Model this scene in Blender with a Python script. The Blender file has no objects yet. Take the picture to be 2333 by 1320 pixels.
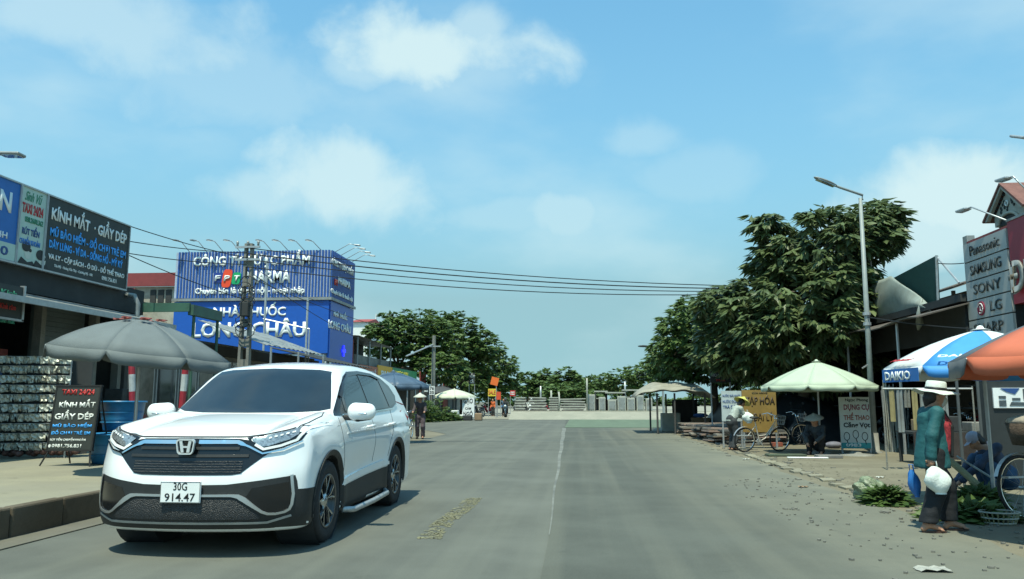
import bpy, math, random
import numpy as np
from mathutils import Vector, Matrix
from mathutils.bvhtree import BVHTree
from mathutils.geometry import delaunay_2d_cdt
random.seed(7); RNG = np.random.default_rng(7)
sc = bpy.context.scene
COL = sc.collection
PI = math.pi
rad = math.radians

# ------------------------------------------------------------------ camera
FPX, CAM_H = 1800.0, 1.3
PITCH, YAW = math.atan(255 / FPX), rad(4.9)
cam_d = bpy.data.cameras.new('camera'); cam = bpy.data.objects.new('camera', cam_d); COL.objects.link(cam)
cam.location = (0, 0, CAM_H); cam.rotation_euler = (PI / 2 + PITCH, 0, YAW)
cam_d.sensor_width = 36; cam_d.lens = FPX / 2333 * 36; cam_d.clip_start = .05; cam_d.clip_end = 3000
sc.camera = cam
sc.view_settings.view_transform = 'Standard'; sc.view_settings.look = 'None'
sc.view_settings.exposure = 0.8; sc.view_settings.gamma = 1; sc.view_settings.use_curve_mapping = False
sc.render.film_transparent = False

def ray(px, py):                     # pixel of the 2333 x 1320 photograph -> direction in the street's frame
    a = (px - 1166.5) / FPX; b = (660 - py) / FPX
    Y = math.cos(PITCH) - b * math.sin(PITCH); Z = math.sin(PITCH) + b * math.cos(PITCH)
    c, s = math.cos(YAW), math.sin(YAW)
    return Vector((a * c - Y * s, a * s + Y * c, Z))
def onz(px, py, z=0.): r = ray(px, py); return Vector((0, 0, CAM_H)) + r * ((z - CAM_H) / r.z)
def ony(px, py, y): r = ray(px, py); return Vector((0, 0, CAM_H)) + r * (y / r.y)
def onx(px, py, x): r = ray(px, py); return Vector((0, 0, CAM_H)) + r * (x / r.x)

# ------------------------------------------------------------------ sun and sky
SUN_EL, SUN_AZ = rad(68), rad(192)            # azimuth clockwise from +Y: high, behind the camera, a little left
sd = Vector((math.sin(SUN_AZ) * math.cos(SUN_EL), math.cos(SUN_AZ) * math.cos(SUN_EL), math.sin(SUN_EL)))
sun_d = bpy.data.lights.new('sun', 'SUN'); sun = bpy.data.objects.new('sun', sun_d); COL.objects.link(sun)
sun_d.energy = 3.3; sun_d.angle = rad(0.6); sun_d.color = (1.0, .99, .80)
sun.rotation_euler = sd.to_track_quat('Z', 'Y').to_euler(); sun.location = (0, -20, 40)
world = bpy.data.worlds.new('World'); sc.world = world; world.use_nodes = True
WN, WL = world.node_tree.nodes, world.node_tree.links
WN.clear()
def wn(t, **k):
    n = WN.new(t)
    for a, b in k.items(): setattr(n, a, b)
    return n
def wmath(op, a, b=None, c=None, clamp=False):
    n = wn('ShaderNodeMath', operation=op); n.use_clamp = clamp
    for i, v in enumerate((a, b, c)):
        if v is None: continue
        if isinstance(v, (int, float)): n.inputs[i].default_value = v
        else: WL.new(v, n.inputs[i])
    return n.outputs[0]
sky = wn('ShaderNodeTexSky', sky_type='NISHITA'); sky.sun_disc = False
sky.sun_elevation = SUN_EL; sky.sun_rotation = SUN_AZ; sky.air_density = 1.0; sky.dust_density = 0.7; sky.ozone_density = 1.6
tint = wn('ShaderNodeMix', data_type='RGBA', blend_type='MULTIPLY'); tint.inputs[0].default_value = 1
WL.new(sky.outputs[0], tint.inputs[6]); tint.inputs[7].default_value = (.46, .97, 1.0, 1)
tc = wn('ShaderNodeTexCoord')
nz = wn('ShaderNodeTexNoise'); nz.inputs['Scale'].default_value = 7; nz.inputs['Detail'].default_value = 7; nz.inputs['Roughness'].default_value = .55; nz.inputs['Distortion'].default_value = .2
WL.new(tc.outputs['Generated'], nz.inputs[0])
nfine = wn('ShaderNodeTexNoise'); nfine.inputs['Scale'].default_value = 3.2; nfine.inputs['Detail'].default_value = 6
mp = wn('ShaderNodeMapping'); mp.inputs['Scale'].default_value = (1, 1, 2.2); WL.new(tc.outputs['Generated'], mp.inputs[0]); WL.new(mp.outputs[0], nfine.inputs[0])
total = None
CLOUDS = [(985, 125, 205, 95, .95), (1080, 60, 80, 60, .6), (860, 150, 120, 60, .5), (240, 50, 260, 110, .55), (790, 420, 190, 120, .8), (640, 440, 150, 60, .5), (2160, 440, 130, 100, .95), (2080, 520, 190, 90, .8),
          (1300, 490, 110, 60, .5), (1440, 320, 110, 50, .3), (1180, 490, 150, 50, .3), (2290, 480, 120, 80, .5), (520, 180, 230, 100, .3), (1560, 400, 160, 60, .2)]
for px, py, rx, ry, s in CLOUDS:
    d = ray(px, py).normalized()
    vs = wn('ShaderNodeVectorMath', operation='SUBTRACT'); WL.new(tc.outputs['Generated'], vs.inputs[0]); vs.inputs[1].default_value = d
    vm = wn('ShaderNodeVectorMath', operation='MULTIPLY'); WL.new(vs.outputs[0], vm.inputs[0]); vm.inputs[1].default_value = (FPX / rx * .95, FPX / rx * .8, FPX / ry)
    vl = wn('ShaderNodeVectorMath', operation='LENGTH'); WL.new(vm.outputs[0], vl.inputs[0])
    m = wmath('MULTIPLY_ADD', nz.outputs[0], 2.6, -1.25)
    m = wmath('ADD', wmath('SUBTRACT', 1.15, vl.outputs[1]), m)
    mr = wn('ShaderNodeMapRange', interpolation_type='SMOOTHSTEP'); WL.new(m, mr.inputs[0]); mr.inputs[1].default_value = .0; mr.inputs[2].default_value = .75; mr.inputs[4].default_value = s
    total = mr.outputs[0] if total is None else wmath('MAXIMUM', total, mr.outputs[0])
wide = wn('ShaderNodeMapRange', interpolation_type='SMOOTHSTEP'); WL.new(nfine.outputs[0], wide.inputs[0]); wide.inputs[1].default_value = .42; wide.inputs[2].default_value = .8; wide.inputs[4].default_value = .5
total = wmath('MAXIMUM', total, wide.outputs[0])
total = wmath('MULTIPLY', total, .92)
sx = wn('ShaderNodeSeparateXYZ'); WL.new(tc.outputs['Generated'], sx.inputs[0])
hz = wmath('MINIMUM', wmath('MULTIPLY', wmath('EXPONENT', wmath('MULTIPLY', wmath('MAXIMUM', sx.outputs[2], 0.), -3.4)), 1.5), .97)       # humid air towards the horizon
hmix = wn('ShaderNodeMix', data_type='RGBA'); WL.new(hz, hmix.inputs[0]); WL.new(tint.outputs[2], hmix.inputs[6]); hmix.inputs[7].default_value = (1.25, 2.15, 2.38, 1)
cmix = wn('ShaderNodeMix', data_type='RGBA'); WL.new(total, cmix.inputs[0]); WL.new(hmix.outputs[2], cmix.inputs[6]); cmix.inputs[7].default_value = (2.75, 3.5, 3.55, 1)
bg = wn('ShaderNodeBackground'); bg.inputs[1].default_value = .15
WL.new(cmix.outputs[2], bg.inputs[0]); wo = wn('ShaderNodeOutputWorld'); WL.new(bg.outputs[0], wo.inputs[0])

# ------------------------------------------------------------------ materials
MATS = {}
def mat(name, col, rough=.7, var=.18, scale=6., bump=0., bscale=40., metal=0., coat=0., alpha=None, dirt=None, spec=.5, trans=0., two=False):
    if name in MATS: return MATS[name]
    m = bpy.data.materials.new(name); m.use_nodes = True; N = m.node_tree.nodes; L = m.node_tree.links
    b = N['Principled BSDF']; b.inputs['Roughness'].default_value = rough; b.inputs['Metallic'].default_value = metal
    b.inputs['Coat Weight'].default_value = coat; b.inputs['Coat Roughness'].default_value = .04; b.inputs['Specular IOR Level'].default_value = spec
    b.inputs['Transmission Weight'].default_value = trans
    tcn = N.new('ShaderNodeTexCoord'); no = N.new('ShaderNodeTexNoise'); no.inputs['Scale'].default_value = scale; no.inputs['Detail'].default_value = 6; no.inputs['Roughness'].default_value = .62
    geo = N.new('ShaderNodeNewGeometry'); L.new(geo.outputs['Position'], no.inputs[0])
    r = N.new('ShaderNodeMapRange'); L.new(no.outputs[0], r.inputs[0]); r.inputs[1].default_value = .3; r.inputs[2].default_value = .7; r.inputs[3].default_value = 1 - var; r.inputs[4].default_value = 1 + var
    v = N.new('ShaderNodeVectorMath'); v.operation = 'SCALE'; v.inputs[0].default_value = col[:3]; L.new(r.outputs[0], v.inputs['Scale'])
    out = v.outputs[0]
    if dirt:                                   # (colour, amount, scale): irregular stains that belong to the surface
        n2 = N.new('ShaderNodeTexNoise'); n2.inputs['Scale'].default_value = dirt[2]; n2.inputs['Detail'].default_value = 8; n2.inputs['Roughness'].default_value = .7; L.new(geo.outputs['Position'], n2.inputs[0])
        r2 = N.new('ShaderNodeMapRange'); L.new(n2.outputs[0], r2.inputs[0]); r2.inputs[1].default_value = .48; r2.inputs[2].default_value = .72; r2.inputs[4].default_value = dirt[1]
        mx = N.new('ShaderNodeMix'); mx.data_type = 'RGBA'; L.new(r2.outputs[0], mx.inputs[0]); L.new(out, mx.inputs[6]); mx.inputs[7].default_value = (*dirt[0], 1); out = mx.outputs[2]
    L.new(out, b.inputs['Base Color'])
    if bump:
        n3 = N.new('ShaderNodeTexNoise'); n3.inputs['Scale'].default_value = bscale; n3.inputs['Detail'].default_value = 5; L.new(geo.outputs['Position'], n3.inputs[0])
        bp = N.new('ShaderNodeBump'); bp.inputs['Strength'].default_value = min(1, bump); bp.inputs['Distance'].default_value = .02; L.new(n3.outputs[0], bp.inputs['Height']); L.new(bp.outputs[0], b.inputs['Normal'])
    if trans: b.inputs['IOR'].default_value = 1.4
    if alpha is not None: b.inputs['Alpha'].default_value = alpha
    MATS[name] = m; return m
GREY_DIRT = ((.12, .11, .09), .6, 1.6)

# ------------------------------------------------------------------ mesh building
def wloc(o):
    v = Vector((0, 0, 0))
    while o is not None: v += o.location; o = o.parent
    return v
def tag(o, label=None, cat=None, group=None, kind=None):
    for k, v in (('label', label), ('category', cat), ('group', group), ('kind', kind)):
        if v: o[k] = v
    return o
def thing(name, label, cat, loc=(0, 0, 0), group=None):
    o = bpy.data.objects.new(name, None); COL.objects.link(o); o.location = loc; o.empty_display_size = .1
    return tag(o, label, cat, group)
def link(name, me, m=None, parent=None, smooth=False):
    if m is not None and not me.materials: me.materials.append(m)
    if smooth: me.polygons.foreach_set('use_smooth', [True] * len(me.polygons))
    o = bpy.data.objects.new(name, me); COL.objects.link(o); o.parent = parent
    return o
class MB:
    def __init__(s): s.v = []; s.f = []
    def add(s, vs, fs):
        n = len(s.v); s.v += [tuple(p) for p in vs]; s.f += [tuple(i + n for i in f) for f in fs]; return s
    def box(s, c, d, rz=0., rx=0., ry=0., basis=None):
        M = basis or (Matrix.Rotation(rz, 3, 'Z') @ Matrix.Rotation(ry, 3, 'Y') @ Matrix.Rotation(rx, 3, 'X'))
        vs = [Vector(c) + M @ Vector((x * d[0] / 2, y * d[1] / 2, z * d[2] / 2)) for x in (-1, 1) for y in (-1, 1) for z in (-1, 1)]
        return s.add(vs, [(0, 1, 3, 2), (4, 6, 7, 5), (0, 4, 5, 1), (2, 3, 7, 6), (0, 2, 6, 4), (1, 5, 7, 3)])
    def bbox(s, x0, x1, y0, y1, z0, z1): return s.box(((x0 + x1) / 2, (y0 + y1) / 2, (z0 + z1) / 2), (x1 - x0, y1 - y0, z1 - z0))
    def cyl(s, a, b, r0, r1=None, n=10, caps=True):
        a, b = Vector(a), Vector(b); r1 = r0 if r1 is None else r1; d = (b - a).normalized(); q = d.to_track_quat('Z', 'Y')
        vs = []
        for p, r in ((a, r0), (b, r1)):
            vs += [p + q @ Vector((r * math.cos(2 * PI * i / n), r * math.sin(2 * PI * i / n), 0)) for i in range(n)]
        fs = [(i, (i + 1) % n, n + (i + 1) % n, n + i) for i in range(n)]
        if caps: fs += [tuple(range(n))[::-1], tuple(range(n, 2 * n))]
        return s.add(vs, fs)
    def path(s, pts, r, n=6):
        pts = [Vector(p) for p in pts]; rs = r if isinstance(r, (list, tuple)) else [r] * len(pts)
        base = len(s.v)
        for i, p in enumerate(pts):
            d = (pts[min(i + 1, len(pts) - 1)] - pts[max(i - 1, 0)]).normalized(); q = d.to_track_quat('Z', 'Y')
            s.v += [tuple(p + q @ Vector((rs[i] * math.cos(2 * PI * k / n), rs[i] * math.sin(2 * PI * k / n), 0))) for k in range(n)]
        for i in range(len(pts) - 1):
            # keep rings matched by nearest start vertex
            for k in range(n): s.f.append((base + i * n + k, base + i * n + (k + 1) % n, base + (i + 1) * n + (k + 1) % n, base + (i + 1) * n + k))
        s.f += [tuple(base + k for k in range(n))[::-1], tuple(base + (len(pts) - 1) * n + k for k in range(n))]
        return s
    def lathe(s, prof, n=24, c=(0, 0, 0), axis='Z', closed=False):
        vs = []
        for r, h in prof:
            for i in range(n):
                a = 2 * PI * i / n; p = (r * math.cos(a), r * math.sin(a), h)
                if axis == 'X': p = (h, p[0], p[1])
                if axis == 'Y': p = (p[0], h, p[1])
                vs.append((p[0] + c[0], p[1] + c[1], p[2] + c[2]))
        fs = []
        m = len(prof)
        for j in range(m if closed else m - 1):
            k = (j + 1) % m
            fs += [(j * n + i, j * n + (i + 1) % n, k * n + (i + 1) % n, k * n + i) for i in range(n)]
        return s.add(vs, fs)
    def grid(s, fn, nu, nv):
        vs = [fn(i / nu, j / nv) for i in range(nu + 1) for j in range(nv + 1)]
        return s.add(vs, [(i * (nv + 1) + j, (i + 1) * (nv + 1) + j, (i + 1) * (nv + 1) + j + 1, i * (nv + 1) + j + 1) for i in range(nu) for j in range(nv)])
    def quad(s, a, b, c, d): return s.add([a, b, c, d], [(0, 1, 2, 3)])
    def prism(s, pts, vec):
        n = len(pts); vec = Vector(vec); pts = [Vector(p) for p in pts]
        return s.add(pts + [p + vec for p in pts], [tuple(range(n))[::-1], tuple(range(n, 2 * n))] + [(i, (i + 1) % n, n + (i + 1) % n, n + i) for i in range(n)])
    def ell(s, c, r, n=10, m=6, M=None):
        vs = []; c = Vector(c)
        for j in range(m + 1):
            t = PI * j / m
            for i in range(n):
                a = 2 * PI * i / n; p = Vector((r[0] * math.sin(t) * math.cos(a), r[1] * math.sin(t) * math.sin(a), r[2] * math.cos(t)))
                vs.append(c + (M @ p if M else p))
        return s.add(vs, [(j * n + i, (j + 1) * n + i, (j + 1) * n + (i + 1) % n, j * n + (i + 1) % n) for j in range(m) for i in range(n)])
    def mesh(s, name, off=None):
        me = bpy.data.meshes.new(name); v = s.v if off is None else [(a[0] - off[0], a[1] - off[1], a[2] - off[2]) for a in s.v]
        me.from_pydata(v, [], s.f); me.update(); return me
    def build(s, name, m, parent=None, smooth=False, bevel=0.):
        """geometry is written in world coordinates; it is stored relative to its parent"""
        off = wloc(parent) if parent is not None else None
        o = link(name, s.mesh(name, off), m, parent, smooth)
        if bevel:
            b = o.modifiers.new('bevel', 'BEVEL'); b.width = bevel; b.segments = 2; b.limit_method = 'ANGLE'
        return o
def np_mesh(name, V, Fq):
    me = bpy.data.meshes.new(name); V = np.asarray(V, np.float32); Fq = np.asarray(Fq, np.int32); k = Fq.shape[1]
    me.vertices.add(len(V)); me.vertices.foreach_set('co', V.ravel()); me.loops.add(Fq.size); me.loops.foreach_set('vertex_index', Fq.ravel())
    me.polygons.add(len(Fq)); me.polygons.foreach_set('loop_start', np.arange(0, Fq.size, k, dtype=np.int32)); me.update(calc_edges=True); return me
def solo(name, mb, m, label, cat, group=None, smooth=False, bevel=0., base=None):
    """a thing of one mesh, its origin at its own base"""
    a = np.array(mb.v); c = base or (float(a[:, 0].mean()), float(a[:, 1].mean()), float(a[:, 2].min()))
    o = link(name, mb.mesh(name, c), m, None, smooth); o.location = c
    if bevel:
        b = o.modifiers.new('bevel', 'BEVEL'); b.width = bevel; b.segments = 2; b.limit_method = 'ANGLE'
    return tag(o, label, cat, group)
def structure(name, mb, m, smooth=False): return tag(mb.build(name, m, None, smooth), kind='structure')
def copy_tree(o, parent=None):
    c = o.copy(); COL.objects.link(c); c.parent = parent
    for ch in [x for x in COL.objects if x.parent is o]: copy_tree(ch, c)
    return c

def surface_nets(D, org, h):
    """numpy surface nets of the zero level of a distance grid"""
    S = D < 0
    nx, ny, nzz = D.shape
    c = np.zeros((nx - 1, ny - 1, nzz - 1), np.int8)
    for i in (0, 1):
        for j in (0, 1):
            for k in (0, 1): c += S[i:nx - 1 + i, j:ny - 1 + j, k:nzz - 1 + k]
    act = (c > 0) & (c < 8); idx = np.full(act.shape, -1, np.int64); A = np.argwhere(act); idx[act] = np.arange(len(A))
    P = np.zeros((len(A), 3)); W = np.zeros(len(A))
    offs = [(i, j, k) for i in (0, 1) for j in (0, 1) for k in (0, 1)]
    for a in offs:
        for ax in range(3):
            if a[ax]: continue
            b = list(a); b[ax] = 1
            da = D[A[:, 0] + a[0], A[:, 1] + a[1], A[:, 2] + a[2]]; db = D[A[:, 0] + b[0], A[:, 1] + b[1], A[:, 2] + b[2]]
            cr = (da < 0) != (db < 0); t = np.where(cr, da / np.where(cr, da - db, 1), 0)
            q = np.array(a, float)[None].repeat(len(A), 0); q[:, ax] += t
            P += q * cr[:, None]; W += cr
    V = (A + P / W[:, None]) * h + np.array(org)
    F = []
    for ax in range(3):
        sl0 = [slice(None)] * 3; sl1 = [slice(None)] * 3; sl0[ax] = slice(0, -1); sl1[ax] = slice(1, None)
        s0, s1 = S[tuple(sl0)], S[tuple(sl1)]; E = np.argwhere(s0 != s1); flip = s0[tuple(E.T)]
        o1, o2 = [(1, 2), (2, 0), (0, 1)][ax]
        ok = (E[:, o1] > 0) & (E[:, o2] > 0) & (E[:, o1] < act.shape[o1]) & (E[:, o2] < act.shape[o2]); E = E[ok]; flip = flip[ok]
        def cell(a, b):
            q = E.copy(); q[:, o1] -= a; q[:, o2] -= b; return idx[q[:, 0], q[:, 1], q[:, 2]]
        Q = np.stack([cell(0, 0), cell(1, 0), cell(1, 1), cell(0, 1)], 1); Q[~flip] = Q[~flip][:, ::-1]; F.append(Q)
    return V, np.concatenate(F)
def smin(a, b, k): h = np.clip(.5 + .5 * (b - a) / k, 0, 1); return b * (1 - h) + a * h - k * h * (1 - h)
def smax(a, b, k): return -smin(-a, -b, k)
def sdf_mesh(name, prims, h, k=.03, pad=.05, cut=None):
    """prims: (p0, p1, r0, r1[, squash]) tapered capsules smoothly joined into ONE surface"""
    P = np.array([list(p[0]) for p in prims] + [list(p[1]) for p in prims]); R = max(max(p[2], p[3]) for p in prims)
    lo = P.min(0) - R - pad; hi = P.max(0) + R + pad; n = np.ceil((hi - lo) / h).astype(int) + 1
    X, Y, Z = np.meshgrid(*[lo[i] + h * np.arange(n[i]) for i in range(3)], indexing='ij')
    D = np.full(X.shape, 9., np.float32)
    for p in prims:
        a, b = np.array(p[0], float), np.array(p[1], float); ab = b - a; L2 = max(float(ab @ ab), 1e-9)
        kk = p[5] if len(p) > 5 else k
        rr = max(p[2], p[3]) + .12
        m0 = np.maximum(((np.minimum(a, b) - rr - lo) / h).astype(int), 0); m1 = np.minimum(((np.maximum(a, b) + rr - lo) / h).astype(int) + 2, n)
        sl = tuple(slice(m0[i], m1[i]) for i in range(3)); x, y, z = X[sl], Y[sl], Z[sl]
        sq = p[4] if len(p) > 4 and p[4] is not None else (1, 1, 1)
        t = np.clip(((x - a[0]) * ab[0] + (y - a[1]) * ab[1] + (z - a[2]) * ab[2]) / L2, 0, 1)
        dx, dy, dz = (x - a[0] - ab[0] * t) / sq[0], (y - a[1] - ab[1] * t) / sq[1], (z - a[2] - ab[2] * t) / sq[2]
        d = (np.sqrt(dx * dx + dy * dy + dz * dz) - (p[2] + (p[3] - p[2]) * t)) * min(sq)
        D[sl] = smin(D[sl], d, kk)
    if cut is not None: D = smax(D, cut - Z, .012)
    V, Fq = surface_nets(D, lo, h); return np_mesh(name, V, Fq)
def sdf_obj(name, prims, h, m, parent=None, k=.03, cut=None):
    me = sdf_mesh(name, prims, h, k, cut=cut)
    off = wloc(parent) if parent is not None else Vector((0, 0, 0))
    if off.length: me.transform(Matrix.Translation(-off))
    return link(name, me, m, parent, True)

def text_mesh(body, bold=0., ext=.0, space=1.):
    c = bpy.data.curves.new('lettering', 'FONT'); c.body = body; c.size = 1; c.offset = bold; c.extrude = ext; c.resolution_u = 2; c.space_character = space
    o = bpy.data.objects.new('lettering', c); me = bpy.data.meshes.new_from_object(o); bpy.data.objects.remove(o); bpy.data.curves.remove(c); return me
def text(body, org, right, up, w, h, m, parent, bold=.02, ext=.01, shear=0., space=1., name='lettering'):
    """lettering fitted into the box w x h whose lower left corner is org; height is that of the whole line with its accents"""
    me = text_mesh(body, min(bold, .030), 0, space); n = len(me.vertices); a = np.zeros(n * 3, np.float32); me.vertices.foreach_get('co', a); a = a.reshape(-1, 3)
    lo, hi = a.min(0), a.max(0); r, u = Vector(right).normalized(), Vector(up).normalized(); nn = r.cross(u)
    x = (a[:, 0] - lo[0]) / (hi[0] - lo[0]) * w; y = (a[:, 1] - lo[1]) / (hi[1] - lo[1]) * h; x = x + shear * y
    off = wloc(parent)
    P = np.array(Vector(org) - off)[None] + x[:, None] * np.array(r) + y[:, None] * np.array(u) + np.array(nn) * ext
    me.vertices.foreach_set('co', P.astype(np.float32).ravel()); me.update(); me.materials.clear()
    o = link(name, me, m, parent)
    if ext >= .004:
        so = o.modifiers.new('depth', 'SOLIDIFY'); so.thickness = ext * .9; so.offset = -1
    return o

FOLDS = bpy.data.textures.new('folds', 'CLOUDS'); FOLDS.noise_scale = .13; FOLDS.noise_depth = 1
def folds(o, k=.03):
    m = o.modifiers.new('folds', 'DISPLACE'); m.texture = FOLDS; m.strength = k; m.mid_level = .5; m.texture_coords = 'LOCAL'; return o
# ------------------------------------------------------------------ materials used in several places
M_white = mat('white_plastic', (.78, .80, .78), .35, .05)
M_chrome = mat('chrome', (.75, .77, .77), .12, .03, metal=1.)
M_steel = mat('galvanised_steel', (.42, .44, .44), .45, .12, 9, metal=.6)
M_black = mat('black_plastic', (.018, .02, .02), .55, .2, 20)
M_gloss = mat('gloss_black', (.01, .011, .012), .12, .1)
M_rubber = mat('rubber', (.02, .02, .02), .8, .25, 30, .2, 90)
M_paint = mat('pearl_white_paint', (.84, .86, .85), .28, .012, 2., coat=1.)
M_glass = mat('tinted_glass', (.014, .022, .028), .06, .25, 2.5, spec=.9)
M_clear = mat('lamp_glass', (.32, .35, .36), .1, .5, 60, coat=1., metal=.5)
M_red = mat('red_print', (.45, .03, .03), .5, .12)
M_blueink = mat('blue_print', (.03, .18, .55), .5, .1)
M_skin = mat('skin', (.36, .19, .12), .55, .1, 12)

# ------------------------------------------------------------------ the white SUV (local: nose at y=0, +x its left side as seen by the driver's mirror in the picture)
CARX, CARY = -3.29, 6.57
car = thing('suv', 'white SUV with tinted windows driving towards the viewer on the asphalt', 'car', (CARX, CARY, 0))
def ip(x, pts):
    a = np.array(pts, float)
    return np.interp(x, a[:, 0], a[:, 1])
def ips(x, pts):                                     # smooth interpolation (Catmull-Rom sampled)
    a = np.array(pts, float); t = np.linspace(0, len(a) - 1, 60); i = np.clip(t.astype(int), 0, len(a) - 2); u = (t - i)[:, None]
    g = lambda k: a[np.clip(i + k, 0, len(a) - 1)]
    P = .5 * (2 * g(0) + (g(1) - g(-1)) * u + (2 * g(-1) - 5 * g(0) + 4 * g(1) - g(2)) * u ** 2 + (3 * g(0) - g(-1) - 3 * g(1) + g(2)) * u ** 3)
    return np.interp(x, P[:, 0], P[:, 1])
h_ = .02
gx = np.arange(-1.02, 1.021, h_); gy = np.arange(-.08, 4.76, h_); gz = np.arange(.12, 1.82, h_)
X, Y, Z = np.meshgrid(np.abs(gx), gy, gz, indexing='ij')
front = .055 * (X / .5) ** 2 + .16 * np.clip((X - .5) / .42, 0, 1) ** 2.2 + ips(Z, [(.15, .12), (.24, .05), (.36, .0), (.55, .0), (.68, .012), (.82, .05), (.95, .085), (1.0, .11), (1.1, .22), (1.3, .4)])
rear = 4.6 - .12 * (X / .92) ** 3 - ips(Z, [(.15, .12), (.3, .02), (.6, .0), (.9, .06), (1.1, .1), (1.3, .2)])
Wd = ips(Z, [(.15, .85), (.26, .895), (.42, .905), (.6, .915), (.74, .924), (.86, .922), (.96, .90), (1.04, .872), (1.12, .84), (1.3, .76)])
Wd = Wd - .035 * np.exp(-((Y - 2.2) / .75) ** 2) * np.exp(-((Z - .58) / .2) ** 2) - .02 * np.exp(-((Z - .93) / .03) ** 2) * (Y > 1.6) * .35
Wd = Wd - .05 * np.clip((.5 - Y) / .5, 0, 1) ** 2 - .04 * np.clip((Y - 4.1) / .5, 0, 1) ** 2
for wy in (.93, 3.59): Wd = Wd + .012 * np.exp(-(((Y - wy) ** 2 + (Z - .36) ** 2) ** .5 - .5) ** 2 / .008)
hood = ips(Y, [(-.1, .9), (0, .93), (.08, .965), (.2, 1.005), (.4, 1.05), (.7, 1.095), (1.05, 1.135), (1.3, 1.15), (2, 1.13), (3, 1.14), (4, 1.15), (4.8, 1.13)])
hood = hood - .02 * (X / .55) ** 2 * (X < .55) - .02 * (X >= .55) + .028 * np.exp(-((X - .74) / .1) ** 2) * np.clip(1 - (Y - 1.2) / .4, 0, 1) - .012 * np.exp(-((X - .56) / .04) ** 2) * (Y < 1.3)
lower = smax(smax(smax(Z - hood, X - Wd, .09), smax(front - Y, Y - rear, .02), .045), .2 - Z, .05)
ws = (-(Y - (1.08 + .14 * (X / .7) ** 2)) * .50 + (Z - 1.11) * .75) / .9         # windscreen plane
roof = Z - (ips(Y, [(1.4, 1.5), (1.7, 1.585), (2.0, 1.645), (2.4, 1.69), (2.9, 1.70), (3.4, 1.675), (3.9, 1.62), (4.4, 1.54)]) - .045 * (X / .6) ** 2)
rg = ((Y - 4.33) * .52 + (Z - 1.56) * .36) / .63
sideg = X - ips(Z, [(.9, .90), (1.05, .862), (1.12, .845), (1.3, .785), (1.5, .71), (1.62, .655), (1.75, .57)]) + .03 * np.clip((Y - 3.2) / 1.2, 0, 1) ** 1.5 + .03 * np.clip((1.7 - Y) / .6, 0, 1)
green = smax(smax(smax(ws, roof, .07), sideg, .07), smax(rg, .9 - Z, .05), .06)
D = smin(lower, green, .035)
for wy in (.93, 3.59):
    arch = np.maximum(np.sqrt((Y - wy) ** 2 + (Z - .37) ** 2) - .40, .58 - X)
    D = smax(D, -arch, .012)
Vc, Fc = surface_nets(D, (gx[0], gy[0], gz[0]), h_)
body_me = np_mesh('body', Vc, Fc)
for _ in range(1):
    pass
BV = BVHTree.FromPolygons([tuple(v) for v in Vc.tolist()], [tuple(f) for f in Fc.tolist()])
link('body', body_me, M_paint, car, True)
def resample(poly, s, closed=True):
    out = []
    n = len(poly)
    for i in range(n if closed else n - 1):
        a, b = np.array(poly[i], float), np.array(poly[(i + 1) % n], float); k = max(1, int(math.ceil(np.linalg.norm(b - a) / s)))
        out += [tuple(a + (b - a) * j / k) for j in range(k)]
    if not closed: out.append(tuple(poly[-1]))
    return out
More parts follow.
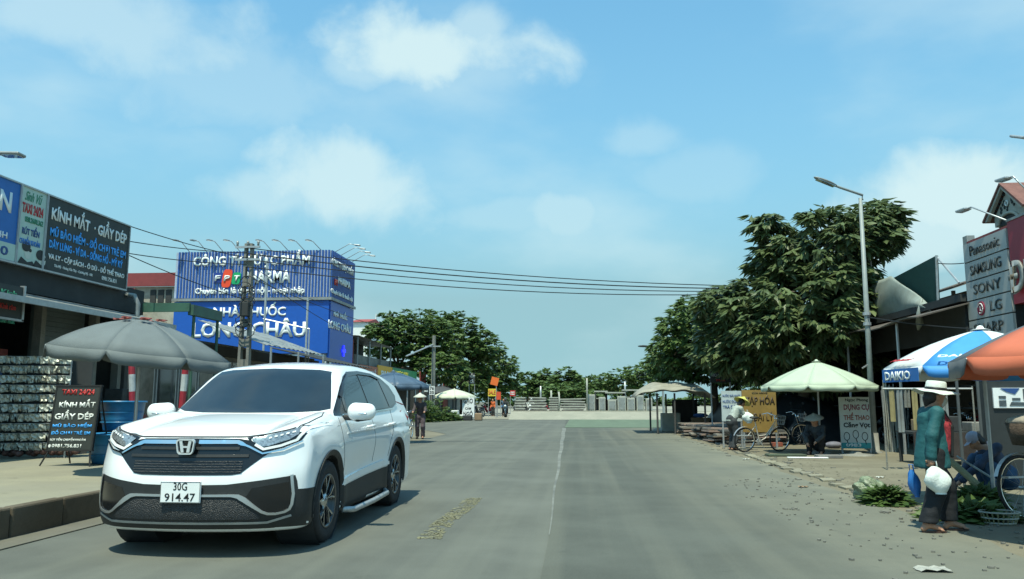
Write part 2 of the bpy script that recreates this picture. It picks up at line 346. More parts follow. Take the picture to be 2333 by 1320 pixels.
def panel(name, poly, m, view='front', proud=.004, skirt=.02, s=.045, mirror=False, parent=None, holes=()):
    """a panel cut out in front (x,z), side (y,z) or top (x,y) view and laid over the body, with an edge of real depth"""
    if mirror: poly = [(-a, b) for a, b in poly][::-1] if view != 'side' else poly
    P = resample(poly, s); n = len(P); A = np.array(P); lo, hi = A.min(0), A.max(0)
    pts = [Vector(p) for p in P]
    for x in np.arange(lo[0] + s * .5, hi[0], s):
        for z in np.arange(lo[1] + s * .5, hi[1], s):
            c = False; j = n - 1; near = np.min((A[:, 0] - x) ** 2 + (A[:, 1] - z) ** 2)
            if near < (s * .45) ** 2: continue
            for i in range(n):
                if (A[i, 1] > z) != (A[j, 1] > z) and x < (A[j, 0] - A[i, 0]) * (z - A[i, 1]) / (A[j, 1] - A[i, 1]) + A[i, 0]: c = not c
                j = i
            if c: pts.append(Vector((x, z)))
    vs, es, fs, *_ = delaunay_2d_cdt(pts, [], [list(range(n))], 1, 1e-6)
    O = []; ok = True
    for v in vs:
        if view == 'front': o, d = Vector((v[0], -1, v[1])), Vector((0, 1, 0))
        elif view == 'side': sg = -1 if mirror else 1; o, d = Vector((2 * sg, v[0], v[1])), Vector((-sg, 0, 0))
        elif view == 'ws': o = Vector((v[0], -.5, v[1] + .0)); d = Vector((0, 1, 0))
        elif view == 'rear': o, d = Vector((v[0], 6, v[1])), Vector((0, -1, 0))
        else: o, d = Vector((v[0], v[1], 3)), Vector((0, 0, -1))
        hit = BV.ray_cast(o, d)
        if hit[0] is None:
            q = BV.find_nearest(o + d * (1.2 if view != 'side' else 1.1)); loc, nr = q[0], q[1]
        else: loc, nr = hit[0], hit[1]
        nv = (nr * .5 - d).normalized() if nr.dot(d) < 0 else -d
        O.append((loc + nv * proud, d))
    mb = MB(); V = [o for o, d in O]; fl = [tuple(f) for f in fs]
    def area(f):
        a, b, c = vs[f[0]], vs[f[1]], vs[f[2]]; return (b[0] - a[0]) * (c[1] - a[1]) - (b[1] - a[1]) * (c[0] - a[0])
    base = len(V); k = len(V)
    cnt = {}
    for f in fl:
        for i in range(3):
            e = (f[i], f[(i + 1) % 3]); cnt[e] = 1
    bd = [e for e in cnt if (e[1], e[0]) not in cnt]
    back = {}
    for e in bd:
        for i in e:
            if i not in back: back[i] = len(V); V.append(O[i][0] + O[i][1] * skirt)
    fl += [(a, back[a], back[b], b) for a, b in bd]
    mb.add(V, fl)
    me = mb.mesh(name); o = link(name, me, m, parent or car, False)
    if parent is not None: o.parent = parent
    me.polygons.foreach_set('use_smooth', [i < len(fs) for i in range(len(me.polygons))])
    import bmesh as _b
    bm = _b.new(); bm.from_mesh(me); _b.ops.recalc_face_normals(bm, faces=bm.faces)
    # shading split between the face and its edge
    for e in bm.edges:
        if len(e.link_faces) == 2 and e.link_faces[0].normal.angle(e.link_faces[1].normal, 0) > 1.0: e.smooth = False
    bm.to_mesh(me); bm.free()
    return o
def strip(name, line, w, m, view='front', proud=.006, mirror=False, closed=False, skirt=.012, s=.045, parent=None):
    P = [np.array(p, float) for p in resample(line, .05, False)]; L, R = [], []
    for i, p in enumerate(P):
        t = P[min(i + 1, len(P) - 1)] - P[max(i - 1, 0)]; t /= np.linalg.norm(t) + 1e-9; nrm = np.array((-t[1], t[0]))
        ww = w if not callable(w) else w(i / (len(P) - 1))
        L.append(tuple(p + nrm * ww / 2)); R.append(tuple(p - nrm * ww / 2))
    return panel(name, L + R[::-1], m, view, proud, skirt, s, mirror, parent)
M_gap = mat('panel_gap', (.03, .033, .035), .8, .1)
# --- front
upper = [(0, .955), (.40, .952), (.50, .935), (.66, .845), (.60, .80), (.45, .675), (.38, .665), (0, .662)]
grille = panel('grille', upper[::1] + [(-x, z) for x, z in upper[::-1][1:-1]], M_gloss, 'front', .004)
M_mesh_ = mat('grille_mesh', (.03, .032, .034), .35, .5, 90, .8, 120)
for i, z in enumerate((.69, .71, .73, .75, .77)):
    strip('grille_bar', [(-.46 + .0 * i, z), (.46, z)], .008, M_mesh_, 'front', .010, parent=grille)
for z, w in ((.815, .5), (.875, .42)):
    strip('grille_bar', [(-w, z), (w, z)], .022, M_black, 'front', .016, parent=grille)
for sgn in (False, True):
    strip('grille_trim', [(.085, .925), (.40, .925), (.50, .885), (.60, .832), (.74, .858), (.86, .925)], lambda t: .030 if t < .45 else .02 - .01 * t, M_chrome, 'front', .020, mirror=sgn, parent=grille)
    lampo = [(.46, .957), (.60, .985), (.74, 1.022), (.85, 1.068), (.882, 1.062), (.875, .985), (.85, .93), (.74, .875), (.61, .84), (.55, .88)]
    hl = panel('headlight', lampo, M_gloss, 'front', .004, mirror=sgn)
    panel('lamp_glass', [(.50, .95), (.62, .978), (.74, 1.008), (.82, 1.038), (.825, .985), (.77, .94), (.70, .915), (.63, .89), (.575, .885)], M_clear, 'front', .010, mirror=sgn, parent=hl)
    strip('running_light', [(.535, .905), (.60, .866), (.72, .892), (.82, .935), (.855, 1.0), (.86, 1.045)], .02, M_white, 'front', .014, mirror=sgn, parent=hl)
    for q in range(5):
        x = .63 + q * .038; z = .948 + q * .011
        panel('led_element', [(x, z), (x + .02, z + .005), (x + .02, z + .017), (x, z + .012)], M_white, 'front', .015, mirror=sgn, parent=hl, s=.03)
    # lower bumper
    panel('bumper_cladding', [(0, .585), (.35, .59), (.62, .622), (.835, .650), (.85, .60), (.86, .52), (.875, .50), (.885, .34), (.84, .27), (.70, .235), (0, .235)], M_black, 'front', .007, mirror=sgn, s=.03)
    panel('bumper_pocket', [(.55, .56), (.80, .60), (.815, .40), (.79, .365), (.66, .355), (.56, .42), (.5, .48)], M_gloss, 'front', .010, mirror=sgn)
    strip('fog_trim', [(0, .505), (.40, .505), (.45, .498), (.50, .470), (.63, .372), (.67, .355), (.72, .352), (.78, .362), (.81, .38), (.825, .42), (.832, .50), (.815, .655)], lambda t: .018 + .020 * math.exp(-((t - .40) / .09) ** 2), mat('satin_trim', (.55, .57, .57), .32, .04, metal=.8), 'front', .022, mirror=sgn)
    panel('lower_intake', [(0, .48), (.41, .48), (.62, .335), (.60, .315), (0, .315)], M_mesh_, 'front', .012, mirror=sgn)
    strip('skid_lip', [(0, .285), (.66, .285), (.82, .33)], .018, M_steel, 'front', .014, mirror=sgn)
strip('hood_gap', [(-.9, 1.075), (-.74, 1.018), (-.6, .985), (-.45, .966), (0, .966), (.45, .966), (.6, .985), (.74, 1.018), (.9, 1.075)], .009, M_gap, 'front', .0055)
for sgn in (False, True):
    strip('hood_gap', [(.80, .32), (.815, .6), (.80, 1.0), (.76, 1.18)], .008, M_gap, 'top', .003, mirror=sgn)
    MB() #, [(.1, 1.12), (.62, 1.16)], .02, M_black, 'top', .02, mirror=sgn)
# number plate
pl = MB().box((CARX - .0, CARY - .03, .535), (.335, .02, .17)).build('number_plate', M_white, car, bevel=.004)
M_ink = mat('black_ink', (.01, .012, .012), .5, .05)
for s_, z in (('30G', .548), ('914.47', .463)):
    w = .115 if s_ == '30G' else .255
    text(s_, (CARX - w / 2, CARY - .0405, z), (1, 0, 0), (0, 0, 1), w, .064, M_ink, pl, bold=.012, ext=.0015)
mb = MB()
for a, b in (((-.163, .455), (-.163, .615)), ((.163, .455), (.163, .615)), ((-.163, .455), (.163, .455)), ((-.163, .615), (.163, .615))):
    mb.cyl((CARX + a[0], CARY - .041, a[1]), (CARX + b[0], CARY - .041, b[1]), .0018, n=5)
mb.build('plate_border', M_ink, pl)
# emblem: rounded frame and H
em = thing('emblem_mount', None, None); COL.objects.unlink(em); bpy.data.objects.remove(em)
fr = []
cx, cz, yy = CARX, .89, CARY + .02
def rr(w, hh, r, top, n=5):
    pts = []
    for qx, qz, a0 in ((1, 1, 0), (-1, 1, 90), (-1, -1, 180), (1, -1, 270)):
        for i in range(n + 1):
            a = rad(a0 + 90 * i / n); zz = qz * (hh - r) + r * math.sin(a); k = 1 - top * (1 - (zz + hh) / (2 * hh)); pts.append(((qx * (w - r) + r * math.cos(a)) * k, zz))
    return pts
o_, i_ = rr(.082, .062, .03, .22), rr(.070, .051, .024, .22)
mb = MB(); n = len(o_)
for lvl in (0, -.022):
    mb.v += [(cx + p[0], yy + lvl, cz + p[1]) for p in o_] + [(cx + p[0], yy + lvl, cz + p[1]) for p in i_]
for i in range(n):
    j = (i + 1) % n; mb.f += [(2 * n + i, 2 * n + j, 3 * n + j, 3 * n + i), (i, j, 2 * n + j, 2 * n + i), (n + j, n + i, 3 * n + i, 3 * n + j)]
emb = mb.build('emblem', mat('satin_chrome', (.8, .82, .82), .35, .03, metal=.6), car)
mb = MB().prism([(cx + p[0], yy - .002, cz + p[1]) for p in i_], (0, .03, 0)); mb.build('emblem_plate', M_gloss, emb)
mb = MB()
for sg in (-1, 1):
    mb.prism([(cx + sg * a, yy - .02, cz + b) for a, b in ((.052, .048), (.028, .048), (.020, .006), (0, .006), (0, -.008), (.017, -.008), (.012, -.046), (.034, -.046))], (0, .014, 0))
mb.build('emblem_letter', mat('satin_chrome', (.8, .82, .82), .35, .03, metal=.6), emb)
# --- glass
ws_poly = [(0, 1.150), (.45, 1.152), (.68, 1.165), (.765, 1.185), (.72, 1.30), (.65, 1.46), (.597, 1.565), (.47, 1.585), (0, 1.598)]
panel('windscreen', ws_poly + [(-x, z) for x, z in ws_poly[::-1][1:-1]], M_glass, 'front', .007, s=.03)
mb = MB().cyl((CARX, CARY + 1.68, 1.52), (CARX, CARY + 1.72, 1.5), .03, .03, 8)
def side(pts): return pts
belt = lambda y: 1.125 + .02 * (y - 1.3) / 3
dlo = [(1.30, 1.12), (1.42, 1.20), (1.72, 1.40), (1.95, 1.52), (2.15, 1.575), (2.6, 1.60), (3.1, 1.59), (3.55, 1.545), (3.90, 1.455), (4.10, 1.33), (4.0, 1.22), (3.7, 1.165), (2.6, 1.135), (1.7, 1.118)]
for sgn in (False, True):
    panel('window_surround', dlo, M_gloss, 'side', .005, mirror=sgn, s=.03)
    panel('front_side_window', [(1.62, 1.15), (1.62, 1.28), (1.82, 1.42), (2.1, 1.525), (2.42, 1.555), (2.5, 1.15)], M_glass, 'side', .009, mirror=sgn)
    panel('rear_side_window', [(2.58, 1.155), (2.50, 1.555), (3.0, 1.553), (3.28, 1.53), (3.46, 1.185)], M_glass, 'side', .009, mirror=sgn)
    panel('quarter_window', [(3.54, 1.19), (3.38, 1.51), (3.6, 1.475), (3.82, 1.40), (3.98, 1.31), (3.92, 1.24)], M_glass, 'side', .009, mirror=sgn)
    strip('window_trim', [(1.5, 1.122), (2.6, 1.137), (3.7, 1.167), (4.0, 1.22)], .016, M_chrome, 'side', .012, mirror=sgn)
    strip('weather_shield', [(1.60, 1.30), (1.80, 1.43), (2.08, 1.535), (2.5, 1.572), (3.05, 1.57), (3.4, 1.53)], .03, M_gloss, 'side', .022, mirror=sgn)
    panel('corner_cladding', [(.10, .54), (.3, .535), (.52, .53), (.56, .22), (.12, .24)], M_black, 'side', .005, mirror=sgn, skirt=.04)
    # cladding, sill, arches
    panel('sill_cladding', [(1.32, .44), (3.18, .50), (3.17, .38), (3.2, .22), (1.3, .215)], M_black, 'side', .006, mirror=sgn)
    panel('lower_door_trim', [(1.36, .515), (2.95, .585), (3.15, .555), (3.18, .52), (1.34, .46)], M_paint, 'side', .016, mirror=sgn)
    for wy in (.93, 3.59):
        ring = [(wy + r * math.cos(rad(a)), .37 + r * math.sin(rad(a))) for r, aa in ((.45, range(-16, 197, 8)), (.402, range(196, -17, -8))) for a in aa]
        panel('arch_trim', ring, M_black, 'side', .014, mirror=sgn, skirt=.05, s=.028)
        lin = MB(); xs = -1 if sgn else 1
        lin.lathe([(.40, xs * .9), (.40, xs * .55), (.12, xs * .55)], 28, (CARX, CARY + wy, .37), 'X'); lin.build('arch_liner', M_gap, car)
    for g in ([(1.36, 1.1), (1.33, .9), (1.36, .57)], [(2.53, 1.13), (2.55, .9), (2.53, .6)], [(3.55, 1.16), (3.45, .95), (3.22, .8), (3.12, .62)]):
        strip('panel_gap', g, .007, M_gap, 'side', .002, mirror=sgn)
    strip('side_crease', [(1.5, .945), (2.5, .955), (3.9, .985)], .012, M_paint, 'side', .006, mirror=sgn)
    xs = -1 if sgn else 1
    for hy in (2.30, 3.28):
        hx = CARX + xs * .93
        MB().path([(hx - xs * .02, CARY + hy - .1, .985), (hx + xs * .018, CARY + hy - .07, .99), (hx + xs * .02, CARY + hy + .07, .995), (hx - xs * .02, CARY + hy + .1, .995)], .013, 8).build('door_handle', M_paint, car, True)
    # mirror
    base = Vector((CARX, CARY, 0))
    mc = base + Vector((xs * 1.045, 1.50, 1.155))
    mi = sdf_obj('door_mirror', [(mc + Vector((-xs * .07, .01, .0)), mc + Vector((xs * .065, .0, 0)), .082, .074, (1, .75, 1.1))], .012, M_paint, car)
    sdf_obj('mirror_foot', [(mc + Vector((-xs * .04, .02, -.062)), mc + Vector((xs * .07, .01, -.055)), .04, .032, (1, 1.1, .9)), (mc + Vector((-xs * .06, .02, -.06)), base + Vector((xs * .84, 1.55, 1.10)), .03, .03)], .012, M_black, mi)
    MB().path([mc + Vector((xs * -.02, -.062, -.02)), mc + Vector((xs * .06, -.05, -.018)), mc + Vector((xs * .115, .0, -.015))], .006, 6).build('mirror_indicator', M_chrome, mi, True)
    # side step
    MB().path([(hx - xs * .05, CARY + 1.45, .215), (hx + xs * .03, CARY + 1.6, .2), (hx + xs * .04, CARY + 2.3, .2), (hx + xs * .03, CARY + 2.95, .21), (hx - xs * .05, CARY + 3.1, .23)], .03, 8).build('side_step', M_steel, car, True)
    panel('tail_light', [(.60, .98), (.84, .97), (.86, 1.1), (.78, 1.4), (.72, 1.4), (.74, 1.1), (.58, 1.05)], M_red, 'rear', .008, mirror=sgn)
panel('rear_window', [(-.6, 1.18), (.6, 1.18), (.52, 1.5), (-.52, 1.5)], M_glass, 'rear', .006)
panel('rear_cladding', [(-.8, .24), (.8, .24), (.84, .5), (-.84, .5)], M_black, 'rear', .008)
M_under = mat('underbody', (.015, .015, .015), .9, .1)
MB().bbox(CARX - .72, CARX + .72, CARY + .25, CARY + 4.3, .24, .34).build('underbody', M_under, car)
# wheels
M_rimd = mat('rim_black', (.02, .022, .024), .3, .1, coat=.5)
M_rims = mat('rim_machined', (.5, .52, .52), .25, .1, metal=1.)
def wheel(x, y, sx, steer=0.):
    w = thing('wheel', None, None, (x - CARX, y - CARY, .362)); w.parent = car
    R = .362
    t = MB().lathe([(.235, -.10), (.30, -.115), (.345, -.105), (R, -.075), (R, .075), (.345, .105), (.30, .115), (.235, .10)], 40, axis='X'); o = link('tyre', t.mesh('tyre'), M_rubber, w, True)
    g = MB()
    for gxx in (-.045, -.0, .045): g.lathe([(R + .001, gxx - .004), (R + .001, gxx + .004)], 40, axis='X')
    b = MB().lathe([(.235, .10), (.225, .085), (.215, -.07), (.0, -.07)], 32, axis='X').lathe([(.24, .101), (.238, .108), (.222, .106), (.215, .08)], 32, axis='X'); link('rim', b.mesh('rim'), M_rimd, w, True)
    sp = MB(); dk = MB()
    for k in range(5):
        a0 = 2 * PI * k / 5 + .3
        def pt(r, a, d): return (d, r * math.cos(a), r * math.sin(a))
        for s in (-1, 1):
            sp.prism([pt(.055, a0 + s * .05, .085), pt(.125, a0 + s * .16, .098), pt(.222, a0 + s * .30, .103), pt(.224, a0 + s * .215, .103), pt(.13, a0 + s * .065, .098), pt(.055, a0 - s * .02, .085)][::s], (-.012, 0, 0))
            dk.prism([pt(.05, a0 + s * .3, .07), pt(.12, a0 + s * .24, .085), pt(.222, a0 + s * .38, .09), pt(.222, a0 + s * .2, .09), pt(.1, a0, .08)][::s], (-.03, 0, 0))
    link('spokes', sp.mesh('spokes'), M_rims, w); link('spoke_backing', dk.mesh('spoke_backing'), M_rimd, w)
    hb = MB().lathe([(.0, .098), (.026, .096), (.034, .088), (.06, .086), (.066, .06)], 20, axis='X'); link('hub_cap', hb.mesh('hub_cap'), M_rims, w, True)
    if sx < 0: w.rotation_euler.z = PI
    else: w.rotation_euler.z = 0
    return w
for sx in (-1, 1):
    for wy in (.93, 3.59): wheel(CARX + sx * .80, CARY + wy, sx)
car.scale = (1.035, 1.035, 1.035); car.location = (CARX - .03, CARY - .06, 0)
# ------------------------------------------------------------------ ground
def ground_mat(name, col, dust, kind):
    m = bpy.data.materials.new(name); m.use_nodes = True; N = m.node_tree.nodes; L = m.node_tree.links; b = N['Principled BSDF']; b.inputs['Roughness'].default_value = .85; b.inputs['Specular IOR Level'].default_value = .3
    g = N.new('ShaderNodeNewGeometry'); sp = N.new('ShaderNodeSeparateXYZ'); L.new(g.outputs['Position'], sp.inputs[0])
    def noise(sc_, det=6, ro=.6, stretch=None):
        n = N.new('ShaderNodeTexNoise'); n.inputs['Scale'].default_value = sc_; n.inputs['Detail'].default_value = det; n.inputs['Roughness'].default_value = ro
        if stretch:
            mpn = N.new('ShaderNodeMapping'); mpn.inputs['Scale'].default_value = stretch; L.new(g.outputs['Position'], mpn.inputs[0]); L.new(mpn.outputs[0], n.inputs[0])
        else: L.new(g.outputs['Position'], n.inputs[0])
        return n.outputs[0]
    def rng(v, a, b_, c=0., d=1.):
        r = N.new('ShaderNodeMapRange'); L.new(v, r.inputs[0]); r.inputs[1].default_value = a; r.inputs[2].default_value = b_; r.inputs[3].default_value = c; r.inputs[4].default_value = d; return r.outputs[0]
    def mixc(f, a, b_):
        x = N.new('ShaderNodeMix'); x.data_type = 'RGBA'; L.new(f, x.inputs[0])
        for i, v in ((6, a), (7, b_)):
            if isinstance(v, tuple): x.inputs[i].default_value = (*v, 1)
            else: L.new(v, x.inputs[i])
        return x.outputs[2]
    def mul(a, b_, op='MULTIPLY'):
        q = N.new('ShaderNodeMath'); q.operation = op; q.use_clamp = op != 'ADD'
        for i, v in ((0, a), (1, b_)):
            if isinstance(v, (int, float)): q.inputs[i].default_value = v
            else: L.new(v, q.inputs[i])
        return q.outputs[0]
    c = mixc(rng(noise(.9, 8), .3, .7), tuple(x * .82 for x in col), tuple(x * 1.15 for x in col))
    c = mixc(rng(noise(90, 2), .35, .65, 0, .45), c, tuple(x * .6 for x in col))                       # aggregate
    if kind == 'road':
        edge = mul(rng(sp.outputs[0], .9, 3.6), rng(noise(.8, 7, .65), .25, .6, .35, 1)); c = mixc(mul(edge, .95), c, dust)
        lane = rng(noise(1., 5, .5, (2.2, .05, 1)), .45, .7, 0, .35); c = mixc(lane, c, dust)
        c = mixc(rng(noise(2.2, 9, .75), .60, .72, 0, .55), c, tuple(x * .55 for x in col)); c = mixc(rng(noise(.35, 4, .6), .45, .6, 0, .4), c, tuple(x * 1.35 for x in col)); c = mixc(rng(noise(7, 9, .8), .66, .72, 0, .6), c, dust)
    else:
        c = mixc(rng(noise(.55, 8, .7), .42, .66, 0, .8), c, dust); c = mixc(rng(noise(3.5, 9, .75), .58, .7, 0, .75), c, tuple(x * .45 for x in col))
    L.new(c, b.inputs['Base Color'])
    bp = N.new('ShaderNodeBump'); bp.inputs['Strength'].default_value = .35; bp.inputs['Distance'].default_value = .01; L.new(noise(60, 4), bp.inputs['Height']); L.new(bp.outputs[0], b.inputs['Normal'])
    MATS[name] = m; return m
M_road = ground_mat('asphalt', (.108, .113, .096), (.17, .175, .138), 'road')
M_patch = ground_mat('asphalt_resurfaced', (.085, .091, .076), (.185, .183, .138), 'road')
M_apron = ground_mat('dusty_concrete', (.20, .183, .128), (.13, .115, .078), 'dirt')
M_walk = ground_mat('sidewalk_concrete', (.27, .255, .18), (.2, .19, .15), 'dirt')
M_earth = ground_mat('earth', (.15, .14, .11), (.1, .1, .07), 'dirt')
M_pale = ground_mat('pale_concrete', (.30, .29, .23), (.24, .24, .19), 'dirt')
structure('ground', MB().quad((-900, -60, -.03), (900, -60, -.03), (900, 1500, -.03), (-900, 1500, -.03)), M_earth)
def sheet(name, left, right, z, m):                  # left / right: polylines with the same ys
    mb = MB(); n = len(left)
    mb.add([(x, y, z) for x, y in left] + [(x, y, z) for x, y in right], [(i, n + i, n + i + 1, i + 1) for i in range(n - 1)]); return structure(name, mb, m)
ys = [-12 + i * .5 for i in range(143)]
rn = random.Random(3)
seam = [(-.3 - .0145 * max(0, y - 6) + .012 * math.sin(y * .9), y) for y in ys]
edge = [(3.75 + .07 * math.sin(y * .8) + rn.uniform(-.05, .05), y) for y in ys]
ledge = [(-5.4 - (0 if y < 32 else min(6.5, (y - 32) * .4)), y) for y in ys]
sheet('road', ledge, [(x + .10, y) for x, y in seam], 0, M_road)
sheet('road_resurfaced_lane', seam, edge, .004, M_patch)
sheet('seam_joint', [(x - .0035 * max(0, y - 6), y) for x, y in seam[40:104]], [(x + .002 * max(0, y - 6), y) for x, y in seam[40:104]], .008, mat('joint_filler', (.15, .155, .135), .8, .35, 1.5))
sheet('road_green_patch', [(-.8, y) for y in (40, 46, 52, 59)], [(7 , y) for y in (40, 46, 52, 59)], .016, mat('green_worn_paint', (.10, .135, .085), .8, .25, 1.2))
sheet('apron', [(x - .02, y) for x, y in edge], [(40, y) for y in ys], .002, M_apron)
mb = MB(); r4 = random.Random(8)
for i in range(90):
    for k in range(7):
        y = 7.7 + i * .036; x = -1.58 + k * .032 + .02 * math.sin(y * 2)
        if r4.random() < .50 + .25 * math.sin(y * 3.1 + k * .4) * math.sin(y * 7.3) + .15 * (1 < k < 6): mb.add([(x + r4.uniform(-.012, .012) + a * .036, y + r4.uniform(-.014, .014) + b * .04, .004) for a, b in ((0, 0), (1, 0), (1, 1), (0, 1))], [(0, 1, 2, 3)])
M_yel = mat('worn_yellow_paint', (.19, .18, .10), .8, .25, 5, dirt=((.115, .12, .105), 1., 7)); lm_ = structure('lane_marking', mb, M_yel)
# thrown-out broken edge: small slabs along the right edge of the road
mb = MB()
for i in range(150):
    y = rn.uniform(9, 34); x = 3.8 + rn.gauss(.25, .35) + (0 if y > 20 else .1); s = rn.uniform(.02, .07); mb.box((x, y, s * .15), (s * rn.uniform(1, 2.4), s, s * .5), rn.uniform(0, 3))
for i in range(420):
    x = rn.uniform(2.2, 5.6); y = rn.uniform(5.5, 14); s = rn.uniform(.006, .028); mb.box((x, y, s * .2 + .008), (s * rn.uniform(1, 2), s, s * .6), rn.uniform(0, 3))
tag(mb.build('gravel', mat('stone_chips', (.16, .155, .13), .9, .3, 12)), 'loose stone chips along the dusty road edge', None, kind='stuff')
# left sidewalk: raised, with a stained kerb face
wl = [(-5.47 + .03 * math.sin(y * 1.3), y) for y in [-10 + i for i in range(29)]]; mb = MB(); n = len(wl)
mb.add([(x, y, .29) for x, y in wl] + [(-22, y, .29) for x, y in wl], [(i, i + 1, n + i + 1, n + i) for i in range(n - 1)]); structure('sidewalk', mb, M_walk)
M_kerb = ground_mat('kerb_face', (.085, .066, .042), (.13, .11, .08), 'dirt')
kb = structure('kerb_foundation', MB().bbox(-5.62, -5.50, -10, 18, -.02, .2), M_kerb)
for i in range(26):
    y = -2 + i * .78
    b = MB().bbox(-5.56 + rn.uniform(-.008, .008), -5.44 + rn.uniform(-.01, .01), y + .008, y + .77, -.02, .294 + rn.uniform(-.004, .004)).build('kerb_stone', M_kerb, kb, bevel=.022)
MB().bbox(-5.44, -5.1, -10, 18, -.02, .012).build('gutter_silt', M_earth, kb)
structure('side_street', MB().quad((-40, 18, -.008), (-5.3, 18, -.008), (-5.3, 60, -.008), (-40, 60, -.008)), M_apron)
# pale embankment across the far end of the road
mb = MB(); mb.bbox(-5.2, 30, 60, 120, -.02, .58); structure('far_platform', mb, M_pale)
mb = MB(); mb.add([(-5.2, 57.6, .004), (12, 57.6, .004), (12, 60, .55), (-5.2, 60, .55)], [(0, 1, 2, 3)]); structure('far_ramp', mb, M_pale)
mb = MB(); mb.quad((-30, 60, .004), (-5.25, 60, .004), (-5.25, 140, .004), (-30, 140, .004)); structure('far_pavement', mb, M_pale)

# ------------------------------------------------------------------ left row of shops
M_dark = mat('dark_wall', (.028, .032, .032), .8, .25, 2)  # one near-black tone for walls, slabs and boards
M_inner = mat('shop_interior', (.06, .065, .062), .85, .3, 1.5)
M_concrete = mat('aged_concrete', (.2, .2, .175), .85, .2, 3, .4, 30, dirt=GREY_DIRT)
M_tin = mat('weathered_tin', (.26, .28, .27), .5, .2, 2, metal=.3, dirt=((.12, .09, .06), .6, 2.5))
M_green = mat('green_painted_tin', (.035, .10, .07), .55, .2, 2.5, dirt=((.05, .05, .04), .5, 3))
M_signb = mat('billboard_black', (.028, .036, .034), .6, .15, 2, dirt=((.05, .055, .05), .6, 1.5))
M_signg = mat('billboard_pale_green', (.42, .55, .48), .55, .06)
M_signblue = mat('billboard_blue', (.015, .13, .42), .5, .08)
M_wht = mat('white_print', (.75, .78, .75), .5, .05)
M_navy = mat('navy_print', (.02, .07, .22), .5, .1)
M_grn = mat('green_print', (.03, .22, .12), .5, .1)
M_azure = mat('azure_print', (.05, .36, .85), .5, .06)
XL = -11.
def bil(px, py): return onx(px, py, XL)
shop = thing('eyewear_shop', 'dark open-fronted shop carrying the black billboard, beside the parked rack of silver packets', 'shop', (XL - 2, 14, .29))
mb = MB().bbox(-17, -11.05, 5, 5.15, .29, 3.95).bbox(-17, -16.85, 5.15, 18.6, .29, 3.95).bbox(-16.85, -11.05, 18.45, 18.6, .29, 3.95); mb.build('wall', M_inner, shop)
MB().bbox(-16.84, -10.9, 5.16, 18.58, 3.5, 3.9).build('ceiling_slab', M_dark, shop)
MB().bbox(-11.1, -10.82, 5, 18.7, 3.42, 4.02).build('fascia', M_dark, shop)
mb = MB().add([(-10.9, 6, 3.42), (-10.9, 18.6, 3.42), (-9.9, 18.6, 3.12), (-9.9, 6, 3.12), (-10.9, 6, 3.39), (-10.9, 18.6, 3.39), (-9.9, 18.6, 3.09), (-9.9, 6, 3.09)], [(0, 1, 2, 3), (7, 6, 5, 4), (3, 2, 6, 7), (1, 5, 6, 2), (0, 3, 7, 4)])
mb.build('awning', M_tin, shop)
MB().bbox(-9.93, -9.88, 6, 18.6, 3.05, 3.16).build('awning_edge', M_steel, shop)
# interior: shelves with goods, a shutter, glazed doors
for k, (y0, y1) in enumerate(((6, 8.6), (9, 11.8))):
    for z in (.6, 1.1, 1.6, 2.1, 2.6):
        MB().bbox(-14.6, -13.9, y0, y1, z, z + .04).build('shelf', M_tin, shop)
sh = MB().bbox(-11.5, -11.42, 15.6, 17.3, .29, 3.4).build('roller_shutter', mat('grey_shutter', (.09, .115, .115), .5, .12), shop)
for i in range(28):
    MB().bbox(-11.42, -11.40, 15.62, 17.28, .32 + i * .108, .42 + i * .108).build('slat', mat('grey_shutter', (0, 0, 0)), sh)
for y in (15.5, 17.35, 18.35):
    MB().bbox(-11.3, -11.12, y - .07, y + .07, .29, 3.45).build('column', M_concrete, shop)
MB().path([(-10.95, 17.9, 3.85), (-10.6, 17.9, 3.8), (-10.5, 17.9, 3.6), (-10.5, 17.9, .3)], .06, 8).build('drain_pipe', M_tin, shop, True)
for y0 in (12.4, 13.5, 14.6):
    MB().bbox(-12.2, -12.16, y0, y0 + .9, 1.0, 2.8).build('display_panel', mat('display_white', (.22, .25, .24), .5, .2, 3), shop)
# billboards
def billboard(name, label, x0, x1, m, rows, frame=True):
    """x0,x1: picture columns of its two ends on the street-front plane; top and bottom follow from its own height"""
    a, b = onx(x0, 500, XL), onx(x1, 500, XL); return a.y, b.y
yb = [onx(p, 500, XL + .3).y for p in (-160, 42, 104, 298)]
ZT, ZB = onx(298, 518, XL + .3).z, onx(290, 661, XL + .3).z
def board(y0, y1, m, label, name='billboard'):
    t = thing(name, label, 'billboard', (XL + .3, (y0 + y1) / 2, ZB), 'billboards over the left shop')
    MB().bbox(XL + .24, XL + .30, y0 + .01, y1 - .01, ZB, ZT).build('board', m, t)
    f = MB().bbox(XL + .23, XL + .325, y0, y1, ZB - .035, ZB + .0).bbox(XL + .23, XL + .325, y0, y1, ZT, ZT + .03).bbox(XL + .23, XL + .325, y0 - .0, y0 + .02, ZB, ZT).bbox(XL + .23, XL + .325, y1 - .02, y1, ZB, ZT); f.build('frame', M_steel, t)
    for y in np.arange(y0 + .4, y1, 1.1): MB().cyl((XL + .2, y, ZB), (XL + .2, y, ZT), .025, n=6).build('strut', M_steel, t); MB().cyl((XL + .2, y, ZT - .1), (XL - 1., y, 3.9), .02, n=6).build('strut', M_steel, t)
    return t
def line(t, s, y0, y1, z0, z1, m, bold=.02, y_lo=None, **k):
    return text(s, (XL + .302, y0, z0), (0, 1, 0), (0, 0, 1), y1 - y0, z1 - z0, m, t, bold=bold, ext=.008, **k)
H_ = ZT - ZB
b1 = board(yb[0], yb[1], M_signblue, 'blue billboard at the left picture edge with large white capitals')
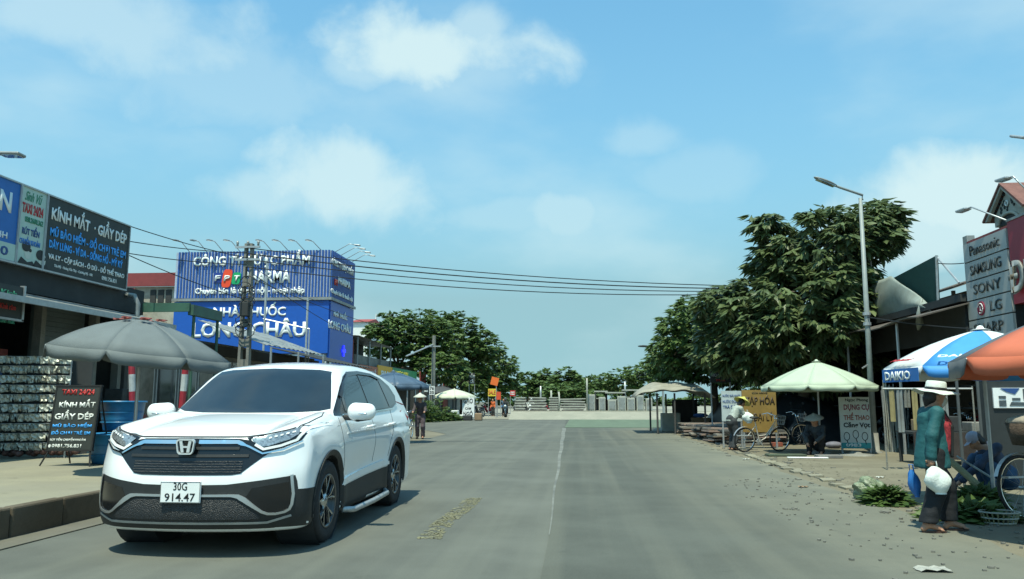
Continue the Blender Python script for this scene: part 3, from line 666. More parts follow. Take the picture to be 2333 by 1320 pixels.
y1 = yb[1]; line(b1, 'ÊN', y1 - .75, y1 - .22, ZB + .90, ZB + 1.40, M_wht, .035)
MB().bbox(XL + .302, XL + .308, yb[0] + .02, y1 - .02, ZB + .01, ZB + .33).build('lower_band', M_signg, b1)
line(b1, 'Ĩ', y1 - .62, y1 - .54, ZB + .62, ZB + .84, M_wht); line(b1, '24H', y1 - .62, y1 - .26, ZB + .40, ZB + .52, M_wht); line(b1, '60', y1 - .62, y1 - .2, ZB + .08, ZB + .26, M_navy, .04)
b2 = board(yb[1] + .01, yb[2], M_signg, 'narrow pale green billboard with a taxi number and two portraits in sunglasses')
a, e = yb[1] + .07, yb[2] - .07; w_ = e - a
line(b2, 'Sinh Vũ', a + .05, e - .12, ZT - .26, ZT - .06, M_grn, .0, shear=.25)
line(b2, 'TAXI 24/24', a, e - .02, ZT - .51, ZT - .31, M_red, .03); line(b2, '038.2600.362', a + .1, e, ZT - .68, ZT - .57, M_grn, .02)
line(b2, 'RÚT TIỀN', a + .05, e - .08, ZT - .93, ZT - .73, M_navy, .02); line(b2, 'CHUYỂN KHOẢN', a, e - .04, ZT - 1.12, ZT - .96, M_blueink, .015)
def disc(cy, cz, ry, rz, d, n=18): return [(XL + .302 + d, cy + ry * math.cos(2 * PI * i / n), cz + rz * math.sin(2 * PI * i / n)) for i in range(n)]
mb = MB(); mg = MB(); mw = MB()
for cy, cz, s in ((a + .24, ZB + .27, 1.), (a + .66, ZB + .17, 1.05)):
    MB().prism(disc(cy + .02, cz, .10 * s, .15 * s, .001), (.002, 0, 0)).build('portrait_face', mat('pale_ink', (.5, .55, .48), .5, .05), b2); mb.prism(disc(cy - .04, cz + .09, .12 * s, .10 * s, .004), (.002, 0, 0))
    for q in (-.045, .05): mb.prism(disc(cy + .03 + q, cz + .03, .04 * s, .035 * s, .004), (.003, 0, 0))
    mb.prism([(XL + .306, cy - .24, ZB + .01), (XL + .306, cy + .24, ZB + .01), (XL + .306, cy + .16, ZB + .10), (XL + .306, cy + .02, ZB + .06), (XL + .306, cy - .16, ZB + .14)], (.003, 0, 0))
k_ = mb.build('portrait_ink', M_ink, b2); k_['kind'] = 'stuff'
b3 = board(yb[2] + .01, yb[3], M_signb, 'large black billboard with white and azure capitals over the dark shop')
a, e = yb[2] + .16, yb[3] - .12; w_ = e - a
line(b3, 'KÍNH MẮT', a, a + .47 * w_, ZT - .46, ZT - .08, M_wht, .045); line(b3, '· GIẦY DÉP', a + .53 * w_, e, ZT - .46, ZT - .08, M_wht, .045)
line(b3, 'MŨ BẢO HIỂM - ĐỒ CHƠI TRẺ EM', a, e, ZT - .80, ZT - .54, M_azure, .045); line(b3, 'DÂY LƯNG - VÍ DA - ĐỒNG HỒ - MỸ KÝ', a, e - .1, ZT - 1.05, ZT - .80, M_azure, .045)
line(b3, 'VA LY - CẶP SÁCH - Ô DÙ - ĐỒ THỂ THAO', a, e, ZT - 1.30, ZT - 1.11, M_wht, .035); line(b3, 'Yên Mỹ - Hoàng Văn Thụ - Chương Mỹ - HN', a + .2, a + .55 * w_, ZT - 1.43, ZT - 1.35, M_wht, .0)
line(b3, '0981.756.831', a + .68 * w_, e - .3, ZT - 1.43, ZT - 1.34, M_wht, .0)
# floodlight on a bent arm
def flood(base, mid, head, label, group, r=.018, L=.30, aim=None):
    t = thing('floodlight', label, 'floodlight', base, group)
    MB().path([base, mid, head], r, 6).build('arm', M_steel, t, True)
    d = (Vector(head) - Vector(mid)).normalized(); d.z *= .4; d.normalize(); q = d.to_track_quat('Y', 'Z').to_matrix()
    h = MB().box(Vector(head) + d * L * .5, (L * .62, L, .055), basis=q); h.build('lamp_head', M_tin if r > .02 else M_steel, t, bevel=.02)
    MB().box(Vector(head) + d * L * .55 - Vector((0, 0, .03)), (L * .5, L * .75, .012), basis=q).build('lamp_window', M_clear, t); return t
flood((XL + .3, 12.4, ZT), (XL + .6, 12.45, onx(-20, 350, XL + .8).z), onx(2, 352, XL + 1.0), 'grey floodlight on an arm above the blue billboard at the left picture edge', None, .022, .38)
# hanging banner inside the shop front
t = thing('menu_panel', 'dark framed lightbox with green lettering hanging under the shop canopy at the far left', 'sign', (-10.3, 12.9, 2.3))
q0, q1 = onx(-90, 700, -10.3), onx(52, 700, -10.3); zt, zb = onx(0, 645, -10.3).z, onx(0, 722, -10.3).z
MB().bbox(-10.34, -10.28, q0.y, q1.y, zb, zt).build('panel', M_signb, t); MB().bbox(-10.35, -10.26, q1.y - .05, q1.y, zb - .03, zt + .03).bbox(-10.35, -10.26, q0.y, q1.y, zb - .04, zb).build('frame', M_steel, t)
for k, s_ in enumerate(('Kính', 'Kính râm', 'Kính mắt')): text(s_, (-10.27, q1.y - .62, zt - .2 - k * .25), (0, 1, 0), (0, 0, 1), .4, .1, M_grn if k != 1 else M_red, t, ext=.004)
MB().path([(-10.3, q1.y - .1, zt), (-10.3, q1.y - .1, 3.1)], .01).build('hanger', M_steel, t)
# silver packets on a rack
rk = thing('packet_rack', 'tall wire rack hung with rows of shiny silver packets at the picture left edge', 'display rack', onz(60, 1045, .29))
M_silver = mat('silver_foil', (.34, .35, .29), .4, .6, 28, metal=.35)
RC = onz(60, 1045, .29); rd = 1800 / 12.9
packs = []
for s in range(6):
    mb = MB(); rr_ = random.Random(s)
    P = [[(-.036 + .072 * i / 2 + rr_.uniform(-.006, .006), rr_.uniform(-.025, .025), -.135 * j / 3 + rr_.uniform(-.008, .008)) for j in range(4)] for i in range(3)]
    for i in range(2):
        for j in range(3): mb.add([P[i][j], P[i + 1][j], P[i + 1][j + 1], P[i][j + 1]], [(0, 1, 2), (0, 2, 3)])
    packs.append(mb.mesh('packet')); packs[-1].materials.append(M_silver if s < 4 else mat('white_foil', (.5, .52, .45), .45, .3, 20))
cs_, sn_ = math.cos(rad(-20)), math.sin(rad(-20))
off = wloc(rk)
for r in range(10):
    z = .40 + .172 * r + .06; half = .62 + .1 * (r < 6); x_off = .0 + .012 * (9 - r)
    def rp(u, d): return Vector((RC.x + u * math.cos(rad(18)) - d * math.sin(rad(18)), RC.y + u * math.sin(rad(18)) + d * math.cos(rad(18)), z))
    zb_ = .29
    MB().path([rp(-half - .1, .02) + Vector((0, 0, .1)), rp(half, .02) + Vector((0, 0, .1))], .008, 5).build('rail', M_steel, rk)
    k = 0; u = -half - .1
    while u < half - .05:
        o = link('packet', packs[rn.randrange(6)], None, rk); p = rp(u + .055, rn.uniform(-.05, .0)); p.z += .10 + rn.uniform(-.008, .006); o.location = p - off
        o.rotation_euler = (rn.uniform(-.25, .25), rn.uniform(-.2, .2), rad(18) + rn.uniform(-.5, .5)); o.scale = (rn.uniform(.8, 1.25), 1, rn.uniform(.85, 1.02)); u += rn.uniform(.050, .066)
z = 0
mb = MB()
for u in (-.72, .62):
    for d in (-.02, .35): MB().cyl(Vector((RC.x + u * .95 - d * .31, RC.y + u * .31 + d * .95, .29)), Vector((RC.x + u * .95 - d * .31, RC.y + u * .31 + d * .95, 2.2)), .015, n=6).build('upright', M_steel, rk)
MB().box((RC.x + .1, RC.y + .25, 1.2), (1.5, .02, 1.7), rad(18)).build('backing_panel', M_dark, rk)
mb = MB()
for i in range(16): mb.ell((RC.x - .7 + i * .09, RC.y - .05 + i * .028 + rn.uniform(-.1, .05), .36 + rn.uniform(0, .06)), (.07, .09, .06), 7, 5)
solo('scrap_heap', mb, mat('mixed_bags', (.12, .06, .05), .6, .8, 8), 'low heap of small reddish bags at the foot of the silver packet rack', 'bags', smooth=True)
# A-board
ab = thing('shop_board', 'black standing shop board with red, white and blue lettering on the left sidewalk', 'sign', onz(166, 1056, .29))
A0 = onz(112, 1062, .29); dd = A0.y
rt = Vector((math.cos(rad(-2)), math.sin(rad(-2)), 0)); upv = Vector((0.02, .10, 1)).normalized()
s_ = 1800 / 12.2; org = ony(108, 1026, dd) ; W_ = 112 / s_ ; H2 = 150 / s_
nn = rt.cross(upv); Bm = Matrix((rt, -nn, upv)).transposed()
MB().box(org + rt * W_ / 2 + upv * H2 / 2, (W_, .03, H2), basis=Bm).build('panel', M_signb, ab)
fr_ = MB()
for c_, d_ in ((upv * 0, (W_ + .04, .045, .025)), (upv * H2, (W_ + .04, .045, .025))): fr_.box(org + rt * W_ / 2 + c_, d_, basis=Bm)
for k in (0, W_): fr_.box(org + rt * k + upv * H2 / 2, (.025, .045, H2), basis=Bm)
fr_.build('frame', M_black, ab)
for k in (0.03, W_ - .03):
    MB().path([org + rt * k, org + rt * (k + (-.1 if k < .1 else .05)) + Vector((0, -.06, -.24))], .014, 6).build('leg', M_black, ab); MB().path([org + rt * k + upv * H2 * .95 + Vector((0, .03, 0)), Vector((org.x + k, org.y + .55, .29))], .014, 6).build('leg', M_black, ab)
og = org - nn * 0 + nn * .017
for s2, y0, h2, x0, w2, m2, b2_ in (('TAXI 24/24', .86, .085, .14, .74, M_red, .04), ('KÍNH MẮT', .66, .13, .12, .82, M_wht, .045), ('GIẦY DÉP', .47, .15, .06, .88, M_wht, .045), ('MŨ BẢO HIỂM', .35, .075, .05, .88, M_azure, .04),
                                ('ĐỒ CHƠI TRẺ EM', .24, .075, .04, .88, M_azure, .04), ('RÚT TIỀN CHUYỂN KHOẢN', .14, .055, .04, .8, M_wht, .02), ('0981.756.831', .04, .055, .10, .66, M_wht, .02)):
    text(s2, og + rt * (W_ * x0) + upv * (H2 * y0), rt, upv, W_ * w2, H2 * h2, m2, ab, bold=b2_, ext=.005)
MB().lathe([(.0, 0), (.022, 0)], 12).v
MB().prism([og + rt * (W_ * .05 + .022 * math.cos(i * PI / 6)) + upv * (H2 * .065 + .026 * math.sin(i * PI / 6)) for i in range(12)], nn * .004).build('phone_mark', M_wht, ab)
# ------------------------------------------------------------------ umbrellas
def umbrella(label, c, R, ze, zt, mats, n=8, val=.15, rot=0., bulge=.32, pole=True, tilt=(0, 0), group='market umbrellas', zfoot=0., names=None, scallop=.02, slim=1.):
    c = Vector(c); t = thing('market_umbrella', label, 'umbrella', (c.x, c.y, zfoot), group)
    def P(a, u):                                       # canopy surface: angle, 0 centre .. 1 rim
        k = (a - rot) / (2 * PI / n); f = abs((k % 1) - .5) * 2          # 1 at a rib, 0 between
        rr_ = R * u * (math.cos(PI / n) / math.cos(((k % 1) - .5) * 2 * PI / n)) ** .85
        z = zt - (zt - ze) * ((1 - bulge) * u + bulge * u ** 2.4) + .012 * (f ** 2 - .35) * u * R
        x, y = rr_ * math.cos(a), rr_ * math.sin(a)
        return Vector((c.x + x, c.y + y, z + tilt[0] * x + tilt[1] * y))
    for i in range(n):
        a0, a1 = rot + 2 * PI * i / n, rot + 2 * PI * (i + 1) / n; m = mats[i % len(mats)]
        mb = MB(); ns = 6
        mb.grid(lambda u, v: P(a0 + (a1 - a0) * v + 1e-6, .02 + .98 * u), ns, 6)
        o = mb.build('canopy_panel', m, t, True); so = o.modifiers.new('cloth', 'SOLIDIFY'); so.thickness = .006; mb = MB()
        edge_ = [P(a0 + (a1 - a0) * j / 6 + 1e-6, 1) for j in range(7)]
        mb.grid(lambda u, v: (lambda e: e + (e - c).normalized().xyz * 0 + Vector((0, 0, -val * u * (1 - .7 * (abs(v - .5) * 2) ** 12))) + Vector(((e.x - c.x), (e.y - c.y), 0)).normalized() * (.0 + .02 * math.sin(9 * v) * u))(P(a0 + (a1 - a0) * v + 1e-6, 1)), 2, 14)
        o = mb.build('valance', m, t, True)
        so = o.modifiers.new('cloth', 'SOLIDIFY'); so.thickness = .006
        MB().path([P(a0 + 1e-5, u) - Vector((0, 0, .02)) for u in (.05, .3, .6, .8, 1.)], .008, 5).build('rib', M_steel, t)
        st = MB().cyl(Vector((c.x, c.y, zt - (zt - ze) * .95)), P(a0 + 1e-5, .55) - Vector((0, 0, .02)), .007, n=5); st.build('strut', M_steel, t)
    MB().lathe([(0, zt + .05), (.03, zt + .04), (.05, zt + .005), (.12, zt - .01)], 10, (c.x, c.y, 0)).build('finial', mats[0], t, True)
    if pole:
        MB().cyl((c.x, c.y, zfoot + .05), (c.x, c.y, zt), .024 * slim, n=8).build('pole', M_steel, t)
        MB().lathe([(0, .12), (.05, .12), (.06, .08), (.2, .06), (.24, .0)], 16, (c.x, c.y, zfoot)).build('base', M_concrete, t, True)
    return t
M_ugrey = mat('grey_canvas', (.12, .14, .14), .75, .1, 3, .3, 300)
uc = ony(312, 900, 11.0)
umbrella('big grey canvas umbrella with a scalloped edge on the left sidewalk beside the SUV', (uc.x, 11.0, 0), 1.28, 1.98, 2.50, [M_ugrey], 8, .17, rad(12), .55, zfoot=.29, tilt=(-.10, 0))
mb = MB()
for i in range(14):
    a = i * .9; mb.box((uc.x + .3 * math.cos(a), 11 + .3 * math.sin(a), 2.47 + .01 * (i % 3)), (.16, .05, .01), a * 1.7, .25 * math.sin(a))
solo('ribbon_trim', mb, mat('faded_red_ribbon', (.42, .12, .10), .7, .2), 'faded red ribbons bunched on top of the big grey umbrella', 'ribbon')
# barrier posts, red and white
M_pred = mat('post_red', (.30, .02, .03), .55, .2, 8)
for px_, y_, lean, lab in ((300, 13.2, .09, 'red and white banded post left of the umbrella pole, leaning to the right'), (425, 13.6, -.04, 'red and white banded post just beyond the left door mirror of the SUV')):
    top = ony(px_, 815, y_); t = thing('banded_post', lab, 'post', (top.x, y_, .29), 'red and white posts')
    hh = top.z - .29
    for k in range(6): MB().cyl((top.x + lean * (hh - hh * k / 6) , y_, .29 + hh * k / 6), (top.x + lean * (hh - hh * (k + 1) / 6), y_, .29 + hh * (k + 1) / 6), .055, n=10).build('band', M_pred if k % 2 else mat('post_white', (.42, .44, .42), .6, .25, 6), t)
# blue tubs
t0 = onz(262, 1055, .29)
for k, (dx, dy, z, s, lab) in enumerate(((-.06, 1.5, 0, 1., 'large blue plastic tub standing behind the black shop board'), (.42, 1.4, 0, .92, 'blue plastic tub half hidden by the SUV bonnet'), (.1, 1.55, .46, .84, 'upturned blue basin, topmost of the stacked tubs'))):
    s *= 1.25; c_ = (ony(258, 950, 12.6).x + dx * .5, 12.0 + dy * .5, .29 + z * 1.15); tt = thing('plastic_tub', lab, 'tub', c_, 'blue plastic tubs')
    m_ = mat('blue_plastic', (.03, .20, .42), .35, .2, 4)
    MB().lathe([(0, .01), (.26 * s, .01), (.30 * s, .2), (.33 * s, .46), (.355 * s, .46), (.355 * s, .49), (.32 * s, .49), (.28 * s, .2), (.25 * s, .03), (0, .03)], 24, c_).build('tub_body', m_, tt, True)
    for z2 in (.14, .3): MB().lathe([(.295 * s, z2 - .012), (.31 * s + z2 * .04, z2), (.30 * s, z2 + .012)], 24, c_).build('rib', m_, tt, True)
# second unit behind: glazed shop with clutter, long tin canopies
shop2 = thing('glazed_shop', 'low shop with glass doors and tin awnings between the black billboard and the blue pharmacy', 'shop', (-13, 24, 0))
MB().bbox(-17.5, -11.3, 18.8, 33, 0, 3.1).build('wall', mat('grimy_plaster', (.22, .22, .20), .8, .2, 2, dirt=GREY_DIRT), shop2)
for i, y in enumerate(np.arange(19.1, 32.5, 1.15)):
    f = MB().bbox(-11.3, -11.22, y, y + 1.05, .15, 2.55).build('door', M_steel, shop2)
    MB().bbox(-11.22, -11.205, y + .07, y + .98, .25, 2.45).build('pane', M_glass if i % 3 else mat('curtained_glass', (.12, .11, .09), .2, .5, 3), f)
def corr(name, p0, u, v, nu, m, parent, amp=.018):   # corrugated sheet: ridges run along v
    p0, u, v = Vector(p0), Vector(u), Vector(v); nrm = u.cross(v).normalized(); mb = MB()
    mb.grid(lambda a, b: p0 + u * a + v * b + nrm * amp * math.sin(a * nu * PI), nu * 2, 1); o = mb.build(name, m, parent, False); so = o.modifiers.new('gauge', 'SOLIDIFY'); so.thickness = .01; return o
corr('awning', (-11.3, 22.5, 3.7), (0, 5.2, 0), (2.1, 0, -.75), 26, M_tin, shop2)
corr('awning', (-11.3, 28, 3.25), (0, 5.4, 0), (2.4, 0, -.55), 26, M_dark, shop2)
for y in (22.7, 25, 27.5, 30.5, 33): MB().cyl((-9.1, y, 0), (-9.1, y, 2.9 if y < 28 else 2.72), .035, n=6).build('post', M_steel, shop2)
MB().bbox(-11.28, -11.1, 19, 33, 2.7, 3.0).build('header', M_dark, shop2)
cn = thing('green_canopy', 'dark green tin canopy jutting out past the end of the black billboard', 'canopy', (-10.6, 20, 3.5))
corr('roof_sheet', (-12.6, 18.75, 3.95), (0, 1.5, 0), (3.05, 0, -.35), 10, M_green, cn); MB().bbox(-9.66, -9.52, 18.7, 20.3, 3.42, 3.68).build('edge_board', M_green, cn)
MB().bbox(-12.6, -9.6, 18.64, 18.72, 3.50, 3.72).build('edge_board', M_green, cn)
for y in (18.9, 20.2): MB().cyl((-9.6, y, .0), (-9.6, y, 3.45), .04, n=8).build('post', M_green, cn)
# red-roofed house behind
hb = thing('rear_house', 'low house with a maroon fascia and pinkish tiled roof seen over the left shops', 'house', (-27, 47, 0))
q0, q1 = ony(180, 622, 46), ony(410, 622, 46); z1, z2, z3 = ony(350, 622, 46).z, ony(350, 652, 46).z, ony(350, 700, 46).z
M_maroon = mat('maroon_tin', (.20, .035, .035), .6, .15, 2)
MB().bbox(q0.x, q1.x, 46, 46.2, z2, z1).build('fascia', M_maroon, hb); MB().bbox(q0.x, q1.x - .3, 46.3, 52, 0, z2).build('wall', mat('cream_wall', (.36, .35, .29), .8, .12, 2, dirt=GREY_DIRT), hb)
mb = MB(); mb.add([(q0.x, 44, z3 + .2), (q1.x - 1.4, 44, z3 + .2), (q1.x - 3.0, 46.25, z2 - .05), (q0.x, 46.25, z2 - .05)], [(0, 1, 2, 3)]); o = mb.build('roof', mat('pink_tiles', (.33, .10, .09), .7, .2, 6), hb)
for k in range(3): f = MB().bbox(q1.x - 1.35 + k * .5 - .6, q1.x - 1.0 + k * .5 - .6, 46.22, 46.3, z3 + .3, z2 - .2).build('window', M_dark, hb)

# ------------------------------------------------------------------ pharmacy with slatted blue sign
YF = 37.2
ph = thing('pharmacy', 'blue two-tier pharmacy block with big white lettering, a slatted upper sign and floodlights', 'shop', (-15.8, YF + 2, 0))
M_pb = mat('pharmacy_blue', (.008, .085, .40), .4, .06)
M_sl = mat('slat_blue', (.02, .08, .30), .4, .12); M_sld = mat('slat_backing', (.34, .40, .50), .5, .2)
xl, xr = ony(400, 700, YF).x, ony(750, 700, YF).x; zt = ony(600, 573, YF).z; zm = ony(600, 681, YF).z; zlo = ony(600, 806, YF).z
y2 = onx(804, 700, xr).y
MB().bbox(xl + .1, xr - .1, YF + .1, y2 - .1, 0, zt - .25).build('wall', mat('shop_white_wall', (.42, .45, .45), .7, .1, dirt=GREY_DIRT), ph)
lf = MB().bbox(xl - .05, xr, YF - .05, YF + .08, zlo, zm - .12).build('lower_sign', M_pb, ph); ls = MB().bbox(xr - .08, xr + .05, YF + .08, y2, zlo - .3, zm - .12).build('side_sign', mat('pharmacy_blue', (0, 0, 0)), ph)
MB().bbox(xl - .15, xr + .15, YF - .16, YF - .02, zm - .1, zm + .03).bbox(xr + .02, xr + .16, YF - .02, y2, zm - .1, zm + .03).build('ledge', M_tin, ph)
up_ = MB().bbox(xl - .1, xr, YF - .02, YF + .06, zm + .06, zt).bbox(xr - .06, xr + .02, YF + .06, y2, zm + .06, zt).build('upper_sign', M_sld, ph)
slm = MB().bbox(-.040, .040, -.05, 0, 0, zt - zm - .04).mesh('slat'); slm.materials.append(M_sl)
slw = MB().bbox(-.02, .02, -.012, 0, 0, zt - zm - .04).mesh('slat'); slw.materials.append(M_wht)
offp = wloc(up_)
ns = 50
for i in range(ns):
    x = xl + (xr - xl) * (i + .5) / ns; o = link('slat', slm, None, up_); o.location = Vector((x, YF - .022, zm + .05)) - offp
for i in range(24):
    y = YF + (y2 - YF) * (i + .5) / 24; o = link('slat', slm, None, up_); o.location = Vector((xr + .022, y, zm + .05)) - offp; o.rotation_euler.z = PI / 2
def fl(s, x0, x1, yt, yb_, m=M_wht, bold=.05, y=YF - .075, par=None, ext=.03, **k):    # picture columns/rows -> the facade plane
    a, b = ony(x0, yb_, y), ony(x1, yb_, y); c_ = ony(x0, yt, y)
    return text(s, a, (1, 0, 0), (0, 0, 1), b.x - a.x, c_.z - a.z, m, par or up_, bold=bold, ext=ext, **k)
fl('CÔNG TY DƯỢC PHẨM', 440, 706, 574, 613); fl('PHARMA', 553, 662, 618, 646); fl('Chuyên bán lẻ thuốc nội - ngoại nhập', 444, 694, 653, 675, bold=.035)
fl('NHÀ THUỐC', 486, 651, 690, 722, y=YF - .052, par=lf, bold=.045); fl('LONG CHÂU', 437, 696, 727, 770, y=YF - .052, par=lf, bold=.06)
# three-part logo with slanted lozenges
def para(x0, x1, yt, yb_, sl, m, y):
    P = [ony(x0, yb_, y), ony(x1, yb_, y), ony(x1 + sl, yt, y), ony(x0 + sl, yt, y)]
    n_ = 6; out = []
    c_ = sum(P, Vector()) / 4
    for i in range(4):
        a, b, p_ = P[i - 1], P[(i + 1) % 4], P[i]
        for k in range(n_ + 1):
            u = k / n_; q = (p_ + (a - p_) * .30).lerp(p_, u).lerp(p_.lerp(p_ + (b - p_) * .30, u), u); out.append(q)
    MB().prism(out, (0, .03, 0)).build('logo_shape', m, up_)
M_fo = mat('logo_orange', (.75, .07, .02), .4, .04); M_fg = mat('logo_green', (.01, .32, .12), .4, .04)
para(503, 524, 614, 655, 7, M_fo, YF - .11); para(526, 545, 621, 648, 5, M_fg, YF - .11)
MB().prism([ony(486, 644, YF - .10), ony(506, 644, YF - .10), ony(508, 622, YF - .10), ony(488, 622, YF - .10)], (0, .02, 0)).build('logo_shape', mat('logo_blue', (.02, .05, .25), .4, .04), up_)
for s2, x0, x1 in (('F', 488, 500), ('P', 509, 522), ('T', 531, 543)): fl(s2, x0, x1, 628, 641, y=YF - .125, bold=.04, shear=.25)
def fs_(s, u0, u1, yt, yb_, m, par, x=None, bold=.05):       # on the street side
    x = x or xr + .055; a, b = onx(u0, 700, x).y, onx(u1, 700, x).y; zc = lambda py: onx((u0 + u1) / 2, py, x).z
    text(s, (x, a, zc(yb_)), (0, 1, 0), (0, 0, 1), b - a, zc(yt) - zc(yb_), m, par, bold=bold, ext=.03)
fs_('CÔNG TY DƯỢC PHẨM', 752, 802, 592, 618, M_wht, up_, xr + .08); fs_('PHARMA', 768, 796, 636, 652, M_wht, up_, xr + .08); fs_('FPT', 760, 767, 636, 650, M_fo, up_, xr + .08); fs_('Chuyên bán lẻ thuốc nội', 752, 802, 664, 680, M_wht, up_, xr + .08, .03)
fs_('NHÀ THUỐC', 760, 791, 708, 726, M_wht, ls); fs_('LONG CHÂU', 749, 800, 732, 755, M_wht, ls, bold=.03)
# ground floor glazing and posters
M_poster = mat('poster_blue', (.03, .12, .42), .4, .3, 4)
for i in range(9):
    x = xl + .1 + (xr - xl - .2) * i / 9; w3 = (xr - xl - .2) / 9 - .08
    f = MB().bbox(x, x + w3, YF + .02, YF + .09, 0.1, zlo - .05).build('shop_window', M_wht, ph); MB().bbox(x + .05, x + w3 - .05, YF + .005, YF + .02, .2, zlo - .75).build('pane', M_glass, f); MB().bbox(x + .05, x + w3 - .05, YF + .003, YF + .018, zlo - .7, zlo - .12).build('poster', M_poster if i % 2 else M_pb, f)
crx, crz = onx(782, 797, xr + .06).y, onx(782, 800, xr + .06).z
f = MB().bbox(xr - .02, xr + .04, YF + .3, y2 - .1, 2.0, zlo - .32).build('side_window', M_wht, ph); MB().bbox(xr + .04, xr + .06, YF + .5, y2 - .3, 2.1, zlo - .42).build('pane', M_poster, f)
cm = bpy.data.materials.new('lit_blue_cross'); cm.use_nodes = True; cb = cm.node_tree.nodes['Principled BSDF']; cb.inputs['Base Color'].default_value = (.02, .02, .6, 1); cb.inputs['Emission Color'].default_value = (.02, .03, 1, 1); cb.inputs['Emission Strength'].default_value = 1.2; MATS['lit_blue_cross'] = cm
MB().box((xr + .09, crx, crz), (.05, .55, .16)).box((xr + .091, crx, crz), (.05, .16, .55)).build('pharmacy_cross', cm, ph)
for i, px_ in enumerate((431, 470, 507, 545, 618, 655, 692, 730)):
    b_ = ony(px_ + 2, 573, YF); h_p = ony(px_ - 17, 553, YF); 
    flood((b_.x, YF, zt), (b_.x - .35, YF - .25, h_p.z), (b_.x - .42, YF - .38, h_p.z + .01), 'floodlight on a bent arm on the pharmacy front, number %s from the left' % ('first second third fourth fifth sixth seventh eighth'.split()[i]), 'floodlights along the pharmacy front', .02, .3)
for i, (px_, py_) in enumerate(((762, 580), (775, 586), (788, 592), (800, 600))):
    yv = onx(px_, py_, xr).y
    flood((xr, yv, zt), (xr + .75, yv, zt + .42), (xr + 1.0, yv, zt + .36), 'floodlight reaching out over the pharmacy side wall, %s from the corner' % ('first second third fourth'.split()[i]), 'floodlights along the pharmacy side', .018, .3)

# goods inside the dark eyewear shop and against its front
goods_cols = [mat('goods_red', (.20, .04, .03), .6, .3, 9), mat('goods_blue', (.03, .09, .22), .6, .3, 9), mat('goods_ivory', (.30, .29, .22), .6, .3, 9), mat('goods_dark', (.04, .045, .045), .6, .3, 9), mat('goods_green', (.04, .13, .08), .6, .3, 9)]
for r_, z_ in enumerate((.64, 1.14, 1.64, 2.14)):
    y = 12.5
    while y < 15.3:
        w = rn.uniform(.18, .4); hh_ = rn.uniform(.18, .36)
        if rn.random() < .8: MB().bbox(-12.0, -11.7, y, y + w - .03, z_, z_ + hh_).build('goods_box', goods_cols[rn.randrange(5)], shop)
        y += w
    MB().bbox(-12.05, -11.6, 12.4, 15.4, z_ - .04, z_).build('shelf', M_tin, shop)
for i, (y, h, m_, lab) in enumerate(((16.0, .9, goods_cols[2], 'ivory plastic drawer unit before the grey roller shutter'), (17.6, 1.3, goods_cols[3], 'dark cabinet beside the shop column, right of the roller shutter'), (18.2, .7, goods_cols[0], 'low red box against the end of the eyewear shop'))):
    solo('cabinet', MB().bbox(-11.0, -10.55, y, y + .5, .29, .29 + h), m_, lab, 'cabinet', bevel=.02)
# ------------------------------------------------------------------ trees
def leaf_mat(name, a, b, rough=.45):
    m = bpy.data.materials.new(name); m.use_nodes = True; N = m.node_tree.nodes; L = m.node_tree.links; p = N['Principled BSDF']; p.inputs['Roughness'].default_value = rough; p.inputs['Specular IOR Level'].default_value = .45
    g = N.new('ShaderNodeNewGeometry'); n = N.new('ShaderNodeTexNoise'); n.inputs['Scale'].default_value = 1.1; n.inputs['Detail'].default_value = 6; L.new(g.outputs['Position'], n.inputs[0])
    r = N.new('ShaderNodeMapRange'); L.new(n.outputs[0], r.inputs[0]); r.inputs[1].default_value = .35; r.inputs[2].default_value = .65
    ri = N.new('ShaderNodeMath'); ri.operation = 'MULTIPLY_ADD'; L.new(g.outputs['Random Per Island'], ri.inputs[0]); ri.inputs[1].default_value = .6; L.new(r.outputs[0], ri.inputs[2]); 
    r2 = N.new('ShaderNodeMapRange'); L.new(ri.outputs[0], r2.inputs[0]); r2.inputs[2].default_value = 1.5
    x = N.new('ShaderNodeMix'); x.data_type = 'RGBA'; L.new(r2.outputs[0], x.inputs[0]); x.inputs[6].default_value = (*a, 1); x.inputs[7].default_value = (*b, 1)
    bf = N.new('ShaderNodeMix'); bf.data_type = 'RGBA'; L.new(g.outputs['Backfacing'], bf.inputs[0]); L.new(x.outputs[2], bf.inputs[6])
    li = N.new('ShaderNodeMix'); li.data_type = 'RGBA'; li.inputs[0].default_value = .35; L.new(x.outputs[2], li.inputs[6]); li.inputs[7].default_value = (.15, .18, .11, 1); L.new(li.outputs[2], bf.inputs[7])
    L.new(bf.outputs[2], p.inputs['Base Color']); p.inputs['Subsurface Weight'].default_value = 0
    tr = N.new('ShaderNodeBsdfTranslucent'); L.new(x.outputs[2], tr.inputs[0]); ms = N.new('ShaderNodeMixShader'); ms.inputs[0].default_value = .28; L.new(p.outputs[0], ms.inputs[1]); L.new(tr.outputs[0], ms.inputs[2]); L.new(ms.outputs[0], N['Material Output'].inputs[0])
    MATS[name] = m; return m
M_leaf1 = leaf_mat('broad_leaves', (.032, .060, .020), (.15, .195, .075)); M_leaf2 = leaf_mat('fine_leaves', (.036, .075, .018), (.12, .19, .045), .55); M_leaf3 = leaf_mat('far_leaves', (.04, .08, .022), (.12, .19, .05), .6)
M_bark = mat('bark', (.10, .08, .055), .9, .25, 6, .6, 30)
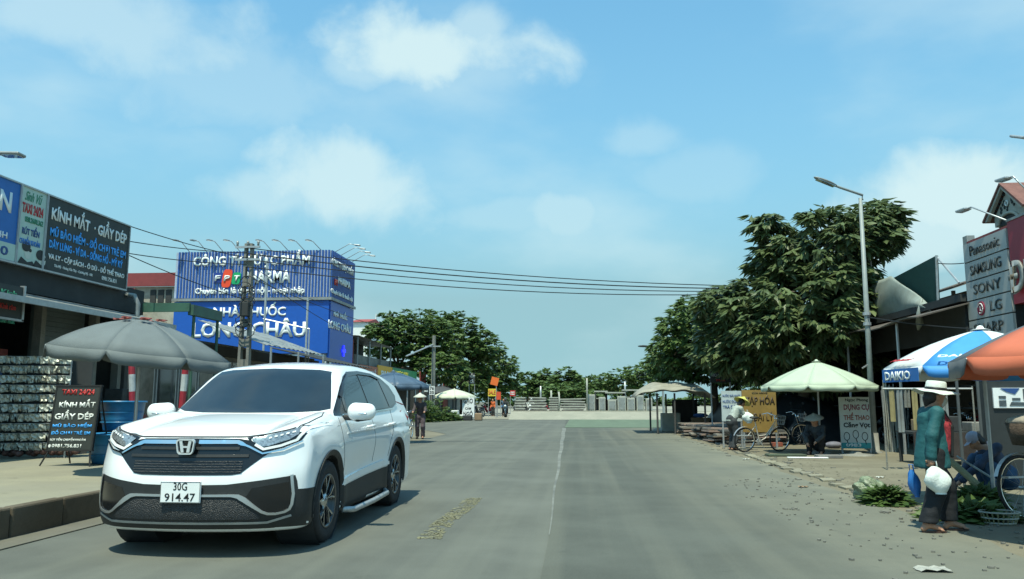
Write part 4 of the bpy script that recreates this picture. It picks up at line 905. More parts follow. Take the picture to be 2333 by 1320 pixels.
def leaf_geo(tips, dirs, nl, ll, lw, droop, rg):
    """leaves folded along the midrib, set in rosettes at the tips"""
    n = len(tips); T = np.repeat(tips, nl, 0); Dd = np.repeat(dirs, nl, 0); m = n * nl
    a = rg.uniform(0, 2 * PI, m); out = np.stack([np.cos(a), np.sin(a), np.zeros(m)], 1)
    d = Dd * .7 + out * rg.uniform(.4, 1.1, (m, 1)); d[:, 2] -= droop * rg.uniform(.3, 1.2, m); d /= np.linalg.norm(d, axis=1)[:, None]
    up = np.array([0, 0, 1.]) + rg.normal(0, .35, (m, 3)); s = np.cross(d, up); s /= np.linalg.norm(s, axis=1)[:, None] + 1e-9; nn = np.cross(s, d)
    L = ll * rg.uniform(.6, 1.25, (m, 1)); W = lw * rg.uniform(.7, 1.2, (m, 1)); B = T + out * L * .12 + rg.normal(0, .05 * ll, (m, 3))
    P = np.stack([B, B + d * L * .45 + s * W - nn * W * .35, B + d * L * .5, B + d * L * .45 - s * W - nn * W * .35, B + d * L - nn * L * .12], 1)
    F = np.array([[0, 1, 2], [1, 4, 2], [0, 2, 3], [3, 2, 4]]); idx = (np.arange(m) * 5)[:, None, None] + F[None]
    return P.reshape(-1, 3), idx.reshape(-1, 3), P
def tree(label, base, lobes, ntip, nl, ll, lw, droop, m, seed, cat='tree', group=None, name='tree', trunk=.22, big=0, th=None, inner=.35):
    rg = np.random.default_rng(seed); base = Vector(base); t = thing(name, label, cat, base, group)
    lob = [(np.array(c, float), np.array(r, float)) for c, r in lobes]; wts = np.array([(r[0] * r[1] * r[2]) ** (2 / 3) for c, r in lob]); wts /= wts.sum()
    k = rg.choice(len(lob), ntip, p=wts); C = np.array([l[0] for l in lob])[k]; R = np.array([l[1] for l in lob])[k]
    u = rg.normal(0, 1, (ntip, 3)); u /= np.linalg.norm(u, axis=1)[:, None]; rad_ = np.where(rg.random(ntip) < inner, rg.uniform(.3, .85, ntip), rg.uniform(.82, 1.08, ntip))
    bump = 1 + .10 * np.sin(u[:, 0] * 5 + k * 2.1) * np.cos(u[:, 1] * 4 + k) + .07 * np.sin(u[:, 2] * 7 + k)
    tips = C + u * R * (rad_ * bump)[:, None]
    # clump: pull tips toward fewer branch ends so that gaps open between boughs
    nb = max(12, ntip // 9); bi = rg.choice(ntip, nb, replace=False); BE = tips[bi]
    dist = ((tips[:, None, :] - BE[None]) ** 2).sum(2); j = dist.argmin(1); tips = tips + (BE[j] - tips) * rg.uniform(.15, .5, (ntip, 1))
    d = u.copy(); d[:, 2] *= .6
    if big:
        view = tips[:, 1] - tips[:, 2] * .2 + rg.normal(0, .3, ntip); order = np.argsort(view)
    V, F, P = leaf_geo(tips, d, nl, ll, lw, droop, rg)
    if big:                                           # the nearest leaves are parts of their own
        nbig = big; sel = rg.choice(order[:max(nbig // 5, 1) * 2] if len(order) > nbig else order, nbig // 5, replace=False)
        li = np.concatenate([np.arange(s * nl, s * nl + 5) for s in sel]); 
        keep = np.ones(len(P), bool); keep[li] = False
        base_leaf = []
        o3 = np.array(base)
        for q in li:
            me = bpy.data.meshes.new('leaf'); me.from_pydata([tuple(x) for x in (P[q] - o3)], [], [(0, 1, 2), (1, 4, 2), (0, 2, 3), (3, 2, 4)]); link('leaf', me, m, t)
        P = P[keep]; V = P.reshape(-1, 3); F = ((np.arange(len(P)) * 5)[:, None, None] + np.array([[0, 1, 2], [1, 4, 2], [0, 2, 3], [3, 2, 4]])[None]).reshape(-1, 3)
    cr = link('crown', np_mesh('crown', V - np.array(base), F), m, t); cr['kind'] = 'stuff'
    th = th or (min(l[0][2] for l in lob) + .2)
    top = Vector((base.x * .6 + lob[0][0][0] * .4, base.y * .6 + lob[0][0][1] * .4, th))
    MB().path([base, base.lerp(top, .4) + Vector((rg.uniform(-.1, .1), 0, 0)), top], [trunk, trunk * .8, trunk * .65], 10).build('trunk', M_bark, t, True)
    for c, r in lob:
        c = Vector(c); mid = top.lerp(c, .5) + Vector((0, 0, -.2)); MB().path([top - Vector((0, 0, .3)), mid, c, c + Vector((0, 0, r[2] * .5))], [trunk * .5, trunk * .36, trunk * .2, .02], 7).build('limb', M_bark, t, True)
    mb = MB()
    for q in bi[:60]:
        c = Vector(C[q]); e = Vector(tips[q]); mb.path([c, c.lerp(e, .5) + Vector((0, 0, .08)), e], [.035, .025, .008], 4)
    tw = mb.build('twigs', M_bark, t); tw['kind'] = 'stuff'
    return t
def lb(px, py, y, rx, ry, rz):                          # lobe: picture centre at street distance y, radii in picture pixels (depth in metres)
    c = ony(px, py, y); s = y / 1780; return ((c.x, y, c.z), (rx * s, ry, rz * s))
# big broad-leaved tree on the right
g = onz(1800, 1012); 
lob_big = [lb(1890, 560, 26, 130, 2.2, 88), lb(1985, 520, 26, 75, 1.6, 62), lb(1770, 590, 26.5, 55, 1.4, 55), lb(1850, 670, 25.5, 135, 2.0, 62), lb(1745, 505, 26.2, 40, .8, 22), lb(1760, 750, 26, 120, 2.2, 75), lb(1880, 745, 25, 70, 1.8, 55), lb(1690, 690, 27, 100, 1.6, 55), lb(1820, 820, 27, 175, 1.8, 62), lb(1930, 700, 26, 60, 1.6, 50), lb(1700, 790, 27.5, 110, 1.8, 60)]
tree('large tree with long drooping broad leaves behind the street lamp on the right', (ony(1830, 1000, 27).x, 27.5, 0), lob_big, 2600, 10, .40, .080, .65, M_leaf1, 11, big=280, trunk=.24, inner=.45)
lob2 = [lb(1610, 735, 34, 100, 2.6, 72), lb(1560, 790, 35, 70, 2.2, 75), lb(1530, 825, 37, 62, 2, 40), lb(1680, 790, 33, 90, 2, 80), lb(1650, 838, 35, 80, 2, 36)]
tree('denser rounded tree to the left of the large broad-leaved tree', (ony(1640, 990, 34.5).x, 35, 0), lob2, 2000, 9, .3, .07, .45, M_leaf2, 12, trunk=.2, inner=.4)
tree('low dark tree rising behind the flat grey canopy near the far platform', (ony(1430, 900, 70).x, 70, .5), [lb(1430, 865, 70, 62, 2.5, 30), lb(1480, 850, 68, 50, 2.2, 35), lb(1385, 872, 71, 25, 2, 20)], 420, 8, .4, .12, .3, M_leaf2, 13, group=None, trunk=.2)
# left trees
tl = [('spreading tree over the maroon shops on the left, nearest of its row', 62, [(905, 770, 75, 45), (960, 745, 70, 38), (870, 760, 38, 24), (990, 790, 75, 55), (900, 725, 30, 12), (930, 800, 80, 40), (1010, 835, 60, 40)], 1500, 21),
      ('spreading tree over the far left pavement, in the middle of its row', 72, [(1050, 770, 62, 55), (1075, 825, 65, 50), (1010, 740, 50, 28), (1100, 790, 40, 38), (1050, 865, 60, 35)], 1300, 22),
      ('tree at the right end of the left row, beside the orange square sign', 85, [(1125, 830, 50, 45), (1155, 850, 32, 34), (1100, 870, 50, 38), (1140, 885, 42, 26)], 950, 23)]
for lab, y, lobs, nt, sd in tl:
    L_ = [lb(a, b, y + (i % 2) * 1.5, c, 2.4, d) for i, (a, b, c, d) in enumerate(lobs)]; tree(lab, (min(-9.5, L_[0][0][0]), y + 1, 0), L_, nt, 8, .42, .13, .35, M_leaf2, sd, group='trees along the far left pavement', trunk=.22, inner=.4)
far = [(1205, 878, 30, 26, 130, 'low bush-like tree at the left end of the far tree line'), (1240, 870, 24, 30, 135, 'rounded tree in the far tree line behind the striped goods, second from the left'), (1290, 868, 34, 30, 128, 'tallest rounded tree of the far tree line, left of the thin white post'),
       (1345, 880, 30, 24, 140, 'paler tree in the far tree line right of the thin white post'), (1320, 895, 40, 18, 118, 'lowest pale tree in front of the far tree line'), (1265, 890, 30, 18, 120, 'small tree in front of the far tree line, above the striped goods')]
for i, (a, b, c, d, y, lab) in enumerate(far):
    q = lb(a, b, y, c, 2.5, d); q2 = lb(a + c * .5, b + 8, y + 1, c * .7, 2.5, d * .7); tree(lab, (q[0][0], y, .5), [q, q2], 300, 7, .75, .26, .25, M_leaf3, 40 + i, group='far tree line across the road end', trunk=.3)

rgw = np.random.default_rng(99); nw = 2600; hx = rgw.uniform(-160, 170, nw); hgt = 3.2 + 1.6 * np.sin(hx * .21) + 1.3 * np.sin(hx * .53 + 1) + .8 * np.sin(hx * 1.3)
tw_ = np.stack([hx, 175 + rgw.uniform(-4, 4, nw), rgw.uniform(0, 1, nw) ** .7 * np.maximum(hgt, 1.5)], 1); Vw, Fw, _ = leaf_geo(tw_, np.tile([0, -.5, .6], (nw, 1)), 8, 1.2, .45, .2, rgw)
wd_ = link('distant_woodland', np_mesh('distant_woodland', Vw, Fw), M_leaf3); tag(wd_, 'distant band of woodland along the horizon past the road end', None, kind='stuff')
# ------------------------------------------------------------------ left, far end: shops, stalls, signs
M_brick = mat('brick_red_paint', (.28, .05, .04), .7, .2, 3)
rs = thing('maroon_shop', 'two-storey shop with a maroon tin side and an open upper veranda right of the pharmacy', 'shop', (-14, 46, 0))
XR = -12.3
def xx(px, py): return onx(px, py, XR)
z = lambda px, py: xx(px, py).z
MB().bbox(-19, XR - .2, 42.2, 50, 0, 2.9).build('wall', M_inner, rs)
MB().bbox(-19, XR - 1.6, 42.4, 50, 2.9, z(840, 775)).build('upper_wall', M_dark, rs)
for k in range(6): MB().bbox(XR - 2.6 + k * .44, XR - 2.6 + k * .44 + .41, 42.1, 42.2, 1.9, z(815, 775) - .05).build('tin_panel', M_brick, rs)
MB().add([(XR + .35, 42, z(815, 768)), (XR + .35, 50.2, z(815, 768) - .15), (-19, 50.2, z(815, 768) + .4), (-19, 42, z(815, 768) + .4)], [(0, 1, 2, 3)]).build('roof', M_tin, rs)
for y in (42.3, 44.8, 47.4, 49.9): MB().cyl((XR + .2, y, 0), (XR + .2, y, z(815, 768) - .05), .05, n=8).build('post', M_tin, rs)
MB().bbox(XR - .1, XR + .1, 42.3, 50, 3.35, 3.85).build('parapet', M_concrete, rs)
def facade_sign(name, label, y0, y1, z0, z1, m, rows, x=XR + .35, group=None):
    t = thing(name, label, 'sign', (x, (y0 + y1) / 2, z0), group); MB().bbox(x - .08, x, y0, y1, z0, z1).build('board', m, t)
    for s2, a, b, c, d, mm in rows: text(s2, (x + .004, y0 + (y1 - y0) * a, z0 + (z1 - z0) * b), (0, 1, 0), (0, 0, 1), (y1 - y0) * (c - a), (z1 - z0) * (d - b), mm, t, bold=.03, ext=.01)
    return t
facade_sign('shop_sign', 'faded brick-red sign band on the veranda of the maroon shop', 42.4, 46.2, 2.5, 3.3, mat('faded_red_sign', (.42, .13, .07), .6, .2), [('CƠM PHỞ', .1, .2, .9, .8, M_wht)])
facade_sign('shop_sign', 'bright yellow-orange sign square between the red and the green sign bands', 46.3, 49.9, 2.45, 3.45, mat('orange_yellow_sign', (.75, .38, .02), .5, .06), [('BIA', .2, .3, .8, .7, M_wht)])
facade_sign('shop_sign', 'green sign band with yellow capitals right of the yellow-orange sign', 50, 57.5, 2.45, 3.45, mat('green_sign', (.03, .25, .10), .5, .1), [('NGỌC ANH', .1, .4, .6, .85, mat('yellow_print', (.7, .6, .05), .5, .05)), ('TẠP HÓA', .1, .1, .6, .3, M_wht)])
r2 = thing('low_shop', 'low dark shop with a thin flat roof behind the green sign band', 'shop', (-14, 54, 0))
MB().bbox(-19, XR - .2, 50.2, 58, 0, 3.6).build('wall', M_inner, r2); MB().bbox(-19, XR + 1.3, 50.2, 58.3, 2.2, 2.32).build('roof', M_tin, r2)
for y in (50.5, 53, 55.5, 58): MB().cyl((XR + 1.2, y, 0), (XR + 1.2, y, 2.2), .05, n=6).build('post', M_steel, r2)
r3 = thing('low_shop', 'brown shack with patched wall panels under the spreading trees at the far left', 'shop', (-13, 66, 0))
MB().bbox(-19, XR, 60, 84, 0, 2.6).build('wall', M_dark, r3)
for i in range(9):
    y = 60.2 + i * 2.6; MB().bbox(XR, XR + .08, y, y + 2.3, .4 if i % 3 else 1.4, 2.5 if i % 2 else 3.6).build('wall_panel', (M_brick, M_concrete, mat('brown_board', (.12, .07, .05), .7, .2), M_tin)[i % 4], r3)
MB().add([(XR + .8, 60, 2.6), (XR + .8, 84, 2.6), (-19, 84, 3.6), (-19, 60, 3.6)], [(0, 1, 2, 3)]).build('roof', M_tin, r3)
# house with a red hipped roof far behind
hq = ony(825, 740, 70); hh = thing('far_house', 'small white house with a red roof peeping over the tree right of the pharmacy', 'house', (hq.x, 72, 0))
za, zb2 = ony(825, 720, 70).z, ony(825, 734, 70).z
MB().bbox(hq.x - 1.2, hq.x + .5, 70, 76, 0, zb2).build('wall', M_wht, hh); MB().add([(hq.x - 1.3, 69.8, zb2), (hq.x + .6, 69.8, zb2), (hq.x + .5, 73, za), (hq.x - 1.2, 73, za), (hq.x - 1.3, 76, zb2), (hq.x + .6, 76, zb2)], [(0, 1, 2, 3), (3, 2, 5, 4), (1, 5, 2), (0, 3, 4)]).build('roof', M_brick, hh)
MB().path([(hq.x + .45, 73, za - .1), (hq.x + .5, 73, za + .5)], .05, 5).build('finial', M_wht, hh)
# poles and cables
def hpole(label, x, y, h, w0, w1, group=None, rungs=True, name='utility_pole'):
    t = thing(name, label, 'utility pole', (x, y, 0), group)
    for s in (-1, 1): MB().add([(x + s * w0 * .5, y - .1, 0), (x + s * w0 * .28, y - .1, 0), (x + s * w0 * .28, y + .1, 0), (x + s * w0 * .5, y + .1, 0), (x + s * w1 * .5, y - .08, h), (x + s * w1 * .22, y - .08, h), (x + s * w1 * .22, y + .08, h), (x + s * w1 * .5, y + .08, h)], [(0, 1, 5, 4), (1, 2, 6, 5), (2, 3, 7, 6), (3, 0, 4, 7), (4, 5, 6, 7)]).build('chord', M_concrete, t)
    n = int(h / .55)
    for i in range(n + 1):
        z_ = i * h / n; w = w0 + (w1 - w0) * z_ / h; MB().bbox(x - w * .3, x + w * .3, y - .085, y + .085, max(0, z_ - .11), min(h, z_ + .13)).build('web', M_concrete, t)
    return t
pp = ony(562, 700, 22.5); PX = pp.x; PH = ony(567, 556, 22.5).z
pt = hpole('tall pierced concrete utility pole tangled with cables in front of the pharmacy', PX, 22.5, PH, .40, .24)
M_cable = mat('black_cable', (.01, .011, .012), .6, .1)
for dz in (.12, .5): MB().box((PX, 22.38, PH - dz), (.75, .06, .06)).build('crossarm', M_steel, pt)
for dz, dx in ((.12, -.32), (.12, 0), (.12, .32), (.5, -.3), (.5, .3)): MB().lathe([(0, .16), (.03, .15), (.045, .1), (.03, .06), (.04, .02), (.0, 0)], 8, (PX + dx, 22.38, PH - dz + .03)).build('insulator', M_tin, pt, True)
rr_ = random.Random(5)
for k in range(9):                                     # coils hung on the pole
    cz_ = PH - 1.2 - k * .14 - (k > 5) * .3; R_ = rr_.uniform(.16, .30); cxk = PX + rr_.uniform(-.06, .14)
    MB().path([(cxk + R_ * math.cos(a), 22.3 + rr_.uniform(-.04, .04), cz_ + R_ * .8 * math.sin(a)) for a in np.linspace(0, 2 * PI, 15)], .013, 5).build('cable_coil', M_cable, pt)
MB().box((PX + .05, 22.28, PH - 2.0), (.26, .2, .42)).build('junction_box', M_dark, pt, bevel=.02)
def cable(label, pts, r=.014, sag=.25, group='overhead cables'):
    P = []
    for a, b in zip(pts[:-1], pts[1:]):
        a, b = Vector(a), Vector(b); sg = sag * (b - a).length / 10
        P += [a.lerp(b, i / 14) - Vector((0, 0, 4 * sg * (i / 14) * (1 - i / 14))) for i in range(14)]
    P.append(Vector(pts[-1])); mb = MB().path(P, r, 5)
    o = link('cable', mb.mesh('cable', P[0]), M_cable); o.location = P[0]; return tag(o, label, 'cable', group)
pc = Vector((PX, 22.35, PH))
for i, (py, lab) in enumerate(((516, 'topmost'), (551, 'second'), (579, 'third'), (583, 'lowest'))):
    cable('overhead cable from the pierced pole to the black billboard, %s where they leave the board' % lab, [(XL + .3, yb[3], onx(297, py, XL + .3).z), pc - Vector((0, 0, (.45, .3, .65, 1.7)[i]))], .012, .12)
rt_end = ony(1705, 648, 30)
for i, (dz, e, lab) in enumerate(((.15, 0, 'topmost'), (.32, .10, 'second'), (.50, .22, 'third'), (.72, .30, 'lowest'))):
    b_ = ony(1700, 652 + i * 6, 27); cable('overhead cable crossing the road to the large right tree, %s of its bundle' % lab, [pc - Vector((0, 0, dz)), b_], .015 + .004 * (i == 1), .135 + .018 * i)
for i, (a, b, lab) in enumerate((((640, 640), (735, 690), 'steep service cable from the pierced pole to the near lamp post of the pharmacy'), ((720, 700), (860, 790), 'service cable dropping from the pharmacy corner towards the maroon shop'), ((800, 610), (985, 770), 'long service cable from the pharmacy to the wooden pole under the trees'))):
    p0 = pc - Vector((0, 0, .6 + .2 * i)); e_ = (ony(b[0], b[1], (36.5, 43, 54)[i])); cable(lab, [p0, e_], .012, .1, 'service cables')
# steel frame with pipes in front of the pharmacy
sf = thing('pipe_frame', 'galvanised pipe frame standing right of the pierced pole in front of the pharmacy', 'frame', (ony(600, 800, 30).x, 30, 0))
for px_, top in ((600, 600), (697, 678)):
    q = ony(px_, 800, 30); MB().cyl((q.x, 30, 0), (q.x, 30, ony(px_, top, 30).z), .045, n=8).build('pipe', M_steel, sf)
a, b = ony(600, 727, 30), ony(705, 750, 30); MB().cyl(a, b, .03, n=6).build('pipe', M_steel, sf); MB().cyl(b, (b.x, 30, 0), .03, n=6).build('pipe', M_steel, sf)
wp = ony(985, 950, 55); wpt = thing('wooden_pole', 'grey wooden pole in front of the spreading trees on the left', 'pole', (wp.x, 55, 0))
MB().cyl((wp.x, 55, 0), (wp.x + .05, 55, ony(986, 765, 55).z), .17, .12, 10).build('pole_shaft', M_concrete, wpt); MB().box((wp.x, 54.8, ony(986, 790, 55).z), (1.1, .08, .08)).build('crossarm', M_steel, wpt)
MB().cyl((wp.x, 55, ony(986, 785, 55).z), ony(925, 812, 50), .05, n=6).build('brace', M_steel, wpt)
# umbrellas far left
M_utarp = mat('blue_grey_tarp', (.06, .10, .15), .55, .2, 2.5); M_cream = mat('cream_canvas', (.50, .52, .40), .7, .12, 3)
q = ony(895, 900, 25); umbrella('faded blue-grey tarpaulin umbrella just behind the SUV, over the dark stall', (q.x, 25, 0), 1.15, 1.8, 2.25, [M_utarp], 8, .14, .3, .35)
q = ony(1035, 900, 57); umbrella('cream umbrella over the market stall by the rice sign on the left', (q.x, 57, 0), 1.6, 1.65, 2.2, [M_cream], 8, .2, .2, .35)
q = ony(1003, 900, 60); umbrella('dark grey umbrella half hidden behind the cream one by the wooden pole', (q.x, 60, 0), 1.5, 2.0, 2.5, [mat('charcoal_canvas', (.05, .055, .06), .7, .1)], 8, .18, .1, .35)
# free standing signs
def placard(name, label, px0, px1, pyt, pyb, y, m, rows, leg=True, zfoot=0., group=None, depth=.05, cat='sign'):
    a, b = ony(px0, pyb, y), ony(px1, pyb, y); zt_, zb_ = ony((px0 + px1) / 2, pyt, y).z, a.z
    t = thing(name, label, cat, ((a.x + b.x) / 2, y, zfoot), group); MB().bbox(a.x, b.x, y - depth / 2, y + depth / 2, zb_, zt_).build('board', m, t)
    e = .02 + .006 * (b.x - a.x)
    if leg and zb_ > zfoot + .05:
        for x in (a.x + e, b.x - e): MB().bbox(x - .02, x + .02, y - .02, y + .03, zfoot, zb_).build('leg', M_steel, t)
    w, h = b.x - a.x, zt_ - zb_
    for s2, u0, v0, u1, v1, mm, bo in rows: text(s2, (a.x + w * u0, y - depth / 2 - .002, zb_ + h * v0), (1, 0, 0), (0, 0, 1), w * (u1 - u0), h * (v1 - v0), mm, t, bold=bo, ext=.006)
    return t
placard('standing_sign', 'white standing sign reading GẠO NGÔ beside the cream umbrella', 1053, 1080, 906, 951, 56, M_white, [('GẠO', .1, .62, .9, .97, M_ink, .05), ('CÁM', .25, .38, .75, .54, M_ink, .02), ('NGÔ', .1, .06, .9, .34, M_ink, .05)])
placard('small_sign', 'small white sign with black marks at the foot of the wooden pole', 978, 990, 880, 900, 54, M_white, [('76', .1, .55, .9, .95, M_ink, .04), ('35', .1, .1, .9, .45, M_ink, .04)])
placard('small_sign', 'dark small sign with white marks left of the wooden pole sign', 965, 977, 883, 899, 54, M_dark, [('88', .1, .3, .9, .8, M_wht, .04)])
t = thing('square_sign', 'orange square sign turned on its corner above the far left stalls', 'sign', ony(1127, 869, 66)); q = ony(1127, 869, 66); MB().box(q, (.62, .06, .66), ry=.25).build('board', mat('orange_sign', (.75, .16, .03), .5, .08), t); MB().cyl(q + Vector((.1, .05, 0)), (q.x + .25, 66, 0), .035, n=6).build('pole', M_steel, t)
placard('banner', 'yellow banner with red lettering below the orange square sign', 1112, 1130, 886, 903, 64, mat('yellow_banner', (.65, .5, .04), .6, .1), [('SALE', .05, .2, .95, .8, M_red, .05)])
placard('banner', 'vermilion banner right beside the yellow one at the far left', 1131, 1141, 893, 911, 65, mat('vermilion', (.6, .08, .03), .6, .1), [])
placard('banner', 'dark banner with white stripes hanging before the trunk of the middle tree', 1068, 1082, 850, 876, 63, M_signb, [('MẮM', .1, .55, .9, .95, M_wht, .04), ('CÁ', .2, .1, .8, .45, M_wht, .04)])
placard('banner', 'red banner with white bars at the right end of the far left stalls', 1162, 1174, 890, 903, 70, M_red, [('—', .1, .6, .9, .75, M_wht, .06), ('—', .1, .25, .9, .4, M_wht, .06)])
# planting and goods by the cream umbrella
def shrub(label, c, r, n, m, ll=.18, seed=1, name='potted_plant'):
    rg = np.random.default_rng(seed); t = thing(name, label, 'plant', (c[0], c[1], c[2]), 'plants by the far left stalls'); u = rg.normal(0, 1, (n, 3)); u /= np.linalg.norm(u, axis=1)[:, None]; u[:, 2] = abs(u[:, 2])
    tips = np.array(c) + u * np.array(r) * rg.uniform(.3, 1, (n, 1)); V, F, _ = leaf_geo(tips, u, 4, ll, ll * .2, .2, rg); o = link('foliage', np_mesh('foliage', V - np.array(c), F), m, t); o['kind'] = 'stuff'
    for k in range(3): MB().path([(c[0] + .05 * k, c[1], c[2]), (c[0] + (k - 1) * r[0] * .3, c[1], c[2] + r[2] * .7)], .02, 5).build('stem', M_bark, t)
for i, (px_, yy_, r_, lab) in enumerate(((968, 50, (.8, .6, 1.3), 'bushy potted plant left of the small white sign'), (990, 52, (.9, .6, 1.5), 'tallest bushy plant below the wooden pole'), (1015, 53, (.8, .6, .8), 'low leafy plant under the cream umbrella, left side'), (1032, 54, (.5, .4, .5), 'smallest pale plant right of the leafy row'))):
    q = ony(px_, 955, yy_); shrub(lab, (q.x, yy_, .0), r_, 170, M_leaf2, .3, 60 + i)
M_sack = mat('white_sacks', (.55, .57, .52), .7, .2, 5); M_carton = mat('carton', (.25, .17, .10), .8, .15, 5)
for i, (px_, w, h, m_, lab) in enumerate(((1036, .5, .7, M_sack, 'white sack standing left of the rice sign'), (1046, .6, .4, M_sack, 'low white sack lying against the rice sign'), (1062, .8, .35, M_dark, 'dark tray in front of the rice sign'), (1090, .5, .5, M_carton, 'brown carton to the right of the rice sign'))):
    q = ony(px_, 950, 54.5); solo('sack' if m_ is M_sack else 'crate', MB().bbox(q.x - w / 2, q.x + w / 2, 54.3, 54.9, 0, h), m_, lab, 'sack' if m_ is M_sack else 'crate', 'goods by the rice sign', bevel=.06)

# ------------------------------------------------------------------ far end of the road: stacks and stall frames on the platform
YP = 62.; zp = .58
def pc_(px, y=YP): return ony(px, 930, y).x
def zr(py, y=YP): return ony(1300, py, y).z
M_plank = mat('pale_plank', (.34, .35, .30), .7, .15, 4); M_plankd = mat('dark_plank', (.06, .06, .055), .8, .2, 4)
for k, (a, b, n, lab) in enumerate(((1172, 1200, 5, 'stack of pale and dark planks at the left end of the far platform'), (1203, 1246, 5, 'stack of striped planks beside the far motorbikes'), (1250, 1272, 6, 'narrow plank stack left of the curved white post'), (1276, 1335, 5, 'wide stack of pale boards left of the thin tall post'))):
    st = thing('plank_stack', lab, 'plank stack', ((pc_(a) + pc_(b)) / 2, YP + 1, zp), 'plank stacks on the far platform')
    hh = zr(905) - zp if k < 3 else zr(908) - zp
    for i in range(n * 2):
        w = (pc_(b) - pc_(a)) * rn.uniform(.75, 1); off_ = rn.uniform(0, (pc_(b) - pc_(a)) - w); MB().box((pc_(a) + off_ + w / 2, YP + 1, zp + hh * (i + .5) / (n * 2)), (w, 1.4, hh / (n * 2) * .8), ry=rn.uniform(-.03, .03)).build('plank', M_plank if i % 2 else M_plankd, st)
boxes = [(1340, 1356, 899, 'first'), (1365, 1380, 905, 'second'), (1386, 1405, 911, 'third'), (1408, 1427, 903, 'fourth'), (1430, 1448, 907, 'fifth'), (1452, 1468, 901, 'sixth'), (1473, 1488, 908, 'seventh')]
for a, b, tp, o_n in boxes:
    t = thing('white_cabinet', 'pale upright cabinet on the far platform, %s from the left' % o_n, 'cabinet', ((pc_(a) + pc_(b)) / 2, YP + 1, zp), 'pale cabinets on the far platform')
    MB().bbox(pc_(a), pc_(b), YP + .5, YP + 1.3, zp, zr(tp)).build('case', M_plank, t, bevel=.03); MB().bbox(pc_(a) + .07, pc_(b) - .07, YP + .47, YP + .5, zp + .1, zr(tp) - .12).build('door', M_tin, t); MB().bbox(pc_(b) - .14, pc_(b) - .10, YP + .44, YP + .47, (zp + zr(tp)) / 2, (zp + zr(tp)) / 2 + .2).build('handle', M_steel, t)
for i, (a, b, tp) in enumerate(((1358, 1384, 893), (1384, 1425, 896), (1425, 1470, 890))):
    t = thing('stall_frame', 'open dark stall frame behind the pale cabinets, %s from the left' % ('first', 'second', 'third')[i], 'stall', ((pc_(a) + pc_(b)) / 2, YP + 2.2, zp), 'stall frames on the far platform')
    for x in (pc_(a), pc_(b)):
        for y in (YP + 1.8, YP + 3.2): MB().cyl((x, y, zp), (x, y, zr(tp)), .06, n=6).build('post', M_plankd, t)
    MB().bbox(pc_(a) - .1, pc_(b) + .1, YP + 1.7, YP + 3.3, zr(tp), zr(tp) + .1).build('top_board', M_plank, t); MB().bbox(pc_(a), pc_(b), YP + 1.8, YP + 3.2, zr(tp + 16), zr(tp + 16) + .06).build('shelf', M_plank, t); MB().bbox(pc_(a), pc_(b), YP + 3.2, YP + 3.25, zp, zr(tp + 16)).build('back_panel', M_plankd, t)
for i, (px_, tp, y_, lab) in enumerate(((1338, 862, 62, 'thin tall white post on the far platform'), (1425, 870, 64, 'dark post between the stall frames'), (1273, 893, 60.5, 'short curved white post by the plank stacks'), (1232, 880, 63, 'slim green-grey post left of the plank stacks'), (1256, 890, 63, 'shortest slim post above the striped planks'))):
    q = ony(px_, 930, y_); solo('post', MB().path([(q.x, y_, zp), (q.x + (.06 if i == 2 else 0), y_, zr(tp + 20)), (q.x, y_, ony(px_, tp, y_).z)], .07, 7), M_plank if i % 2 == 0 else M_steel, lab, 'post', smooth=True)
# wide flat canopy
fc = thing('flat_canopy', 'wide flat grey canopy standing over the dark stall near the boards', 'canopy', (ony(1535, 890, 34).x, 34, 0))
a, b = ony(1446, 886, 32.5), ony(1630, 892, 32.5); zc_ = ony(1540, 896, 32.5).z
def cf(u, v):
    x = a.x + (b.x - a.x) * u; y = 32.5 + 3.6 * v; e = (1 - (2 * u - 1) ** 4) ; return Vector((x, y, zc_ - .05 + .62 * e * math.sin(PI * (.15 + .7 * v)) - .1 + .03 * math.sin(u * 23 + v * 3)))
o = MB().grid(cf, 26, 8).build('canopy_sheet', mat('grey_tarp', (.26, .25, .20), .7, .2, 3, .4, 8), fc, True); so = o.modifiers.new('cloth', 'SOLIDIFY'); so.thickness = .03
for x in (a.x + .9, (a.x + b.x) / 2, b.x - .4):
    for y in (32.7, 36.0): MB().cyl((x, y, 0), (x, y, zc_ - .0), .04, n=6).build('post', M_plankd, fc)
MB().bbox(a.x + 1.9, b.x - .2, 36.2, 36.3, 0, zc_ - .25).build('back_panel', M_dark, fc)
for i, (x, h, m_, lab) in enumerate(((1.3, 1.0, M_plank, 'pale counter under the flat canopy, on its left'), (2.6, .75, M_carton, 'brown carton under the flat canopy'))):
    solo('counter' if i == 0 else 'crate', MB().bbox(a.x + x, a.x + x + .8, 35., 35.6, 0, h * .8), m_, lab, 'counter' if i == 0 else 'crate', bevel=.03)
mb = MB().ell((a.x + 3.0, 35.3, .70), (.33, .25, .10), 10, 6); solo('blue_bundle', mb, mat('blue_cloth', (.04, .14, .45), .7, .2, 5), 'blue cloth bundle on the brown carton under the flat canopy', 'bundle', smooth=True, base=(a.x + 3.0, 35.3, .60))
